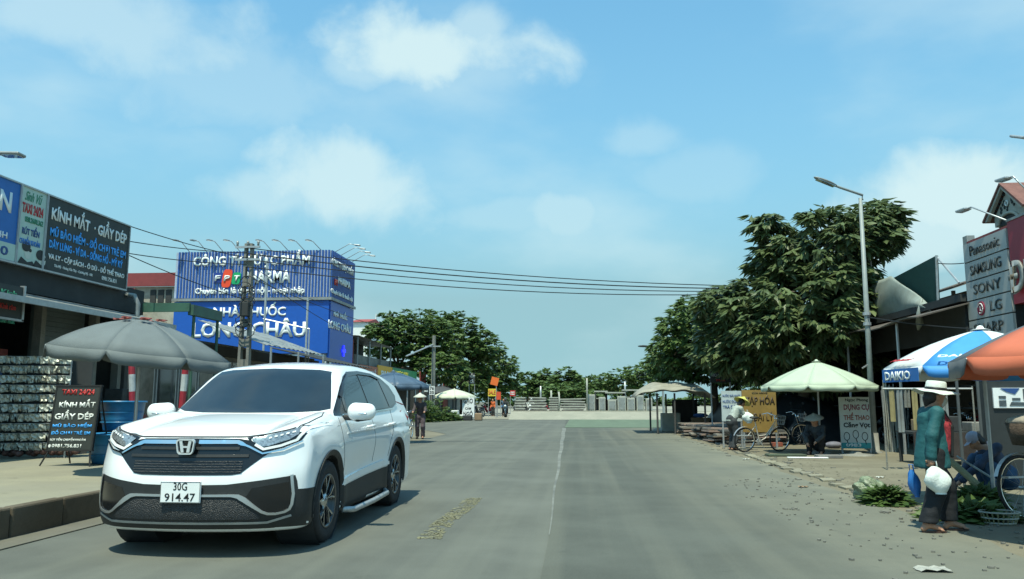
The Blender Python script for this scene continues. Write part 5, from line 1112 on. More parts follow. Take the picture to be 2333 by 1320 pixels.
# ------------------------------------------------------------------ right row of shops
XS = 9.0
def rr2(px, py, x=XS): return onx(px, py, x)
rb = thing('dark_shop', 'long dark open-fronted shop under a sagging tin canopy behind the street lamp on the right', 'shop', (12, 24, 0))
yA, yB = rr2(2200, 700).y, rr2(1880, 700).y                       # near / far ends of its front
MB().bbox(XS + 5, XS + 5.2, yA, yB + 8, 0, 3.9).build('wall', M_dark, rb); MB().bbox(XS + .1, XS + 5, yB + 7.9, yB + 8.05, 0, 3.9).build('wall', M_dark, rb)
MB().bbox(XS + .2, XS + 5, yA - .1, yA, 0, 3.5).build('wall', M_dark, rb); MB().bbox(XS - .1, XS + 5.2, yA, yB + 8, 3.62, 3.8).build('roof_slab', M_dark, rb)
mb = MB(); mb.grid(lambda u, v: Vector((XS + .1 - 1.3 * v, yA - .2 + (yB + 7 - yA) * u, 3.6 - .35 * v + .05 * math.sin(u * 31) * v)), 30, 4); o = mb.build('canopy_sheet', mat('rusty_tin', (.10, .085, .07), .7, .3, 3, metal=.1), rb); so = o.modifiers.new('gauge', 'SOLIDIFY'); so.thickness = .03
mb = MB()
for y in np.linspace(yA + 1.5, yB + 6, 5): MB().cyl((XS - 1.0, y, 0), (XS - 1.0, y, 3.25), .035, n=6).build('post', M_steel, rb)
for i in range(9):
    y = yA + .8 + i * 1.6
    for z_ in (.5, 1.1, 1.7): MB().bbox(XS + 1.5, XS + 2.1, y, y + 1.4, z_, z_ + .04).build('shelf', M_inner, rb)
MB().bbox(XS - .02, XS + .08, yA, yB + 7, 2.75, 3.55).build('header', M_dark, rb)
# faded sign band on the canopy front, behind the leaves
facade = thing('shop_sign', 'faded orange and purple shop sign under the canopy edge, left of the street lamp', 'sign', (XS - 1.2, yB, 3.2))
MB().bbox(XS - 1.32, XS - 1.26, yB - 2.4, yB + 3.5, 3.12, 3.75).build('board', mat('faded_sign', (.30, .13, .07), .6, .5, 1.2), facade)
text('CỬA HÀNG', (XS - 1.325, yB + 3.2, 3.3), (0, -1, 0), (0, 0, 1), 3.6, .3, mat('faded_print', (.3, .26, .3), .6, .2), facade, ext=.005)
# billboard frame and torn tarpaulin on the roof
tp = thing('roof_billboard', 'dark green billboard back on the roof right of the street lamp', 'billboard', rr2(2130, 705, 8.6))
XT = 9.2
P = [rr2(*p, XT) for p in ((1985, 660), (2132, 583), (2137, 708), (1990, 735))]
MB().prism(P, (.06, 0, 0)).build('panel', mat('dark_green_panel', (.012, .05, .045), .5, .15), tp)
p0 = rr2(2133, 582, XT - .04); p1 = rr2(2138, 712, XT - .04); MB().cyl(p0, p1, .03, n=6).build('edge_tube', M_steel, tp); MB().cyl(rr2(2133, 584, XT), rr2(2185, 645, XT), .025, n=6).build('stay', M_steel, tp); MB().cyl(rr2(1984, 595, XT), rr2(1985, 700, XT), .035, n=6).build('post', M_steel, tp)
tt = thing('torn_tarpaulin', 'pale grey tarpaulin draped from the dark green billboard, knotted at its lower edge', 'tarpaulin', rr2(2030, 740, 9.0))
A, B, C_, D_ = (rr2(*p, XT - .12) for p in ((1905, 690), (2036, 626), (2134, 706), (1925, 752)))
def tf(u, v):
    top = A.lerp(B, u * 1.35) if u < .74 else B.lerp(C_, (u - .74) / .26); bot = D_.lerp(C_ + Vector((0, 0, -.05)), u ** 1.15)
    p = top.lerp(bot, v); return p + Vector((-.06 - .10 * math.sin(v * PI) - .035 * math.sin(u * 26 + v * 6) * (u > .45), 0, .02 * math.sin(u * 15 + v)))
o = MB().grid(tf, 36, 12).build('sheet', mat('grey_tarpaulin', (.26, .30, .27), .55, .15, 2.5, dirt=((.16, .15, .11), .6, 1.2)), tt, True); so = o.modifiers.new('cloth', 'SOLIDIFY'); so.thickness = .008
kp = [rr2(2100, 680, XT - .25), rr2(2094, 715, XT - .3), rr2(2096, 735, XT - .28), rr2(2092, 752, XT - .28)]
MB().path(kp, [.03, .07, .11, .03], 8).build('knot', MATS['grey_tarpaulin'], tt, True)
text('PHÚ', rr2(2006, 690, XT - .30), (0, -1, 0), (0, 0, 1), .6, .3, mat('faded_white', (.33, .35, .33), .6, .1), tt, bold=.01, ext=.003)
# brick building between
bb = thing('brick_house', 'small unplastered brick house under a brown roof beside the brand-name sign', 'house', (rr2(2165, 700, 12).x, rr2(2165, 700, 12).y, 0))
q0, q1 = rr2(2215, 700, 13), rr2(2128, 700, 13); zb3, zt3 = rr2(2170, 718, 13).z, rr2(2170, 672, 13).z
bk = MB().bbox(13, 13.3, q0.y, q1.y, 0, zt3).build('wall', mat('mortar', (.22, .16, .11), .9, .2, 5), bb)
bme = MB().box((0, 0, 0), (.03, .215, .062)).mesh('brick'); bme.materials.append(mat('clay_brick', (.33, .13, .06), .85, .3, 9)); off = wloc(bk)
nb_ = 0; zz = 3.0; row = 0
while zz < zt3 - .05 and nb_ < 290:
    y = q0.y + (.12 if row % 2 else .0) + .12
    while y < q1.y - .1: o = link('brick', bme, None, bk); o.location = Vector((12.985 - rn.uniform(0, .006), y, zz)) - off; y += .235; nb_ += 1
    zz += .078; row += 1
MB().prism([(12.3, q0.y - .3, zt3 + .0), (12.3, q1.y + .3, zt3 + .0), (15, q1.y + .3, zt3 + .9), (15, q0.y - .3, zt3 + .9)], (0, 0, .08)).build('roof', mat('brown_roof', (.10, .075, .055), .8, .25, 3), bb)
for y in (q0.y + .2, (q0.y + q1.y) / 2): MB().bbox(12.5, 12.6, y, y + .1, 2.9, zt3).build('post', mat('brown_roof', (0, 0, 0)), bb)
# brand name tower
bs = thing('brand_sign', 'tall pale sign stacked with five electronics brand names, next to the red billboard', 'sign', rr2(2260, 745))
ya, yz_ = rr2(2298, 600).y, rr2(2196, 600).y; zt4, zb4 = rr2(2196, 557).z, rr2(2200, 790).z
M_panel = mat('sign_panel_grey', (.34, .36, .35), .5, .05, 2, dirt=((.25, .26, .25), .5, 2))
MB().bbox(XS + .06, XS + .3, ya, yz_, zb4 - .5, zt4).build('box', M_black, bs)
nrow = 5.7; rh = (zt4 - zb4) / nrow * 1.08
for i, (s2, u0, u1, sh_) in enumerate((('Panasonic', .18, .86, 0), ('SAMSUNG', .16, .86, 0), ('SONY', .20, .82, 0), ('LG', .55, .80, 0), ('SHARP', .14, .8, 0), ('TCL', .14, .5, 0))):
    z1_ = zt4 - .02 - i * rh; z0_ = z1_ - rh + .03; pn = MB().bbox(XS, XS + .06, ya + .02, yz_ - .02, z0_, z1_).build('name_panel', M_panel, bs)
    w = yz_ - ya
    text(s2, (XS - .012, yz_ - w * u0, z0_ + rh * .22), (0, -1, 0), (0, 0, 1), w * (u1 - u0), rh * .52, mat('dark_letter', (.018, .03, .035), .5, .1), pn, bold=.008, ext=.012)
    if s2 == 'LG':
        cy, cz = yz_ - w * .34, z0_ + rh * .47; MB().prism([(XS - .025, cy + .16 * math.cos(a), cz + .16 * math.sin(a)) for a in np.linspace(0, 2 * PI, 21)[:-1]], (.02, 0, 0)).build('round_mark', mat('crimson', (.25, .02, .05), .5, .1), pn)
        mb = MB(); mb.path([(XS - .035, cy - .0 + .11 * math.cos(a), cz + .11 * math.sin(a)) for a in np.linspace(.3, 5.2, 14)], .01, 4); mb.path([(XS - .035, cy, cz + .05), (XS - .035, cy, cz - .05), (XS - .035, cy - .05, cz - .05)], .01, 4); k_ = mb.build('round_mark_line', M_wht, pn); k_['kind'] = 'stuff'
MB().bbox(XS + .1, XS + .28, yz_ - .02, yz_ + .18, 3.4, zt4 + .22).build('side_post', M_tin, bs)
MB().bbox(XS + .05, XS + .22, ya, yz_ - .1, zt4, zt4 + .05).build('top_trim', M_maroon, bs)
rd = thing('red_billboard', 'dark red billboard with large pale capitals at the right picture edge', 'billboard', (XS, ya - 1.5, 3.2))
zt5 = zt4 + .10
MB().bbox(XS + .02, XS + .25, ya - 4.2, ya - .03, 3.3, zt5).build('board', mat('billboard_red', (.24, .018, .035), .5, .08), rd)
zc5 = zt4 - 1.45
text('ĐIỆN MÁY', (XS - .05, ya - .12, zt4 - 1.60), (0, -1, 0), (0, 0, 1), 3.6, 1.0, M_tin, rd, bold=.03, ext=.05)
MB().bbox(XS + .0, XS + .27, ya - 4.2, ya - .03, zt5, zt5 + .05).build('top_trim', M_tin, rd)
# shop below the brand sign: dark wall with a poster
sb = thing('appliance_shop', 'dark shop front under the red billboard at the right edge', 'shop', (XS + 1, ya - 1, 0))
MB().bbox(XS + .4, XS + 5, ya - 5, yz_ + .1, 0, 3.4).build('wall', M_dark, sb)
for y in np.arange(ya - 4.5, yz_, 1.3): f = MB().bbox(XS + .3, XS + .4, y, y + 1.15, .2, 2.7).build('door', mat('grey_door', (.07, .08, .08), .5, .2), sb); MB().bbox(XS + .28, XS + .3, y + .1, y + 1.05, .9, 2.5).build('pane', M_glass, f)
a, b = ony(2263, 930, 12.6), ony(2380, 930, 12.6); zp1 = ony(2300, 884, 12.6).z
ps = thing('furniture_poster', 'white poster of a bed and tables on a dark partition at the right edge', 'poster', (a.x + .4, 12.6, a.z)); MB().bbox(a.x, b.x, 12.57, 12.6, a.z, zp1).build('sheet', M_white, ps)
w, h = b.x - a.x, zp1 - a.z; P2 = lambda u, v: (a.x + w * u, 12.565, a.z + h * v); M_pi = mat('poster_ink', (.06, .08, .09), .5, .3, 30)
for pts, m_ in ((((.14, .98), (.52, .98), (.42, .68), (.26, .80)), M_navy), (((.10, .1), (.24, .1), (.24, .38), (.10, .38)), M_pi), (((.30, .12), (.62, .12), (.66, .28), (.34, .30)), M_pi), (((.36, .38), (.52, .38), (.52, .5), (.36, .5)), M_pi), (((.58, .42), (.62, .42), (.62, .95), (.58, .95)), M_pi), (((.62, .9), (.9, .9), (.9, .95), (.62, .95)), M_pi), (((.10, .48), (.24, .46), (.24, .6), (.10, .6)), M_pi)):
    MB().prism([P2(*p) for p in pts][::-1], (0, -.004, 0)).build('picture_shape', m_, ps)
M_slate_ = mat('dark_metal', (.08, .09, .09), .5, .1)
pw = thing('partition', 'partition panel with shade put into its dark colour, behind the vegetable seller, carrying the white poster', 'panel', (a.x + 1, 12.8, 0)); MB().bbox(a.x - .12, b.x + 1.2, 12.6, 12.75, 0, 2.15).build('panel', mat('shaded_panel', (.022, .027, .028), .6, .2), pw)  # panel colour kept near black to carry the shade of the canopies
for x in (a.x - .2, a.x - .5): MB().cyl((x, 12.6, 0), (x, 12.6, 2.2), .022, n=8).build('upright', M_slate_, pw)
# gabled dormer
gd = thing('gabled_house', 'white gabled house top with carved bargeboards above the red billboard', 'house', rr2(2293, 500, 12.5))
XG = 12.5; ap = rr2(2292, 424, XG); lf_ = rr2(2258, 502, XG); hw = lf_.y - ap.y
G = lambda dy, dz, d=0: (XG + d, ap.y + dy * hw, lf_.z + dz * (ap.z - lf_.z))
M_stucco = mat('stucco_cream', (.42, .40, .33), .75, .1, 3, dirt=((.25, .23, .18), .6, 3))
MB().prism([G(.8, -.35), G(.8, 0), G(0, .82), G(-.8, 0), G(-.8, -.35)], (.6, 0, 0)).build('gable_wall', M_stucco, gd); MB().bbox(XG - .0 + .1, XG + 3, ap.y - hw * 4.2, ap.y + hw * .78, 3.3, lf_.z - .35 * (ap.z - lf_.z)).build('wall', M_stucco, gd)
for s in (1, -1):
    MB().prism([G(s * 1.08, -.06, -.16), G(0, 1.04, -.16), G(0, .90, -.16), G(s * .94, -.09, -.16)][::s], (.1, 0, 0)).build('bargeboard', M_stucco, gd); MB().prism([G(s * 1.15, -.04, -.2), G(0, 1.12, -.2), G(0, 1.04, -.2), G(s * 1.1, -.1, -.2)][::s], (1.6, 0, 0)).build('roof_slope', mat('weathered_tile', (.16, .07, .055), .8, .25, 5), gd)
    for k in range(7): y = .12 + k * .115; MB().bbox(XG - .06, XG + .0, ap.y + s * hw * y - .02, ap.y + s * hw * y + .03, lf_.z + (ap.z - lf_.z) * (.78 - y * .9), lf_.z + (ap.z - lf_.z) * (.85 - y * .9)).build('dentil', M_dark, gd)
rgm = MB()
for k in range(16):
    y, z_ = rn.uniform(-.45, .45), rn.uniform(.08, .5); 
    if abs(y) + z_ < .72: c = G(y, z_); rgm.ell((XG - .01, c[1], c[2]), (.025, .05, .05), 7, 4)
k_ = rgm.build('carving', M_dark, gd); k_['kind'] = 'stuff'
MB().lathe([(.07, -.03), (.10, 0), (.07, .03), (.05, 0)], 14, G(0, .35, -.03), 'X', True).build('medallion', M_wht, gd, True)
arc = [G(.55 * math.cos(a), -.38 + .36 * math.sin(a), -.03) for a in np.linspace(0, PI, 13)]; MB().path(arc, .05, 6).build('arch_moulding', M_stucco, gd, True); MB().prism([G(.5 * math.cos(a), -.4 + .33 * math.sin(a), -.012) for a in np.linspace(0, PI, 13)], (.01, 0, 0)).build('arch_window', M_dark, gd)
for k, (b_, m_, h_p, lab) in enumerate((((2290, 515), (2213, 472), (2185, 484), 'floodlight reaching left over the brand-name sign'), ((2345, 440), (2308, 402), (2275, 412), 'floodlight above the gabled house top at the right'), ((2390, 400), (2345, 320), (2315, 298), 'thin light arm at the right edge, highest of the floodlights there'))):
    B_, M2, H3 = rr2(*b_, XS + .1), rr2(*m_, XS - .1), rr2(*h_p, XS - .2); B_.y = max(B_.y, ya - 3) if k else ya - .1
    flood(B_, M2, M2.lerp(H3, .25), lab, 'floodlights over the right billboards', .018, (M2 - H3).length * .8)

# ------------------------------------------------------------------ street lamp
lp = onz(1993, 1032); LP = (lp.x, lp.y); tl_ = ony(1960, 452, lp.y)
sl = thing('street_lamp', 'grey street lamp with one long arm standing in front of the large right tree', 'street lamp', (LP[0], LP[1], 0))
MB().cyl((LP[0], LP[1], 0), (tl_.x, LP[1], tl_.z), .085, .045, 14).build('pole', mat('painted_pole', (.24, .27, .26), .5, .12, 6), sl, True); MB().lathe([(0, .5), (.11, .5), (.125, .03), (.2, .03), (.2, 0)], 14, (LP[0], LP[1], 0)).build('base', M_concrete, sl, True)
e1, e2, e3 = ony(1965, 445, LP[1]), ony(1915, 428, LP[1] - .2), ony(1858, 405, LP[1] - .4)
MB().path([Vector((tl_.x + .05, LP[1], tl_.z - .05)), e1, e2, e2.lerp(e3, .3)], .035, 8).build('arm', MATS['painted_pole'], sl, True)
dd_ = (e3 - e2).normalized(); qb = dd_.to_track_quat('Y', 'Z').to_matrix(); hc = e2.lerp(e3, .6)
MB().ell(hc, (.11, (e3 - e2).length * .48, .045), 12, 8, qb).build('lamp_head', M_tin, sl, True); MB().box(hc - Vector((0, 0, .035)), (.15, (e3 - e2).length * .7, .02), basis=qb).build('lamp_window', M_clear, sl)
for zf in (.36, .40): MB().lathe([(.08, -.04), (.10, -.04), (.10, .04), (.08, .04)], 10, (LP[0] + (tl_.x - LP[0]) * zf, LP[1], tl_.z * zf + .9)).build('clamp', M_steel, sl)
MB().box((LP[0] - .12, LP[1] - .05, 2.2), (.2, .03, .03), .3, 0, -.5).build('bracket', M_steel, sl)
cable('pale cable stretched from the street lamp to the right shops under the tarpaulin', [(LP[0], LP[1], ony(1984, 722, LP[1]).z), rr2(2215, 750, 8.4)], .014, .1)
cable('thin cable from the top of the green billboard to the brand-name sign', [rr2(2134, 600, XT), rr2(2196, 600, XS)], .012, .1); cable('second thin cable from the green billboard to the brand-name sign, lower', [rr2(2137, 665, XT), rr2(2196, 645, XS)], .012, .1)
fl_ = ony(1475, 800, 50); sl2 = thing('street_lamp', 'distant street lamp peeping out left of the rounded tree', 'street lamp', (fl_.x + .9, 50, 0)); MB().cyl((fl_.x + .9, 50, 0), (fl_.x + .9, 50, fl_.z - .3), .07, n=6).build('pole', M_steel, sl2); MB().path([(fl_.x + .9, 50, fl_.z - .3), (fl_.x, 50, fl_.z + .2)], .04, 6).build('arm', M_steel, sl2); MB().ell((fl_.x - .25, 50, fl_.z + .3), (.35, .12, .07), 8, 5).build('lamp_head', M_dark, sl2)
# ------------------------------------------------------------------ right umbrellas
M_pg = mat('pale_green_canvas', (.40, .47, .35), .7, .06, 2, .2, 300)
q = onz(1884, 1034); umbrella('pale green canvas umbrella on a leaning pole left of the street lamp', (ony(1864, 900, q.y).x, q.y, 0), 1.42, 1.68, 2.32, [M_pg], 8, .13, .35, .22, tilt=(.0, 0))
ub = [mat('umbrella_white', (.62, .66, .64), .6, .06), mat('umbrella_azure', (.05, .26, .62), .6, .06)]
cu = ony(2244, 880, 10.6); ru = thing_u = umbrella('blue and white canvas umbrella with advertising letters, behind the orange-red one', (cu.x, 10.6, 0), 1.16, 1.72, 2.22, ub, 8, .14, rad(166), .42)
# lettering on its panels
vz = 1.70
def on_rim(s2, px0, px1, py0, py1, m_, sh=0., b_=.04, yy=None):
    yy = yy; a = ony(px0, py1, yy); b = ony(px1, py1, yy); c = ony(px0, py0, yy); text(s2, a, (1, 0, -.02), (0, 0, 1), b.x - a.x, c.z - a.z, m_, thing_u, bold=b_, ext=.006, shear=sh)
for i_, (ga, u0, u1, w0_, w1_, s2, m_, hh_) in enumerate(()): pass
MB_pan = None
def rim_pt(a): return Vector((cu.x + 1.16 * math.cos(a), 10.6 + 1.16 * math.sin(a)))
# the valance facing the viewer's left carries white letters on blue
a0, a1 = rad(166), rad(211); p_, q_ = rim_pt(a0), rim_pt(a1); rv = Vector((q_.x - p_.x, q_.y - p_.y, 0)); ln = rv.length; rv.normalize(); nv = Vector((rv.y, -rv.x, 0))
MB().prism([Vector((p_.x, p_.y, 1.545)) + nv * .035 + rv * .03, Vector((q_.x, q_.y, 1.545)) + nv * .035 - rv * .03, Vector((q_.x, q_.y, 1.71)) + nv * .035 - rv * .03, Vector((p_.x, p_.y, 1.71)) + nv * .035 + rv * .03], nv * .006).build('valance_band', mat('valance_blue', (.03, .15, .42), .6, .08), thing_u)
text('DAIKIO', Vector((p_.x, p_.y, 1.565)) + nv * .048 + rv * ln * .12, rv, (0, 0, 1), ln * .66, .115, M_wht, thing_u, bold=.035, ext=.004)
up2 = (Vector((cu.x, 10.6, 2.15)) - Vector(((p_.x + q_.x) / 2, (p_.y + q_.y) / 2, 1.72))); up2.normalize()
text('Nakami', Vector((p_.x, p_.y, 1.76)) + up2 * .03 + nv * .07 + rv * ln * .26 + Vector((0, 0, .03)), rv, up2, ln * .5, .085, M_red, thing_u, bold=.03, ext=.004, shear=.25)
p3, q3 = rim_pt(rad(211)), rim_pt(rad(256)); rv3 = Vector((q3.x - p3.x, q3.y - p3.y, 0)); l3 = rv3.length; rv3.normalize(); nv3 = Vector((rv3.y, -rv3.x, 0)); up3 = (Vector((cu.x, 10.6, 2.15)) - Vector(((p3.x + q3.x) / 2, (p3.y + q3.y) / 2, 1.72))).normalized()
text('DAIKIO', Vector((p3.x, p3.y, 1.79)) + up3 * .03 + nv3 * .06 + rv3 * l3 * .2 + Vector((0, 0, .02)), rv3, up3, l3 * .6, .09, M_wht, thing_u, bold=.04, ext=.004)
M_or = mat('orange_red_canvas', (.50, .125, .06), .7, .08, 2, .2, 300); M_dg = mat('slate_canvas', (.09, .10, .105), .7, .1)
co = ony(2522, 800, 7.9); umbrella('orange-red canvas umbrella with one slate panel at the right picture edge', (co.x, 7.9, 0), 1.36, 1.70, 2.28, [M_or, M_or, M_or, M_or, M_dg, M_or, M_or, M_or], 8, .17, rad(-38), .25)
# ------------------------------------------------------------------ signs by the pale umbrella
M_ysign = mat('shaded_yellow_sign', (.24, .15, .035), .6, .2, 3); yS = 23.  # yellow board darkened so that the colour carries the shade on it
placard('standing_sign', 'yellow sign with shade in its colour, reading TẠP HÓA behind the woman with the bicycle', 1693, 1771, 889, 985, yS, M_ysign, [('TẠP HÓA', .10, .60, .96, .88, mat('brown_print', (.05, .03, .015), .5, .1), .045), ('CỬA HÀNG', .3, .91, .75, .96, M_ink, .01), ('ĐẠI LÝ', .3, .22, .9, .48, mat('brown_print', (0, 0, 0)), .01)])
placard('standing_sign', 'white notice sign left of the yellow sign, behind the conical hat', 1645, 1691, 891, 960, yS + .3, mat('notice_white', (.42, .47, .46), .5, .08), [('NƯỚC GIẢI KHÁT', .06, .80, .94, .9, M_navy, .02), ('NƯỚC DỪA', .06, .6, .8, .72, M_navy, .02), ('TRÀ ĐÁ', .06, .42, .7, .54, M_navy, .02)])
placard('hanging_sign', 'small dark sign with pale capitals hanging in the shade beneath the trees', 1618, 1665, 846, 872, 29, M_dark, [('HOA TƯƠI', .08, .5, .92, .85, M_panel, .03), ('MÁI', .3, .1, .7, .35, M_red, .02)])
for lab_, px_ in (('first', 1640),): pass
y6 = onz(1950, 1034).y
placard('standing_sign', 'white sports-goods standing sign at the foot of the street lamp', 1917, 1986, 905, 1022, y6, mat('sports_sign_white', (.50, .55, .53), .5, .06), [('Ngọc Phong', .2, .90, .96, .97, M_ink, .01), ('DỤNG CỤ', .14, .72, .98, .86, mat('mauve_print', (.25, .08, .12), .5, .1), .04), ('THỂ THAO', .12, .55, .98, .70, mat('coral_print', (.30, .12, .09), .5, .1), .04), ('Căng Vợt', .1, .38, .98, .51, M_ink, .05), ('0983', .15, .03, .65, .10, M_wht, .04)])
a, b = ony(1918, 1022, y6 - .03), ony(1985, 1022, y6 - .03); t_ = [o for o in COL.objects if o.get('label', '').startswith('white sports-goods')][0]
MB().bbox(a.x, b.x, y6 - .029, y6 - .0265, a.z, a.z + .14).build('teal_band', mat('teal_print', (.03, .28, .3), .5, .08), t_)
mb = MB()
for k in range(3): c = (a.x + .14 + k * .22, y6 - .03, a.z + .30 + .05 * (k % 2)); mb.path([(c[0] + .07 * math.cos(q_), c[1], c[2] + .10 * math.sin(q_)) for q_ in np.linspace(0, 2 * PI, 13)], .008, 4); mb.path([(c[0], c[1], c[2] - .1), (c[0] + .03, c[1], c[2] - .2)], .01, 4)
k_ = mb.build('racket_print', M_ink, t_); k_['kind'] = 'stuff'
# boards and sheets piled at the road edge
M_board = mat('grey_board', (.20, .18, .15), .8, .2, 3); bp_ = None
for k in range(9):
    y = 24.8 + k * 1.05; a_ = onz(1520 + (8 - k) * 4, 1000); st = thing('board_pile', 'low pile of grey boards on the right road edge, %s from the near end' % 'first second third fourth fifth sixth seventh eighth ninth'.split()[k], 'board pile', (4.6, y, 0), 'board piles along the right road edge')
    for i in range(5): MB().box((4.95 + rn.uniform(-.25, .25) + (8 - k) * .02, y + rn.uniform(-.1, .1), .05 + i * .095), (rn.uniform(1.5, 2.1), rn.uniform(.7, .95), .05), rn.uniform(-.12, .12), rn.uniform(-.03, .03), rn.uniform(-.05, .05)).build('board', (M_board, M_plankd, mat('pinkish_board', (.30, .22, .18), .8, .15, 3))[(i + k) % 3], st)
dk = thing('tarped_heap', 'large heap under black tarpaulin behind the road-edge boards', 'heap', (7, 30, 0))
o = MB().grid(lambda u, v: Vector((5.3 + 3.6 * u, 25.5 + 12 * v, 1.35 * min(1, 5 * u, 5 * (1 - u), 8 * v, 8 * (1 - v)) * (1 + .12 * math.sin(u * 11 + v * 17)))), 30, 50).build('tarpaulin', mat('black_tarp', (.015, .017, .018), .5, .3, 4), dk, True)
# assorted goods on the ground below the pale umbrella
def gz(px, py): return onz(px, py)
M_slate = mat('dark_cloth', (.03, .034, .036), .8, .3, 6)
for i, (px_, py_, w, d, h, m_, nm, lab, rz) in enumerate(((1790, 1040, .9, .35, .05, mat('green_grey_mat', (.06, .08, .05), .8, .2), 'mat', 'dark green folded mat on the ground by the bicycle', .1), (1840, 1045, .9, .12, .03, M_wht, 'plank', 'thin white plank lying in front of the dark mat', -.05), (1888, 1044, .55, .35, .07, mat('grey_tray', (.16, .16, .15), .7, .1), 'tray', 'shallow grey tray under the pale green umbrella', 0), (1855, 1012, .3, .3, .25, M_slate, 'bundle', 'dark bundle beside the squatting seller', .3),
        (1900, 1022, .42, .3, .11, mat('violet_grey', (.14, .14, .17), .7, .3, 7), 'bundle', 'violet-grey bundle between the umbrella pole and the sports sign', .2), (1770, 1018, .3, .2, .12, mat('red_brown', (.25, .07, .04), .7, .2), 'basket', 'small red-brown basket behind the bicycle front wheel', .1), (2140, 1006, .4, .3, .2, M_wht, 'bundle', 'white bundle behind the walking woman', .4))):
    g_ = gz(px_, py_); b_ = MB()
    if nm == 'bundle': b_.ell((g_.x, g_.y, h * .85), (w * .6, d * .6, h * .9), 12, 8)
    else: b_.box((g_.x, g_.y, h / 2 + .003), (w, d, h), rz)
    solo(nm, b_, m_, lab, nm, bevel=0 if nm == 'bundle' else .012, smooth=nm == 'bundle')
g_ = gz(1950, 1038); MB_ = MB().lathe([(0, .09), (.08, .10), (.16, .05), (.42, .03), (.44, .0)], 20, (g_.x, g_.y, 0)); solo('parasol_base', MB_, M_concrete, 'flat round concrete umbrella base in front of the sports sign', 'umbrella base', smooth=True)
# bundles of bamboo sticks, goods rail behind
for i, (px_, py_, lab) in enumerate(((2030, 1030, 'tall bundle of pale sticks beside the street lamp'), (2058, 1022, 'second bundle of pale sticks right of the street lamp'))):
    g_ = gz(px_, py_); t = thing('stick_bundle', lab, 'sticks', (g_.x, g_.y, 0), 'stick bundles by the street lamp')
    for k in range(16): x, y = g_.x + rn.uniform(-.13, .13), g_.y + rn.uniform(-.1, .1); MB().cyl((x, y, 0), (x + rn.uniform(-.1, .1), y + rn.uniform(-.08, .08), rn.uniform(1.5, 1.95) - .3 * i), .014, n=5).build('stick', M_plank if k % 2 else M_tin, t)
rl = thing('goods_rail', 'horizontal rail hung with pale cloth strips behind the walking woman', 'rail', (ony(2100, 890, 16).x, 16, 0))
a, b = ony(2010, 886, 16), ony(2215, 886, 16); MB().cyl(a, b, .02, n=6).build('rail', M_steel, rl)
for x in (a.x, b.x): MB().cyl((x, 16, 0), (x, 16, a.z + .05), .016, n=6).build('post', M_concrete, rl)
for k in range(8): x = a.x + .12 + k * .14; MB().grid(lambda u, v: Vector((x + .1 * u, 16 + .02 * math.sin(u * 9 + k), a.z - .9 * v * (.7 + .3 * math.sin(k * 2.3)))), 3, 6).build('cloth_strip', (mat('straw_cloth', (.26, .22, .10), .8, .2), M_tin, M_concrete)[k % 3], rl)

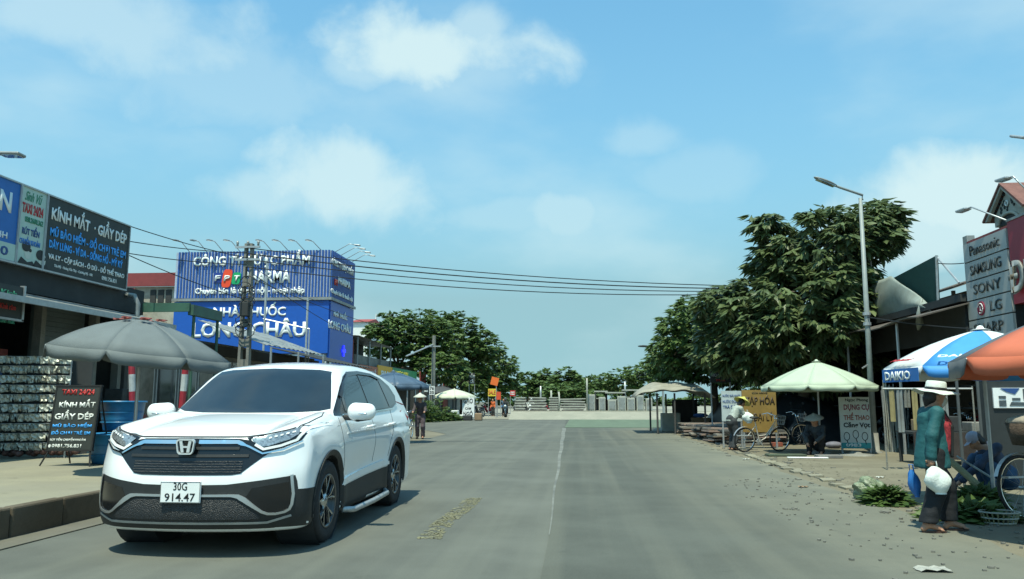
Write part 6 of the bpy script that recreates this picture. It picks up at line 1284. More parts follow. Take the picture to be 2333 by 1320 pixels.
# ------------------------------------------------------------------ bicycles and motorbikes (built facing +Y at the origin, then moved)
def bicycle(label, loc, ang, m_frame, lean=0., basket=True, group='bicycles', R=.32, scale=1.):
    t = thing('bicycle', label, 'bicycle', (0, 0, 0), group)
    rw, fw = Vector((0, -.52, R)), Vector((0, .53, R)); bb_, st, hd = Vector((0, -.08, .27)), Vector((0, -.22, .78)), Vector((0, .38, .80))
    for w in (rw, fw):
        wt = MB().lathe([(R - .02 + .018 * math.cos(a), .018 * math.sin(a)) for a in np.linspace(0, 2 * PI, 7)[:-1]], 28, w, 'X', True).build('tyre', M_rubber, t, True)
        MB().lathe([(R - .045, -.01), (R - .036, -.012), (R - .036, .012), (R - .045, .01)], 28, w, 'X', True).build('rim', M_chrome, wt); mb = MB()
        for k in range(14): a = 2 * PI * k / 14; mb.cyl(w + Vector((.012 * (-1) ** k, 0, 0)), w + Vector((0, (R - .04) * math.cos(a), (R - .04) * math.sin(a))), .0022, n=3, caps=False)
        sp = mb.build('spokes', M_steel, wt); sp['kind'] = 'stuff'; MB().cyl(w - Vector((.04, 0, 0)), w + Vector((.04, 0, 0)), .022, n=8).build('hub', M_steel, wt)
        MB().grid(lambda u, v: w + Vector(((v - .5) * .05, (R + .02) * math.cos(rad(20 + 140 * u)), (R + .02) * math.sin(rad(20 + 140 * u)))), 12, 2).build('mudguard', M_steel, t)
    fr = MB().path([rw, bb_], .011, 6).path([rw, st - Vector((0, 0, .12))], .01, 6).path([bb_, st], .016, 6)
    MB().path([bb_, Vector((0, .1, .36)), Vector((0, .28, .60)), hd - Vector((0, 0, .1))], .016, 6).path([bb_ + Vector((0, -.02, .15)), Vector((0, .12, .44)), hd - Vector((0, 0, .02))], .012, 6).build('down_tube', m_frame, t, True); fr.build('rear_frame', m_frame, t)
    MB().path([hd + Vector((0, -.03, .12)), hd, Vector((0, .49, .45)), fw], .012, 6).build('fork', M_chrome, t, True)
    hb = hd + Vector((0, -.02, .14)); MB().path([hb + Vector((-.27, -.2, .0)), hb + Vector((-.22, -.05, .04)), hb, hb + Vector((.22, -.05, .04)), hb + Vector((.27, -.2, .0))], .011, 6).build('handlebar', M_chrome, t, True)
    MB().path([st, st + Vector((0, -.01, .08))], .012, 6).ell(st + Vector((0, -.03, .11)), (.085, .14, .035), 10, 6).build('saddle', M_black, t, True)
    MB().lathe([(.0, -.01), (.085, -.01), (.085, .01), (0, .01)], 16, bb_, 'X').cyl(bb_ + Vector((.02, 0, 0)), bb_ + Vector((.07, .1, -.14)), .01, n=5).cyl(bb_ - Vector((.02, 0, 0)), bb_ + Vector((-.07, -.1, .14)), .01, n=5).build('crank', M_steel, t)
    MB().bbox(-.06, .06, -.76, -.34, R + .10, R + .12).build('rack', M_steel, t)
    if basket:
        mb = MB(); c = hd + Vector((0, .17, .03))
        for k in range(10): a = 2 * PI * k / 10; mb.cyl(c + Vector((.10 * math.cos(a), .08 * math.sin(a), -.12)), c + Vector((.15 * math.cos(a), .12 * math.sin(a), .10)), .004, n=4)
        for z_, s_ in ((-.12, 1.), (-.01, 1.25), (.10, 1.5)): mb.path([c + Vector((.10 * s_ * math.cos(a), .08 * s_ * math.sin(a), z_)) for a in np.linspace(0, 2 * PI, 13)], .004, 4)
        bk_ = mb.build('basket', M_steel, t); bk_['kind'] = 'stuff'
    MB().ell(hd + Vector((0, .06, .06)), (.035, .05, .035), 8, 5).build('lamp', M_chrome, t, True)
    t.location = loc; t.rotation_euler = (0, lean, ang); t.scale = (scale,) * 3; return t
M_cream_fr = mat('cream_enamel', (.55, .50, .42), .35, .08); M_navyfr = mat('dark_enamel', (.03, .035, .04), .35, .1); M_redfr = mat('red_enamel', (.35, .02, .03), .3, .1)
bz = onz(1742, 1030); bicycle('cream lady\'s bicycle held by the woman in the conical hat', (bz.x - .08, bz.y - .05, 0), rad(-68), M_cream_fr, rad(6), True, None)
br = onz(2295, 1195, 0); bicycle('old dark bicycle with bamboo poles at the right picture edge', (onz(2350, 1190).x + .52, onz(2350, 1190).y + .25, 0), rad(-70), M_navyfr, rad(-5), False, None, .34, 1.05)
bq = onz(2200, 1030); bicycle('red bicycle leaning in the shade behind the walking woman', (bq.x, bq.y + .6, 0), rad(-80), M_redfr, rad(5), False, 'bicycles in the shade on the right'); bicycle('dark bicycle parked behind the red one in the shade', (bq.x + .35, bq.y + 1.3, 0), rad(-95), M_navyfr, rad(4), False, 'bicycles in the shade on the right')
def motorbike(label, loc, ang, m_body, group, rack=None):
    t = thing('motorbike', label, 'motorbike', (0, 0, 0), group); R = .29; rw, fw = Vector((0, -.60, R)), Vector((0, .62, R))
    for w in (rw, fw):
        wt = MB().lathe([(R - .05, -.035), (R - .02, -.05), (R, -.02), (R, .02), (R - .02, .05), (R - .05, .035)], 24, w, 'X', True).build('tyre', M_rubber, t, True); MB().lathe([(R - .06, -.02), (R - .05, -.02), (R - .05, .02), (R - .06, .02)], 20, w, 'X', True).cyl(w - Vector((.05, 0, 0)), w + Vector((.05, 0, 0)), .06, n=10).build('rim', M_steel, wt)
        mb = MB()
        for k in range(5): a = 2 * PI * k / 5; mb.cyl(w, w + Vector((0, (R - .05) * math.cos(a), (R - .05) * math.sin(a))), .014, n=4)
        mb.build('wheel_spokes', M_steel, wt)
    sdf_obj('body_shell', [((0, -.75, .68), (0, -.25, .58), .10, .14, (.9, 1, 1)), ((0, -.25, .50), (0, .10, .38), .12, .09), ((0, .10, .40), (0, .38, .80), .09, .12, (1.3, 1, 1)), ((0, .42, .86), (0, .46, .96), .12, .09, (1.3, 1, 1)), ((0, .55, .62), (0, .75, .56), .06, .05)], .025, m_body, t, .05)
    MB().ell((0, -.38, .79), (.13, .40, .06), 12, 6).build('seat', M_black, t, True); MB().cyl((0, .40, .85), fw + Vector((.06, 0, 0)), .025, n=6).cyl((0, .40, .85), fw - Vector((.06, 0, 0)), .025, n=6).build('fork', M_steel, t)
    MB().path([(-.32, .26, 1.02), (-.12, .40, 1.03), (.12, .40, 1.03), (.32, .26, 1.02)], .016, 6).build('handlebar', M_black, t, True); MB().ell((0, .54, .93), (.09, .05, .07), 10, 6).build('headlight', M_white, t, True)
    for s in (-1, 1): MB().path([(s * .25, .3, 1.03), (s * .30, .32, 1.2)], .007, 5).ell((s * .32, .32, 1.24), (.06, .015, .04), 8, 5).build('mirror', M_black, t)
    MB().path([(.14, -.1, .28), (.15, -.7, .36)], .04, 8).build('exhaust', M_chrome, t, True); MB().cyl((-.2, -.05, .26), (.2, -.05, .26), .018, n=6).build('footpeg', M_black, t)
    t.location = loc; t.rotation_euler = (0, 0, ang); return t
def mbk(px, py): g = onz(px, py); return (g.x, g.y, 0)
motorbike('silver-blue motorbike ridden towards the viewer at the far left', mbk(1152, 951), rad(180), mat('blue_grey_enamel', (.10, .16, .2), .3, .1), 'far motorbikes')
motorbike('white motorbike ridden towards the viewer in front of the striped planks', mbk(1211, 950), rad(170), M_white, 'far motorbikes')
motorbike('dark motorbike parked right of the rice sign', mbk(1090, 951), rad(150), M_navyfr, 'far motorbikes')
motorbike('dark red motorbike parked in the shade right of the walking woman', (bq.x + .9, bq.y + 1.6, 0), rad(-75), M_redfr, None)
motorbike('black motorbike standing in the shade behind the cream bicycle', (onz(1815, 1012).x, onz(1815, 1012).y + .8, 0), rad(-70), M_black, None)

# ------------------------------------------------------------------ people
def person(label, loc, ang, J, col, group=None, h=.014, hat=None, scale=1., hand_fine=False, hair=True, mask=False, sleeve=True, barefoot=True, coatlen=.0, skirt=0., hem=None, cuff=None, fk=.03):
    t = thing('person', label, 'person', (0, 0, 0), group); j = {k: Vector(v) for k, v in J.items()}
    H = j['head']; f = j.get('face', Vector((0, 1, 0))).normalized(); side_ = f.cross(Vector((0, 0, 1))).normalized(); up = side_.cross(f).normalized()
    body = [(H + up * .03, H - up * .02 + f * .01, .088, .075, None, .04), (H + f * .035 - up * .05, H + f * .02 - up * .085, .048, .036), (j['neck'] - up * .03, H - up * .06, .052, .047), (H + f * .092 - up * .015, H + f * .100 - up * .035, .010, .016, None, .012), (H + f * .085 - up * .065, H + f * .084 - up * .066, .020, .018, None, .012)]
    for s in (-1, 1): body.append((H + side_ * s * .082 - up * .005 - f * .005, H + side_ * s * .086 - up * .04 - f * .005, .017, .011, None, .012)); body.append((H + side_ * s * .034 + f * .078 + up * .012, H + side_ * s * .036 + f * .077 + up * .012, .014, .013, None, .01))
    body += [(j['neck'], j['chest'], .06, .11, None, .06), (j['chest'], j['pelvis'], .115, .12, None, .06)]
    for s in 'LR':
        body += [(j['chest'].lerp(j['sh' + s], .3) + Vector((0, 0, .04)), j['sh' + s], .06, .052, None, .04), (j['sh' + s], j['el' + s], .046, .036), (j['el' + s], j['wr' + s], .036, .025), (j['hip' + s], j['kn' + s], .078, .052), (j['kn' + s], j['an' + s], .05, .034), (j['an' + s], j['to' + s] + Vector((0, 0, .01)), .036, .026, None, .02)]
        ft = (j['to' + s] - j['an' + s]); fl2 = Vector((ft.x, ft.y, 0)).normalized() if Vector((ft.x, ft.y, 0)).length > .01 else Vector((0, 1, 0)); sd_ = Vector((fl2.y, -fl2.x, 0))
        for q in range(5): body.append((j['to' + s] + sd_ * (q - 2) * .016 * (1 if s == 'R' else -1), j['to' + s] + sd_ * (q - 2) * .018 * (1 if s == 'R' else -1) + fl2 * (.045 - .006 * q) - Vector((0, 0, .008)), .011, .009, None, .006))
        body.append((j['an' + s] - fl2 * .04 - Vector((0, 0, .04)), j['an' + s], .03, .034, None, .02))
        d = (j['wr' + s] - j['el' + s]).normalized(); body.append((j['wr' + s], j['wr' + s] + d * .06, .027, .030, None, .02))
        if not hand_fine:
            ax = d.cross(Vector((0, 0, 1))) if abs(d.z) < .9 else Vector((0, 1, 0)); ax = ax.normalized()
            for q in range(4): b0 = j['wr' + s] + d * .07 + ax * (q - 1.5) * .017; body.append((b0, b0 + d * (.05 + .008 * (q in (1, 2))) + d.cross(ax) * .02, .009, .007, None, .005))
            body.append((j['wr' + s] + d * .03 + ax * .025, j['wr' + s] + d * .07 + ax * .05, .010, .008, None, .008))
    bo = sdf_obj('body', body, h, M_skin, t, .03)
    ec = MB()
    for s in (-1, 1): ec.ell(H + side_ * s * .034 + f * .090 + up * .012, (.010, .006, .006), 6, 4)
    e_ = ec.build('eyes', M_ink, bo)
    shirt = [(j['neck'] - Vector((0, 0, .05)), j['chest'], .075, .128, None, .05), (j['chest'], j['pelvis'] - Vector((0, 0, coatlen)), .13, .135 + .25 * coatlen, None, .06)]
    for s in 'LR':
        shirt += [(j['chest'].lerp(j['sh' + s], .4) + Vector((0, 0, .03)), j['sh' + s], .068, .062, None, .04), (j['sh' + s], j['el' + s], .062, .055), ]
        if sleeve: shirt.append((j['el' + s], j['el' + s].lerp(j['wr' + s], .95), .055, .052))
    so_ = folds(sdf_obj('jacket', shirt, h, col['shirt'], t, .035, cut=hem), fk)
    tr = [(j['pelvis'] + Vector((0, 0, .04)), j['pelvis'] - Vector((0, 0, .05)), .13, .14)]
    for s in 'LR': tr += [(j['hip' + s], j['kn' + s], .10, .078 + skirt), (j['kn' + s], j['kn' + s].lerp(j['an' + s], .95), .078 + skirt, .070 + skirt * 1.6)]
    folds(sdf_obj('trousers', tr, h, col['trousers'], t, .03, cut=cuff), fk)
    for s in 'LR':
        ft = (j['to' + s] - j['an' + s]); fl2 = Vector((ft.x, ft.y, 0)).normalized() if Vector((ft.x, ft.y, 0)).length > .01 else Vector((0, 1, 0)); zf = min(j['to' + s].z, j['an' + s].z) - .03
        a, b = j['an' + s] - fl2 * .06, j['to' + s] + fl2 * .06; mb = MB(); sd_ = Vector((fl2.y, -fl2.x, 0)); n_ = 12
        zf0 = j['to' + s].z - .03; c = (a + b) / 2; L2 = (b - a).length / 2; mb.prism([Vector((c.x, c.y, zf0)) + fl2 * L2 * math.cos(q) + sd_ * .042 * math.sin(q) for q in np.linspace(0, 2 * PI, n_ + 1)[:-1]], (0, 0, .016)); sh_ = mb.build('sandal', col.get('shoe', M_black), t)
        c1 = j['to' + s] - fl2 * .0; MB().path([c1 + sd_ * .045 + Vector((0, 0, -.02)), c1 + Vector((0, 0, .028)) - fl2 * .02, c1 - sd_ * .045 + Vector((0, 0, -.02))], .008, 5).build('strap', col.get('shoe', M_black), sh_, True)
    if hair: sdf_obj('hair', [(H - f * .02 + up * .035, H - f * .045 - up * .03, .094, .075), (H - f * .07 - up * .04, H - f * .075 - up * .10, .05, .035)], h, mat('black_hair', (.012, .010, .010), .5, .2, 30), t)
    if mask: sdf_obj('face_mask', [(H + f * .07 - up * .045, H + f * .055 - up * .075, .052, .045, (1, 1, 1))], h * .7, mat('mask_cloth', (.42, .46, .44), .8, .05), t)
    if hat: hat(t, H, f, up, side_)
    t.location = loc; t.rotation_euler = (0, 0, ang); t.scale = (scale,) * 3; return t
def conical(m, R=.22, h=.15):
    def fn(t, H, f, up, sd_):
        c = H + up * .075; q = up.to_track_quat('Z', 'Y').to_matrix(); mb = MB().lathe([(.0, h), (.012, h), (R * .3, h * .66), (R * .7, h * .25), (R, -.015), (R * .985, -.02), (R * .68, h * .22), (.0, h * .95)], 28)
        mb.v = [tuple(q @ Vector(v) + c) for v in mb.v]; mb.build('conical_hat', m, t, True)
    return fn
def sunhat(t, H, f, up, sd_):
    c = H + up * .055; mb = MB()
    mb.grid(lambda u, v: c + f * (r_ := .10 + .115 * u) * math.cos(2 * PI * v) * 1.08 + sd_ * r_ * math.sin(2 * PI * v) + up * (-.025 * u ** 1.5 + .018 * u * math.cos(4 * PI * v) + .006 * math.sin(14 * PI * v) * u), 6, 40)
    o = mb.build('hat_brim', M_hat, t, True); so = o.modifiers.new('cloth', 'SOLIDIFY'); so.thickness = .006
    cr_ = MB().lathe([(.105, 0), (.104, .04), (.098, .09), (.088, .102), (.05, .098), (0, .092)], 28); q = up.to_track_quat('Z', 'Y').to_matrix(); cr_.v = [tuple(q @ Vector(v) + c) for v in cr_.v]; cr_.build('hat_crown', M_hat, t, True)
    bd_ = MB().lathe([(.1065, .002), (.109, .005), (.108, .032), (.105, .034)], 28); bd_.v = [tuple(q @ Vector(v) + c) for v in bd_.v]; bd_.build('hat_band', M_ink, t, True)
M_hat = mat('straw_white', (.62, .66, .60), .7, .06, 20, .3, 200); M_straw = mat('palm_leaf_hat', (.50, .48, .12), .7, .1, 20, .4, 120); M_strawd = mat('old_palm_hat', (.24, .23, .19), .8, .12, 20)
M_teal = mat('teal_jacket', (.008, .085, .095), .75, .12, 5, .5, 18); M_blk = mat('black_trousers', (.005, .007, .010), .8, .2, 5, .5, 14); M_brown = mat('brown_sandal', (.06, .03, .02), .6, .1)
# walking woman: forward (+Y local) is turned to the picture's right
W = dict(pelvis=(0, 0, .84), chest=(0, .03, 1.16), neck=(0, .05, 1.28), head=(0, .085, 1.405), face=(.05, 1, -.12), shL=(-.16, .02, 1.23), shR=(.16, .02, 1.23), elL=(-.20, .0, .98), wrL=(-.16, .13, .80), elR=(.205, -.07, .99), wrR=(.20, -.085, .775), hipL=(-.085, .0, .80), hipR=(.085, 0, .80), knL=(-.09, .17, .45), anL=(-.09, .17, .085), toL=(-.09, .30, .035), knR=(.09, -.01, .44), anR=(.09, -.13, .085), toR=(.09, .0, .035))
wl_ = onz(2135, 1212); wm = person('woman in a teal jacket and white sun hat walking with a white plastic bag', (wl_.x, wl_.y, 0), rad(-90), W, dict(shirt=M_teal, trousers=M_blk, shoe=M_brown), h=.010, hat=sunhat, mask=True, hand_fine=True, coatlen=.16, skirt=.012, scale=.965, hem=.655, cuff=.105, fk=.022)
def rigpart(name, prims, h, m, parent, k=.02, root=None):
    r_ = root or parent; l, rt_, s_ = r_.location.copy(), r_.rotation_euler.copy(), r_.scale.copy(); r_.location = (0, 0, 0); o = sdf_obj(name, prims, h, m, parent, k); r_.location = l; return o
# patterned blouse front, showing between the open jacket edges, and the hands
M_floral = mat('red_floral', (.30, .03, .04), .7, .9, 26); 
rigpart('blouse', [((0, .075, 1.22), (0, .105, 1.10), .085, .115), ((0, .105, 1.10), (0, .085, .86), .115, .115)], .012, M_floral, wm)
rigpart('jacket_edge', [((.05, .14, 1.24), (.075, .195, 1.08), .016, .018), ((.075, .195, 1.08), (.075, .175, .78), .018, .018)], .01, M_ink, wm)
V3 = Vector
def hand(parent, wr, dirn, palm, sgn, curl, name='hand'):
    d = dirn.normalized(); p = palm.normalized(); s = d.cross(p).normalized() * sgn; pr = [(wr, wr + d * .055, .022, .028, None, .02)]
    for q in range(4):
        b = wr + d * .060 + s * (q - 1.5) * .018; L = (.036, .042, .039, .031)[q]; a1 = b + (d * math.cos(curl) + p * math.sin(curl)) * L; a2 = a1 + (d * math.cos(curl * 2.1) + p * math.sin(curl * 2.1)) * L * .75; a3 = a2 + (d * math.cos(curl * 2.9) + p * math.sin(curl * 2.9)) * L * .5
        pr += [(b - d * .02, a1, .0105, .009, None, .003), (a1, a2, .009, .008, None, .003), (a2, a3, .008, .0065, None, .003)]
    tb = wr + d * .02 - s * .02; t1 = tb + (d * .6 - s * .8 + p * .5).normalized() * .035; pr += [(tb, t1, .014, .011, None, .008), (t1, t1 + (d * .7 + p * .9 + s * .3).normalized() * .03, .010, .008, None, .004)]
    return rigpart(name, pr, .0045, M_skin, parent, .01, root=parent)
hand(wm, V3(W['wrR']), V3((0, -.02, -1)), V3((-1, 0, 0)), 1, .75); hand(wm, V3(W['wrL']), V3((.0, .5, -.8)), V3((1, 0, 0)), 1, .5)
# bags held: things of their own
def bag(label, top, w, h_, m, seed=1):
    rg = random.Random(seed); t = thing('plastic_bag', label, 'bag', top); mb = MB()
    def bf(u, v):
        a = 2 * PI * v; r = w * (math.sin(min(1, u * 1.12) * PI * .80 + .12)) ** .8 * (1 if u < .9 else .75); k = 1 + .10 * math.sin(a * 3 + u * 7) + .07 * math.sin(a * 7 + u * 9) * (1.3 - u) + .04 * math.sin(a * 13 - u * 15)
        return Vector((top.x + r * k * math.cos(a) + .05 * u, top.y + r * .55 * k * math.sin(a), top.z - h_ * u))
    mb.grid(bf, 18, 28); n_ = len(mb.v); mb.f.append(tuple(range(n_ - 29, n_ - 1))); mb.build('bag_body', m, t, True)
    MB().path([top + Vector((-.01, 0, -.03)), top + Vector((-.015, 0, .05)), top + Vector((.02, 0, .05)), top + Vector((.03, 0, -.03))], .008, 5).build('handle', m, t, True); return t
M_bag = mat('white_bag', (.66, .72, .68), .4, .05, 10, .3, 40); M_bbag = mat('blue_bag', (.02, .14, .42), .4, .1)
c_ = V3(W['wrR']) * .965; hx_, hy_ = wl_.x + c_.y, wl_.y - c_.x
bag('white plastic carrier bag hanging from the walking woman\'s hand', Vector((hx_ + .01, hy_ - .02, c_.z - .085)), .118, .27, M_bag)
bag('blue plastic bag hanging behind the walking woman\'s legs', Vector((wl_.x - .15, wl_.y + .16, .60)), .06, .28, M_bbag, 2)
# woman with the conical hat bending over the bicycle
B = dict(pelvis=(0, -.12, .80), chest=(0, .10, 1.08), neck=(0, .20, 1.17), head=(0, .27, 1.27), face=(0, .8, -.5), shL=(-.15, .12, 1.13), shR=(.15, .12, 1.13), elL=(-.19, .28, .93), wrL=(-.15, .45, .88), elR=(.19, .22, .90), wrR=(.17, .38, .84), hipL=(-.085, -.10, .78), hipR=(.085, -.10, .78), knL=(-.10, .02, .43), anL=(-.10, -.08, .085), toL=(-.10, .05, .035), knR=(.10, -.04, .43), anR=(.10, -.16, .085), toR=(.11, -.03, .035))
g = onz(1676, 1026); person('woman in a yellow conical hat and pale blouse bending over the cream bicycle', (g.x, g.y, 0), rad(-60), B, dict(shirt=mat('pale_blouse', (.30, .34, .30), .7, .3, 9, .4, 16), trousers=M_slate), h=.016, hat=conical(M_straw, .24, .15), scale=.98)
c0 = onz(1705, 1026); bag('pale plastic bag on the rear rack of the cream bicycle', Vector((c0.x - .02, c0.y - .1, 1.02)), .15, .3, M_bag, 4)
# squatting seller in the shade
S = dict(pelvis=(0, -.12, .26), chest=(0, .02, .58), neck=(0, .07, .72), head=(0, .12, .83), face=(0, 1, -.3), shL=(-.17, .04, .66), shR=(.17, .04, .66), elL=(-.22, .24, .48), wrL=(-.10, .38, .34), elR=(.22, .24, .48), wrR=(.12, .40, .30), hipL=(-.09, -.10, .24), hipR=(.09, -.10, .24), knL=(-.16, .24, .48), anL=(-.14, .10, .085), toL=(-.15, .24, .035), knR=(.16, .24, .48), anR=(.14, .10, .085), toR=(.15, .24, .035))
g = onz(1862, 1036); person('seller in dark clothes and a worn conical hat squatting under the pale green umbrella', (g.x, g.y, 0), rad(150), S, dict(shirt=M_slate, trousers=M_blk), h=.018, hat=conical(M_strawd, .24, .12))
def cap(t, H, f, up, sd_):
    m = mat('lilac_cap', (.26, .26, .32), .7, .06); sdf_obj('cap', [(H + up * .05, H + up * .055, .098, .096)], .012, m, t); MB().grid(lambda u, v: H + up * (.035 - .02 * u) + f * (.07 + .10 * u * math.cos((v - .5) * 2)) + sd_ * (v - .5) * .17 * (1 - .2 * u), 4, 8).build('cap_peak', m, t, True)
S2 = dict(S); S2.update(face=(0, .9, -.5), wrL=(-.12, .50, .20), wrR=(.05, .52, .16), elL=(-.22, .30, .42), elR=(.20, .3, .40), neck=(0, .16, .66), head=(0, .25, .74), chest=(0, .06, .52))
g = onz(2265, 1130); vend = person('vegetable seller in a lilac cap squatting over greens at the right edge', (g.x + .12, g.y + .1, 0), rad(82), S2, dict(shirt=mat('navy_jacket', (.02, .035, .07), .75, .15, 5, .4, 16), trousers=mat('blue_trousers', (.012, .05, .11), .75, .12)), h=.012, hat=cap)
# cyclist left, pushing
g = onz(950, 1000); CY = dict(B); CY.update(chest=(0, .04, 1.15), neck=(0, .08, 1.28), head=(0, .11, 1.40), face=(0, 1, -.1), pelvis=(0, -.04, .82), shL=(-.16, .05, 1.22), shR=(.16, .05, 1.22), elL=(-.2, .2, 1.0), elR=(.2, .2, 1.0), wrL=(-.2, .4, .95), wrR=(.2, .4, .95), hipL=(-.085, -.02, .79), hipR=(.085, -.02, .79))
person('person in dark clothes and a pale conical hat pushing a bicycle behind the SUV', (g.x + .1, g.y, 0), rad(185), CY, dict(shirt=mat('brown_jacket', (.06, .045, .045), .8, .2), trousers=mat('mauve_trousers', (.10, .075, .085), .8, .15)), h=.02, hat=conical(mat('pale_hat', (.45, .45, .38), .7, .1), .24, .13)); bicycle('dark bicycle pushed by the person in the pale conical hat behind the SUV', (g.x - .3, g.y - .1, 0), rad(180), M_navyfr, 0, True, None)
# riders
RD = dict(pelvis=(0, -.12, .86), chest=(0, .0, 1.16), neck=(0, .03, 1.30), head=(0, .06, 1.42), face=(0, 1, 0), shL=(-.18, .02, 1.24), shR=(.18, .02, 1.24), elL=(-.26, .16, 1.05), elR=(.26, .16, 1.05), wrL=(-.28, .32, 1.02), wrR=(.28, .32, 1.02), hipL=(-.1, -.08, .84), hipR=(.1, -.08, .84), knL=(-.16, .28, .68), knR=(.16, .28, .68), anL=(-.16, .16, .34), anR=(.16, .16, .34), toL=(-.16, .3, .29), toR=(.16, .3, .29))
def helmet(m):
    def fn(t, H, f, up, sd_): sdf_obj('helmet', [(H + up * .03, H + up * .04 - f * .02, .125, .12)], .02, m, t)
    return fn
p = mbk(1152, 951); person('rider in dark clothes and a dark helmet on the silver-blue motorbike', (p[0], p[1], 0), rad(180), RD, dict(shirt=M_slate, trousers=M_blk), 'far riders', .03, helmet(M_slate), hair=False)
p = mbk(1211, 950); person('rider in a pale jacket and white helmet on the white motorbike', (p[0], p[1], 0), rad(170), RD, dict(shirt=M_sack, trousers=M_slate), 'far riders', .03, helmet(M_white), hair=False)
ST = dict(W); ST.update(knL=(-.09, .03, .44), anL=(-.09, -.02, .085), toL=(-.09, .11, .035), knR=(.09, .03, .44), anR=(.09, -.02, .085), toR=(.09, .11, .035), wrL=(-.2, .1, .78), wrR=(.2, .1, .78), face=(0, 1, 0))
for k_, (px_, m_, a_, lab) in enumerate(((1105, M_redfr, 140, 'dark red motorbike parked at the far left between carton and banners'), (1172, M_navyfr, 200, 'dark motorbike parked below the red banner with white bars'), (1187, M_white, 150, 'white motorbike parked just left of the plank stacks'), (1245, M_redfr, 165, 'red motorbike standing right of the white one near the striped planks'))):
    g = onz(px_, 948); motorbike(lab, (g.x, g.y + 2, 0 if g.x < -5.3 else .004), rad(a_), m_, 'parked far motorbikes')
p = mbk(1128, 951); person('person in an orange shirt standing by the far left stalls', (p[0] - .6, p[1] + 4, 0), rad(160), ST, dict(shirt=mat('orange_shirt', (.55, .12, .03), .7, .1), trousers=M_slate), None, .03)
# far umbrella of the motorbike stall, bamboo poles, basket and greens by the seller
gb = onz(2250, 1150)
M_bamboo = mat('bamboo', (.20, .19, .10), .55, .2, 8)
for i, (a, b, r_, m_, lab) in enumerate((((2165, 1050, 1.0), (2262, 1135, .35), .045, M_bamboo, 'thick bamboo pole leaning across the cart at the right edge'), ((2180, 1040, 1.05), (2268, 1094, .62), .014, M_tin, 'thin pale rod resting above the thick bamboo pole'), ((2300, 1040, 1.0), (2255, 1160, .0), .04, M_slate, 'dark upright strut crossing the bamboo pole'))):
    y_ = gb.y - .0 + .1 * i; A_, B_ = ony(a[0], a[1], y_ + .5), ony(b[0], b[1], y_); solo('pole', MB().cyl(A_, B_, r_, n=9), m_, lab, 'pole', smooth=False)
def greens(label, c, r, n, seed, L=.16, m=None, cat='vegetables', wd=.25):
    rg = np.random.default_rng(seed); t = thing('greens', label, cat, c, 'heaps of greens on the right'); u = rg.normal(0, 1, (n, 3)); u /= np.linalg.norm(u, axis=1)[:, None]; u[:, 2] = abs(u[:, 2]) * .9
    tips = np.array(c) + u * np.array(r) * rg.uniform(.4, 1, (n, 1)); V, F, _ = leaf_geo(tips, u, 5, L, L * wd, .3, rg); V[:, 2] = np.maximum(V[:, 2], .012); o = link('leaves', np_mesh('leaves', V - np.array(c), F), m or M_leaf2, t); o['kind'] = 'stuff'
    MB().ell((c[0], c[1], c[2]), (r[0] * .85, r[1] * .85, r[2] * .8), 12, 6).build('heap_core', mat('dark_green', (.02, .04, .015), .8, .3), t, True)
g = onz(2020, 1150); greens('leafy heap of greens left of the walking woman', (g.x, g.y, 0), (.26, .2, .2), 170, 1); 
g = onz(2185, 1185); greens('flat heap of dark cabbages and greens right of the walking woman', (g.x + .15, g.y + .1, 0), (.45, .3, .16), 260, 2, .2, wd=.4)
g = onz(2250, 1160); greens('taller heap of greens under the seller\'s hands', (g.x, g.y + .2, 0), (.3, .25, .24), 200, 3)
g = onz(1985, 1140); o = MB(); o.ell((g.x, g.y + .1, .12), (.20, .14, .15), 26, 16); o.v = [(x + .03 * math.sin(z_ * 40 + x * 25), y + .03 * math.sin(x * 33 + z_ * 20), z_ * (1 + .15 * math.sin(x * 31 + y * 27))) for x, y, z_ in o.v]; t_ = solo('netted_sack', o, mat('translucent_sack', (.17, .21, .13), .35, .5, 22, .8, 40), 'pale clear sack of greens, leftmost beside the leafy heap', 'sack', smooth=True)
g = onz(2290, 1198); t = thing('wicker_basket', 'small pale wicker basket on the ground at the right edge', 'basket', (g.x, g.y + .1, 0))
for k in range(22): a = 2 * PI * k / 22; MB().cyl((g.x + .15 * math.cos(a), g.y + .1 + .11 * math.sin(a), .005), (g.x + .2 * math.cos(a), g.y + .1 + .15 * math.sin(a), .13), .008, n=4).build('stake', M_bamboo, t)
for z_, s_ in ((.02, 1.03), (.07, 1.2), (.13, 1.35)): MB().path([(g.x + .15 * s_ * math.cos(a), g.y + .1 + .112 * s_ * math.sin(a), z_) for a in np.linspace(0, 2 * PI, 25)], .009, 5).build('hoop', M_plank, t)
# brown load and crates on the rear of the right bicycle
g = onz(2400, 1190); t = thing('pannier_load', 'brown basket load topped with pale cloth above the right-hand bicycle', 'basket', (g.x + .1, g.y + .35, .82))
MB().lathe([(0, .82), (.26, .82), (.34, 1.05), (.36, 1.05), (.30, .80), (0, .8)], 20, (g.x + .18, g.y + .4, 0)).build('basket_body', mat('brown_wicker', (.07, .05, .035), .8, .3, 20, .6, 60), t, True); MB().ell((g.x + .15, g.y + .4, 1.07), (.33, .28, .09), 14, 8).build('cloth', mat('beige_cloth', (.30, .27, .22), .8, .2, 8, .6, 20), t, True)

ST2 = dict(ST)
for px_, py_, sh, lab in ((1140, 951, mat('blue_shirt', (.05, .15, .3), .7, .1), 'person in a blue shirt standing beneath the vermilion banner'), (1193, 950, M_sack, 'person in a pale top standing among the far parked motorbikes'), (1066, 951, M_slate, 'person in dark clothes standing behind the rice sign')):
    g = onz(px_, py_); person(lab, (g.x, g.y + 3, 0), rad(170), ST2, dict(shirt=sh, trousers=M_slate), None, .035)
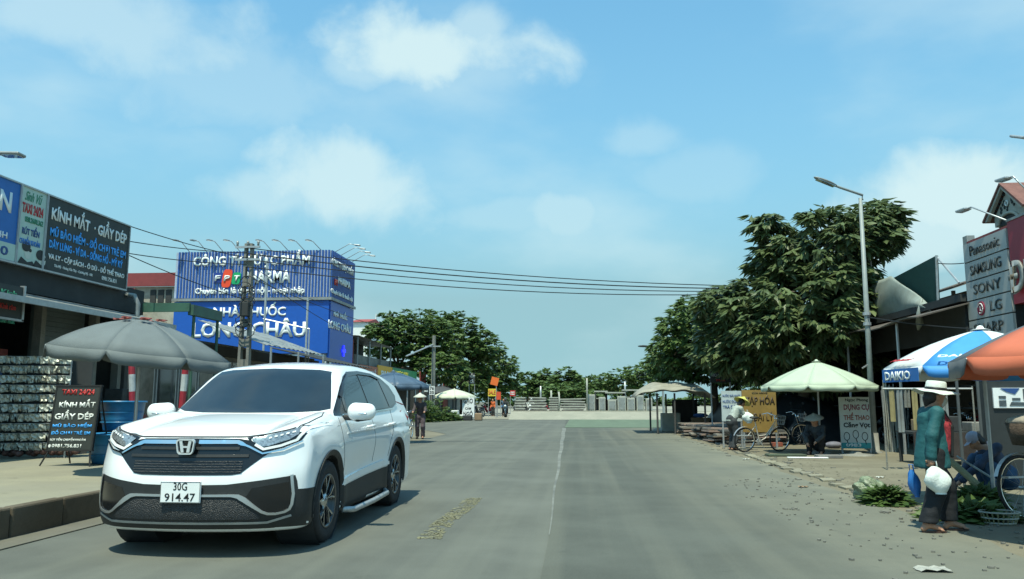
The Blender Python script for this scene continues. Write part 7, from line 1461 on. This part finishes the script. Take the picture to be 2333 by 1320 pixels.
# litter at the right verge
for i, (px_, py_, m_, lab) in enumerate(((2125, 1302, mat('grey_wrapper', (.3, .3, .26), .6, .2), 'flattened pale wrapper on the dusty ground at the bottom right'), (1830, 1112, M_carton, 'small brown scrap of carton on the dusty verge'), (2005, 1090, M_sack, 'crumpled pale scrap near the netted sack'), (1760, 1062, M_slate, 'dark rag on the verge below the bicycle'), (1700, 1048, M_sack, 'pale paper scrap at the feet of the bending woman'))):
    g = onz(px_, py_); r3_ = random.Random(i); w = .16 if i == 0 else .09
    mb = MB().grid(lambda u, v: Vector((g.x + w * (u - .5) * 1.5 + .01 * math.sin(v * 9 + i), g.y + w * (v - .5), .012 + .02 * abs(math.sin(u * 7 + i) * math.cos(v * 6)))), 6, 5); solo('litter', mb, m_, lab, 'litter', 'litter on the verge')

# dark stall and goods in the shade behind the walking woman
g = onz(2200, 1062); sx_, sy_ = g.x, g.y
t = thing('dark_stall', 'dark low stall table with stacked crates in the shade behind the walking woman', 'stall', (sx_, sy_ + .5, 0))
MB().bbox(sx_ - .9, sx_ + 1.6, sy_ + .2, sy_ + 1.1, .62, .67).build('table_top', M_dark, t)
for x in (sx_ - .85, sx_ + 1.55):
    for y in (sy_ + .25, sy_ + 1.05): MB().bbox(x - .03, x + .03, y - .03, y + .03, 0, .62).build('leg', M_dark, t)
MB().grid(lambda u, v: Vector((sx_ - .9 + 2.5 * u, sy_ + .19 + .03 * math.sin(u * 30) * v, .66 - .55 * v)), 40, 4).build('table_cloth', mat('dark_brown_cloth', (.035, .028, .026), .8, .3), t, True)
for i, (dx, w, h, m_, lab) in enumerate(((-.7, .4, .25, M_carton, 'brown carton on the dark stall, leftmost'), (-.2, .35, .32, M_slate, 'dark crate on the dark stall beside the brown carton'), (.35, .5, .2, mat('pale_grey_sack', (.2, .2, .18), .8, .2), 'pale grey low box in the middle of the dark stall'), (.95, .4, .38, M_redfr, 'dark red box on the dark stall, rightmost'))):
    solo('box', MB().bbox(sx_ + dx, sx_ + dx + w, sy_ + .35, sy_ + .8, .67, .67 + h), m_, lab, 'box', bevel=.015)
# broken kerb slabs along the right verge
kr = structure('broken_kerb', MB().bbox(4.0, 4.06, 11, 21, -.02, .012), M_earth)
for i in range(26):
    y = 11 + i * .385; w = rn.uniform(.14, .24)
    if rn.random() < .8: MB().box((4.0 + rn.uniform(-.05, .07), y, .012), (w, rn.uniform(.22, .33), .05), rn.uniform(-.15, .15), rn.uniform(-.05, .05), rn.uniform(-.05, .05)).build('kerb_stone', M_walk, kr)
# weeds and leaf litter at the verge
rgl = np.random.default_rng(4); tl2 = np.stack([rgl.normal(4.6, .45, 240), rgl.uniform(7.5, 20, 240), np.full(240, .015)], 1); V, F, _ = leaf_geo(tl2, np.tile([0, 0, .2], (240, 1)), 2, .05, .012, .1, rgl); V[:, 2] = np.abs(V[:, 2]) * .4 + .008
lo_ = link('leaf_litter', np_mesh('leaf_litter', V, F), mat('dry_leaf', (.08, .075, .035), .8, .4, 9)); tag(lo_, 'dry leaf litter strewn over the right verge', None, kind='stuff')

for px_, py_, a_, m_, lab in ((1795, 1016, -85, M_navyfr, 'dark bicycle parked between the cream bicycle and the squatting seller'), (1830, 1008, -100, M_redfr, 'dark red bicycle in the shade behind the squatting seller'), (2260, 1045, -75, M_navyfr, 'black bicycle leaning by the dark partition at the right')):
    g = onz(px_, py_); bicycle(lab, (g.x, g.y + .4, 0), rad(a_), m_, rad(4), True, None)
g = onz(2050, 1015); motorbike('dark motorbike parked in the shade right of the stick bundles', (g.x + .3, g.y + .8, 0), rad(-60), M_navyfr, None)
for i, (px_, py_, w, h_, m_, lab) in enumerate(((1815, 1000, .9, .7, M_slate, 'dark covered heap of goods behind the dark bicycle'), (1880, 996, 1.1, .9, mat('dark_olive_sheet', (.03, .035, .022), .8, .3), 'dark olive covered heap behind the squatting seller'), (2075, 1000, .9, .8, mat('umber_sheet', (.06, .04, .028), .8, .3), 'umber covered heap to the left of the walking woman'))):
    g = onz(px_, py_); mb = MB().ell((g.x, g.y + 1, 0), (w, .5, h_), 22, 14); mb.v = [(x * 1 + .05 * math.sin(z_ * 9 + y * 7), y + .05 * math.sin(x * 8), abs(z_) * (1 + .12 * math.sin(x * 9 + y * 5))) for x, y, z_ in mb.v]; solo('goods_heap', mb, m_, lab, 'heap', 'covered heaps in the shade', smooth=True)
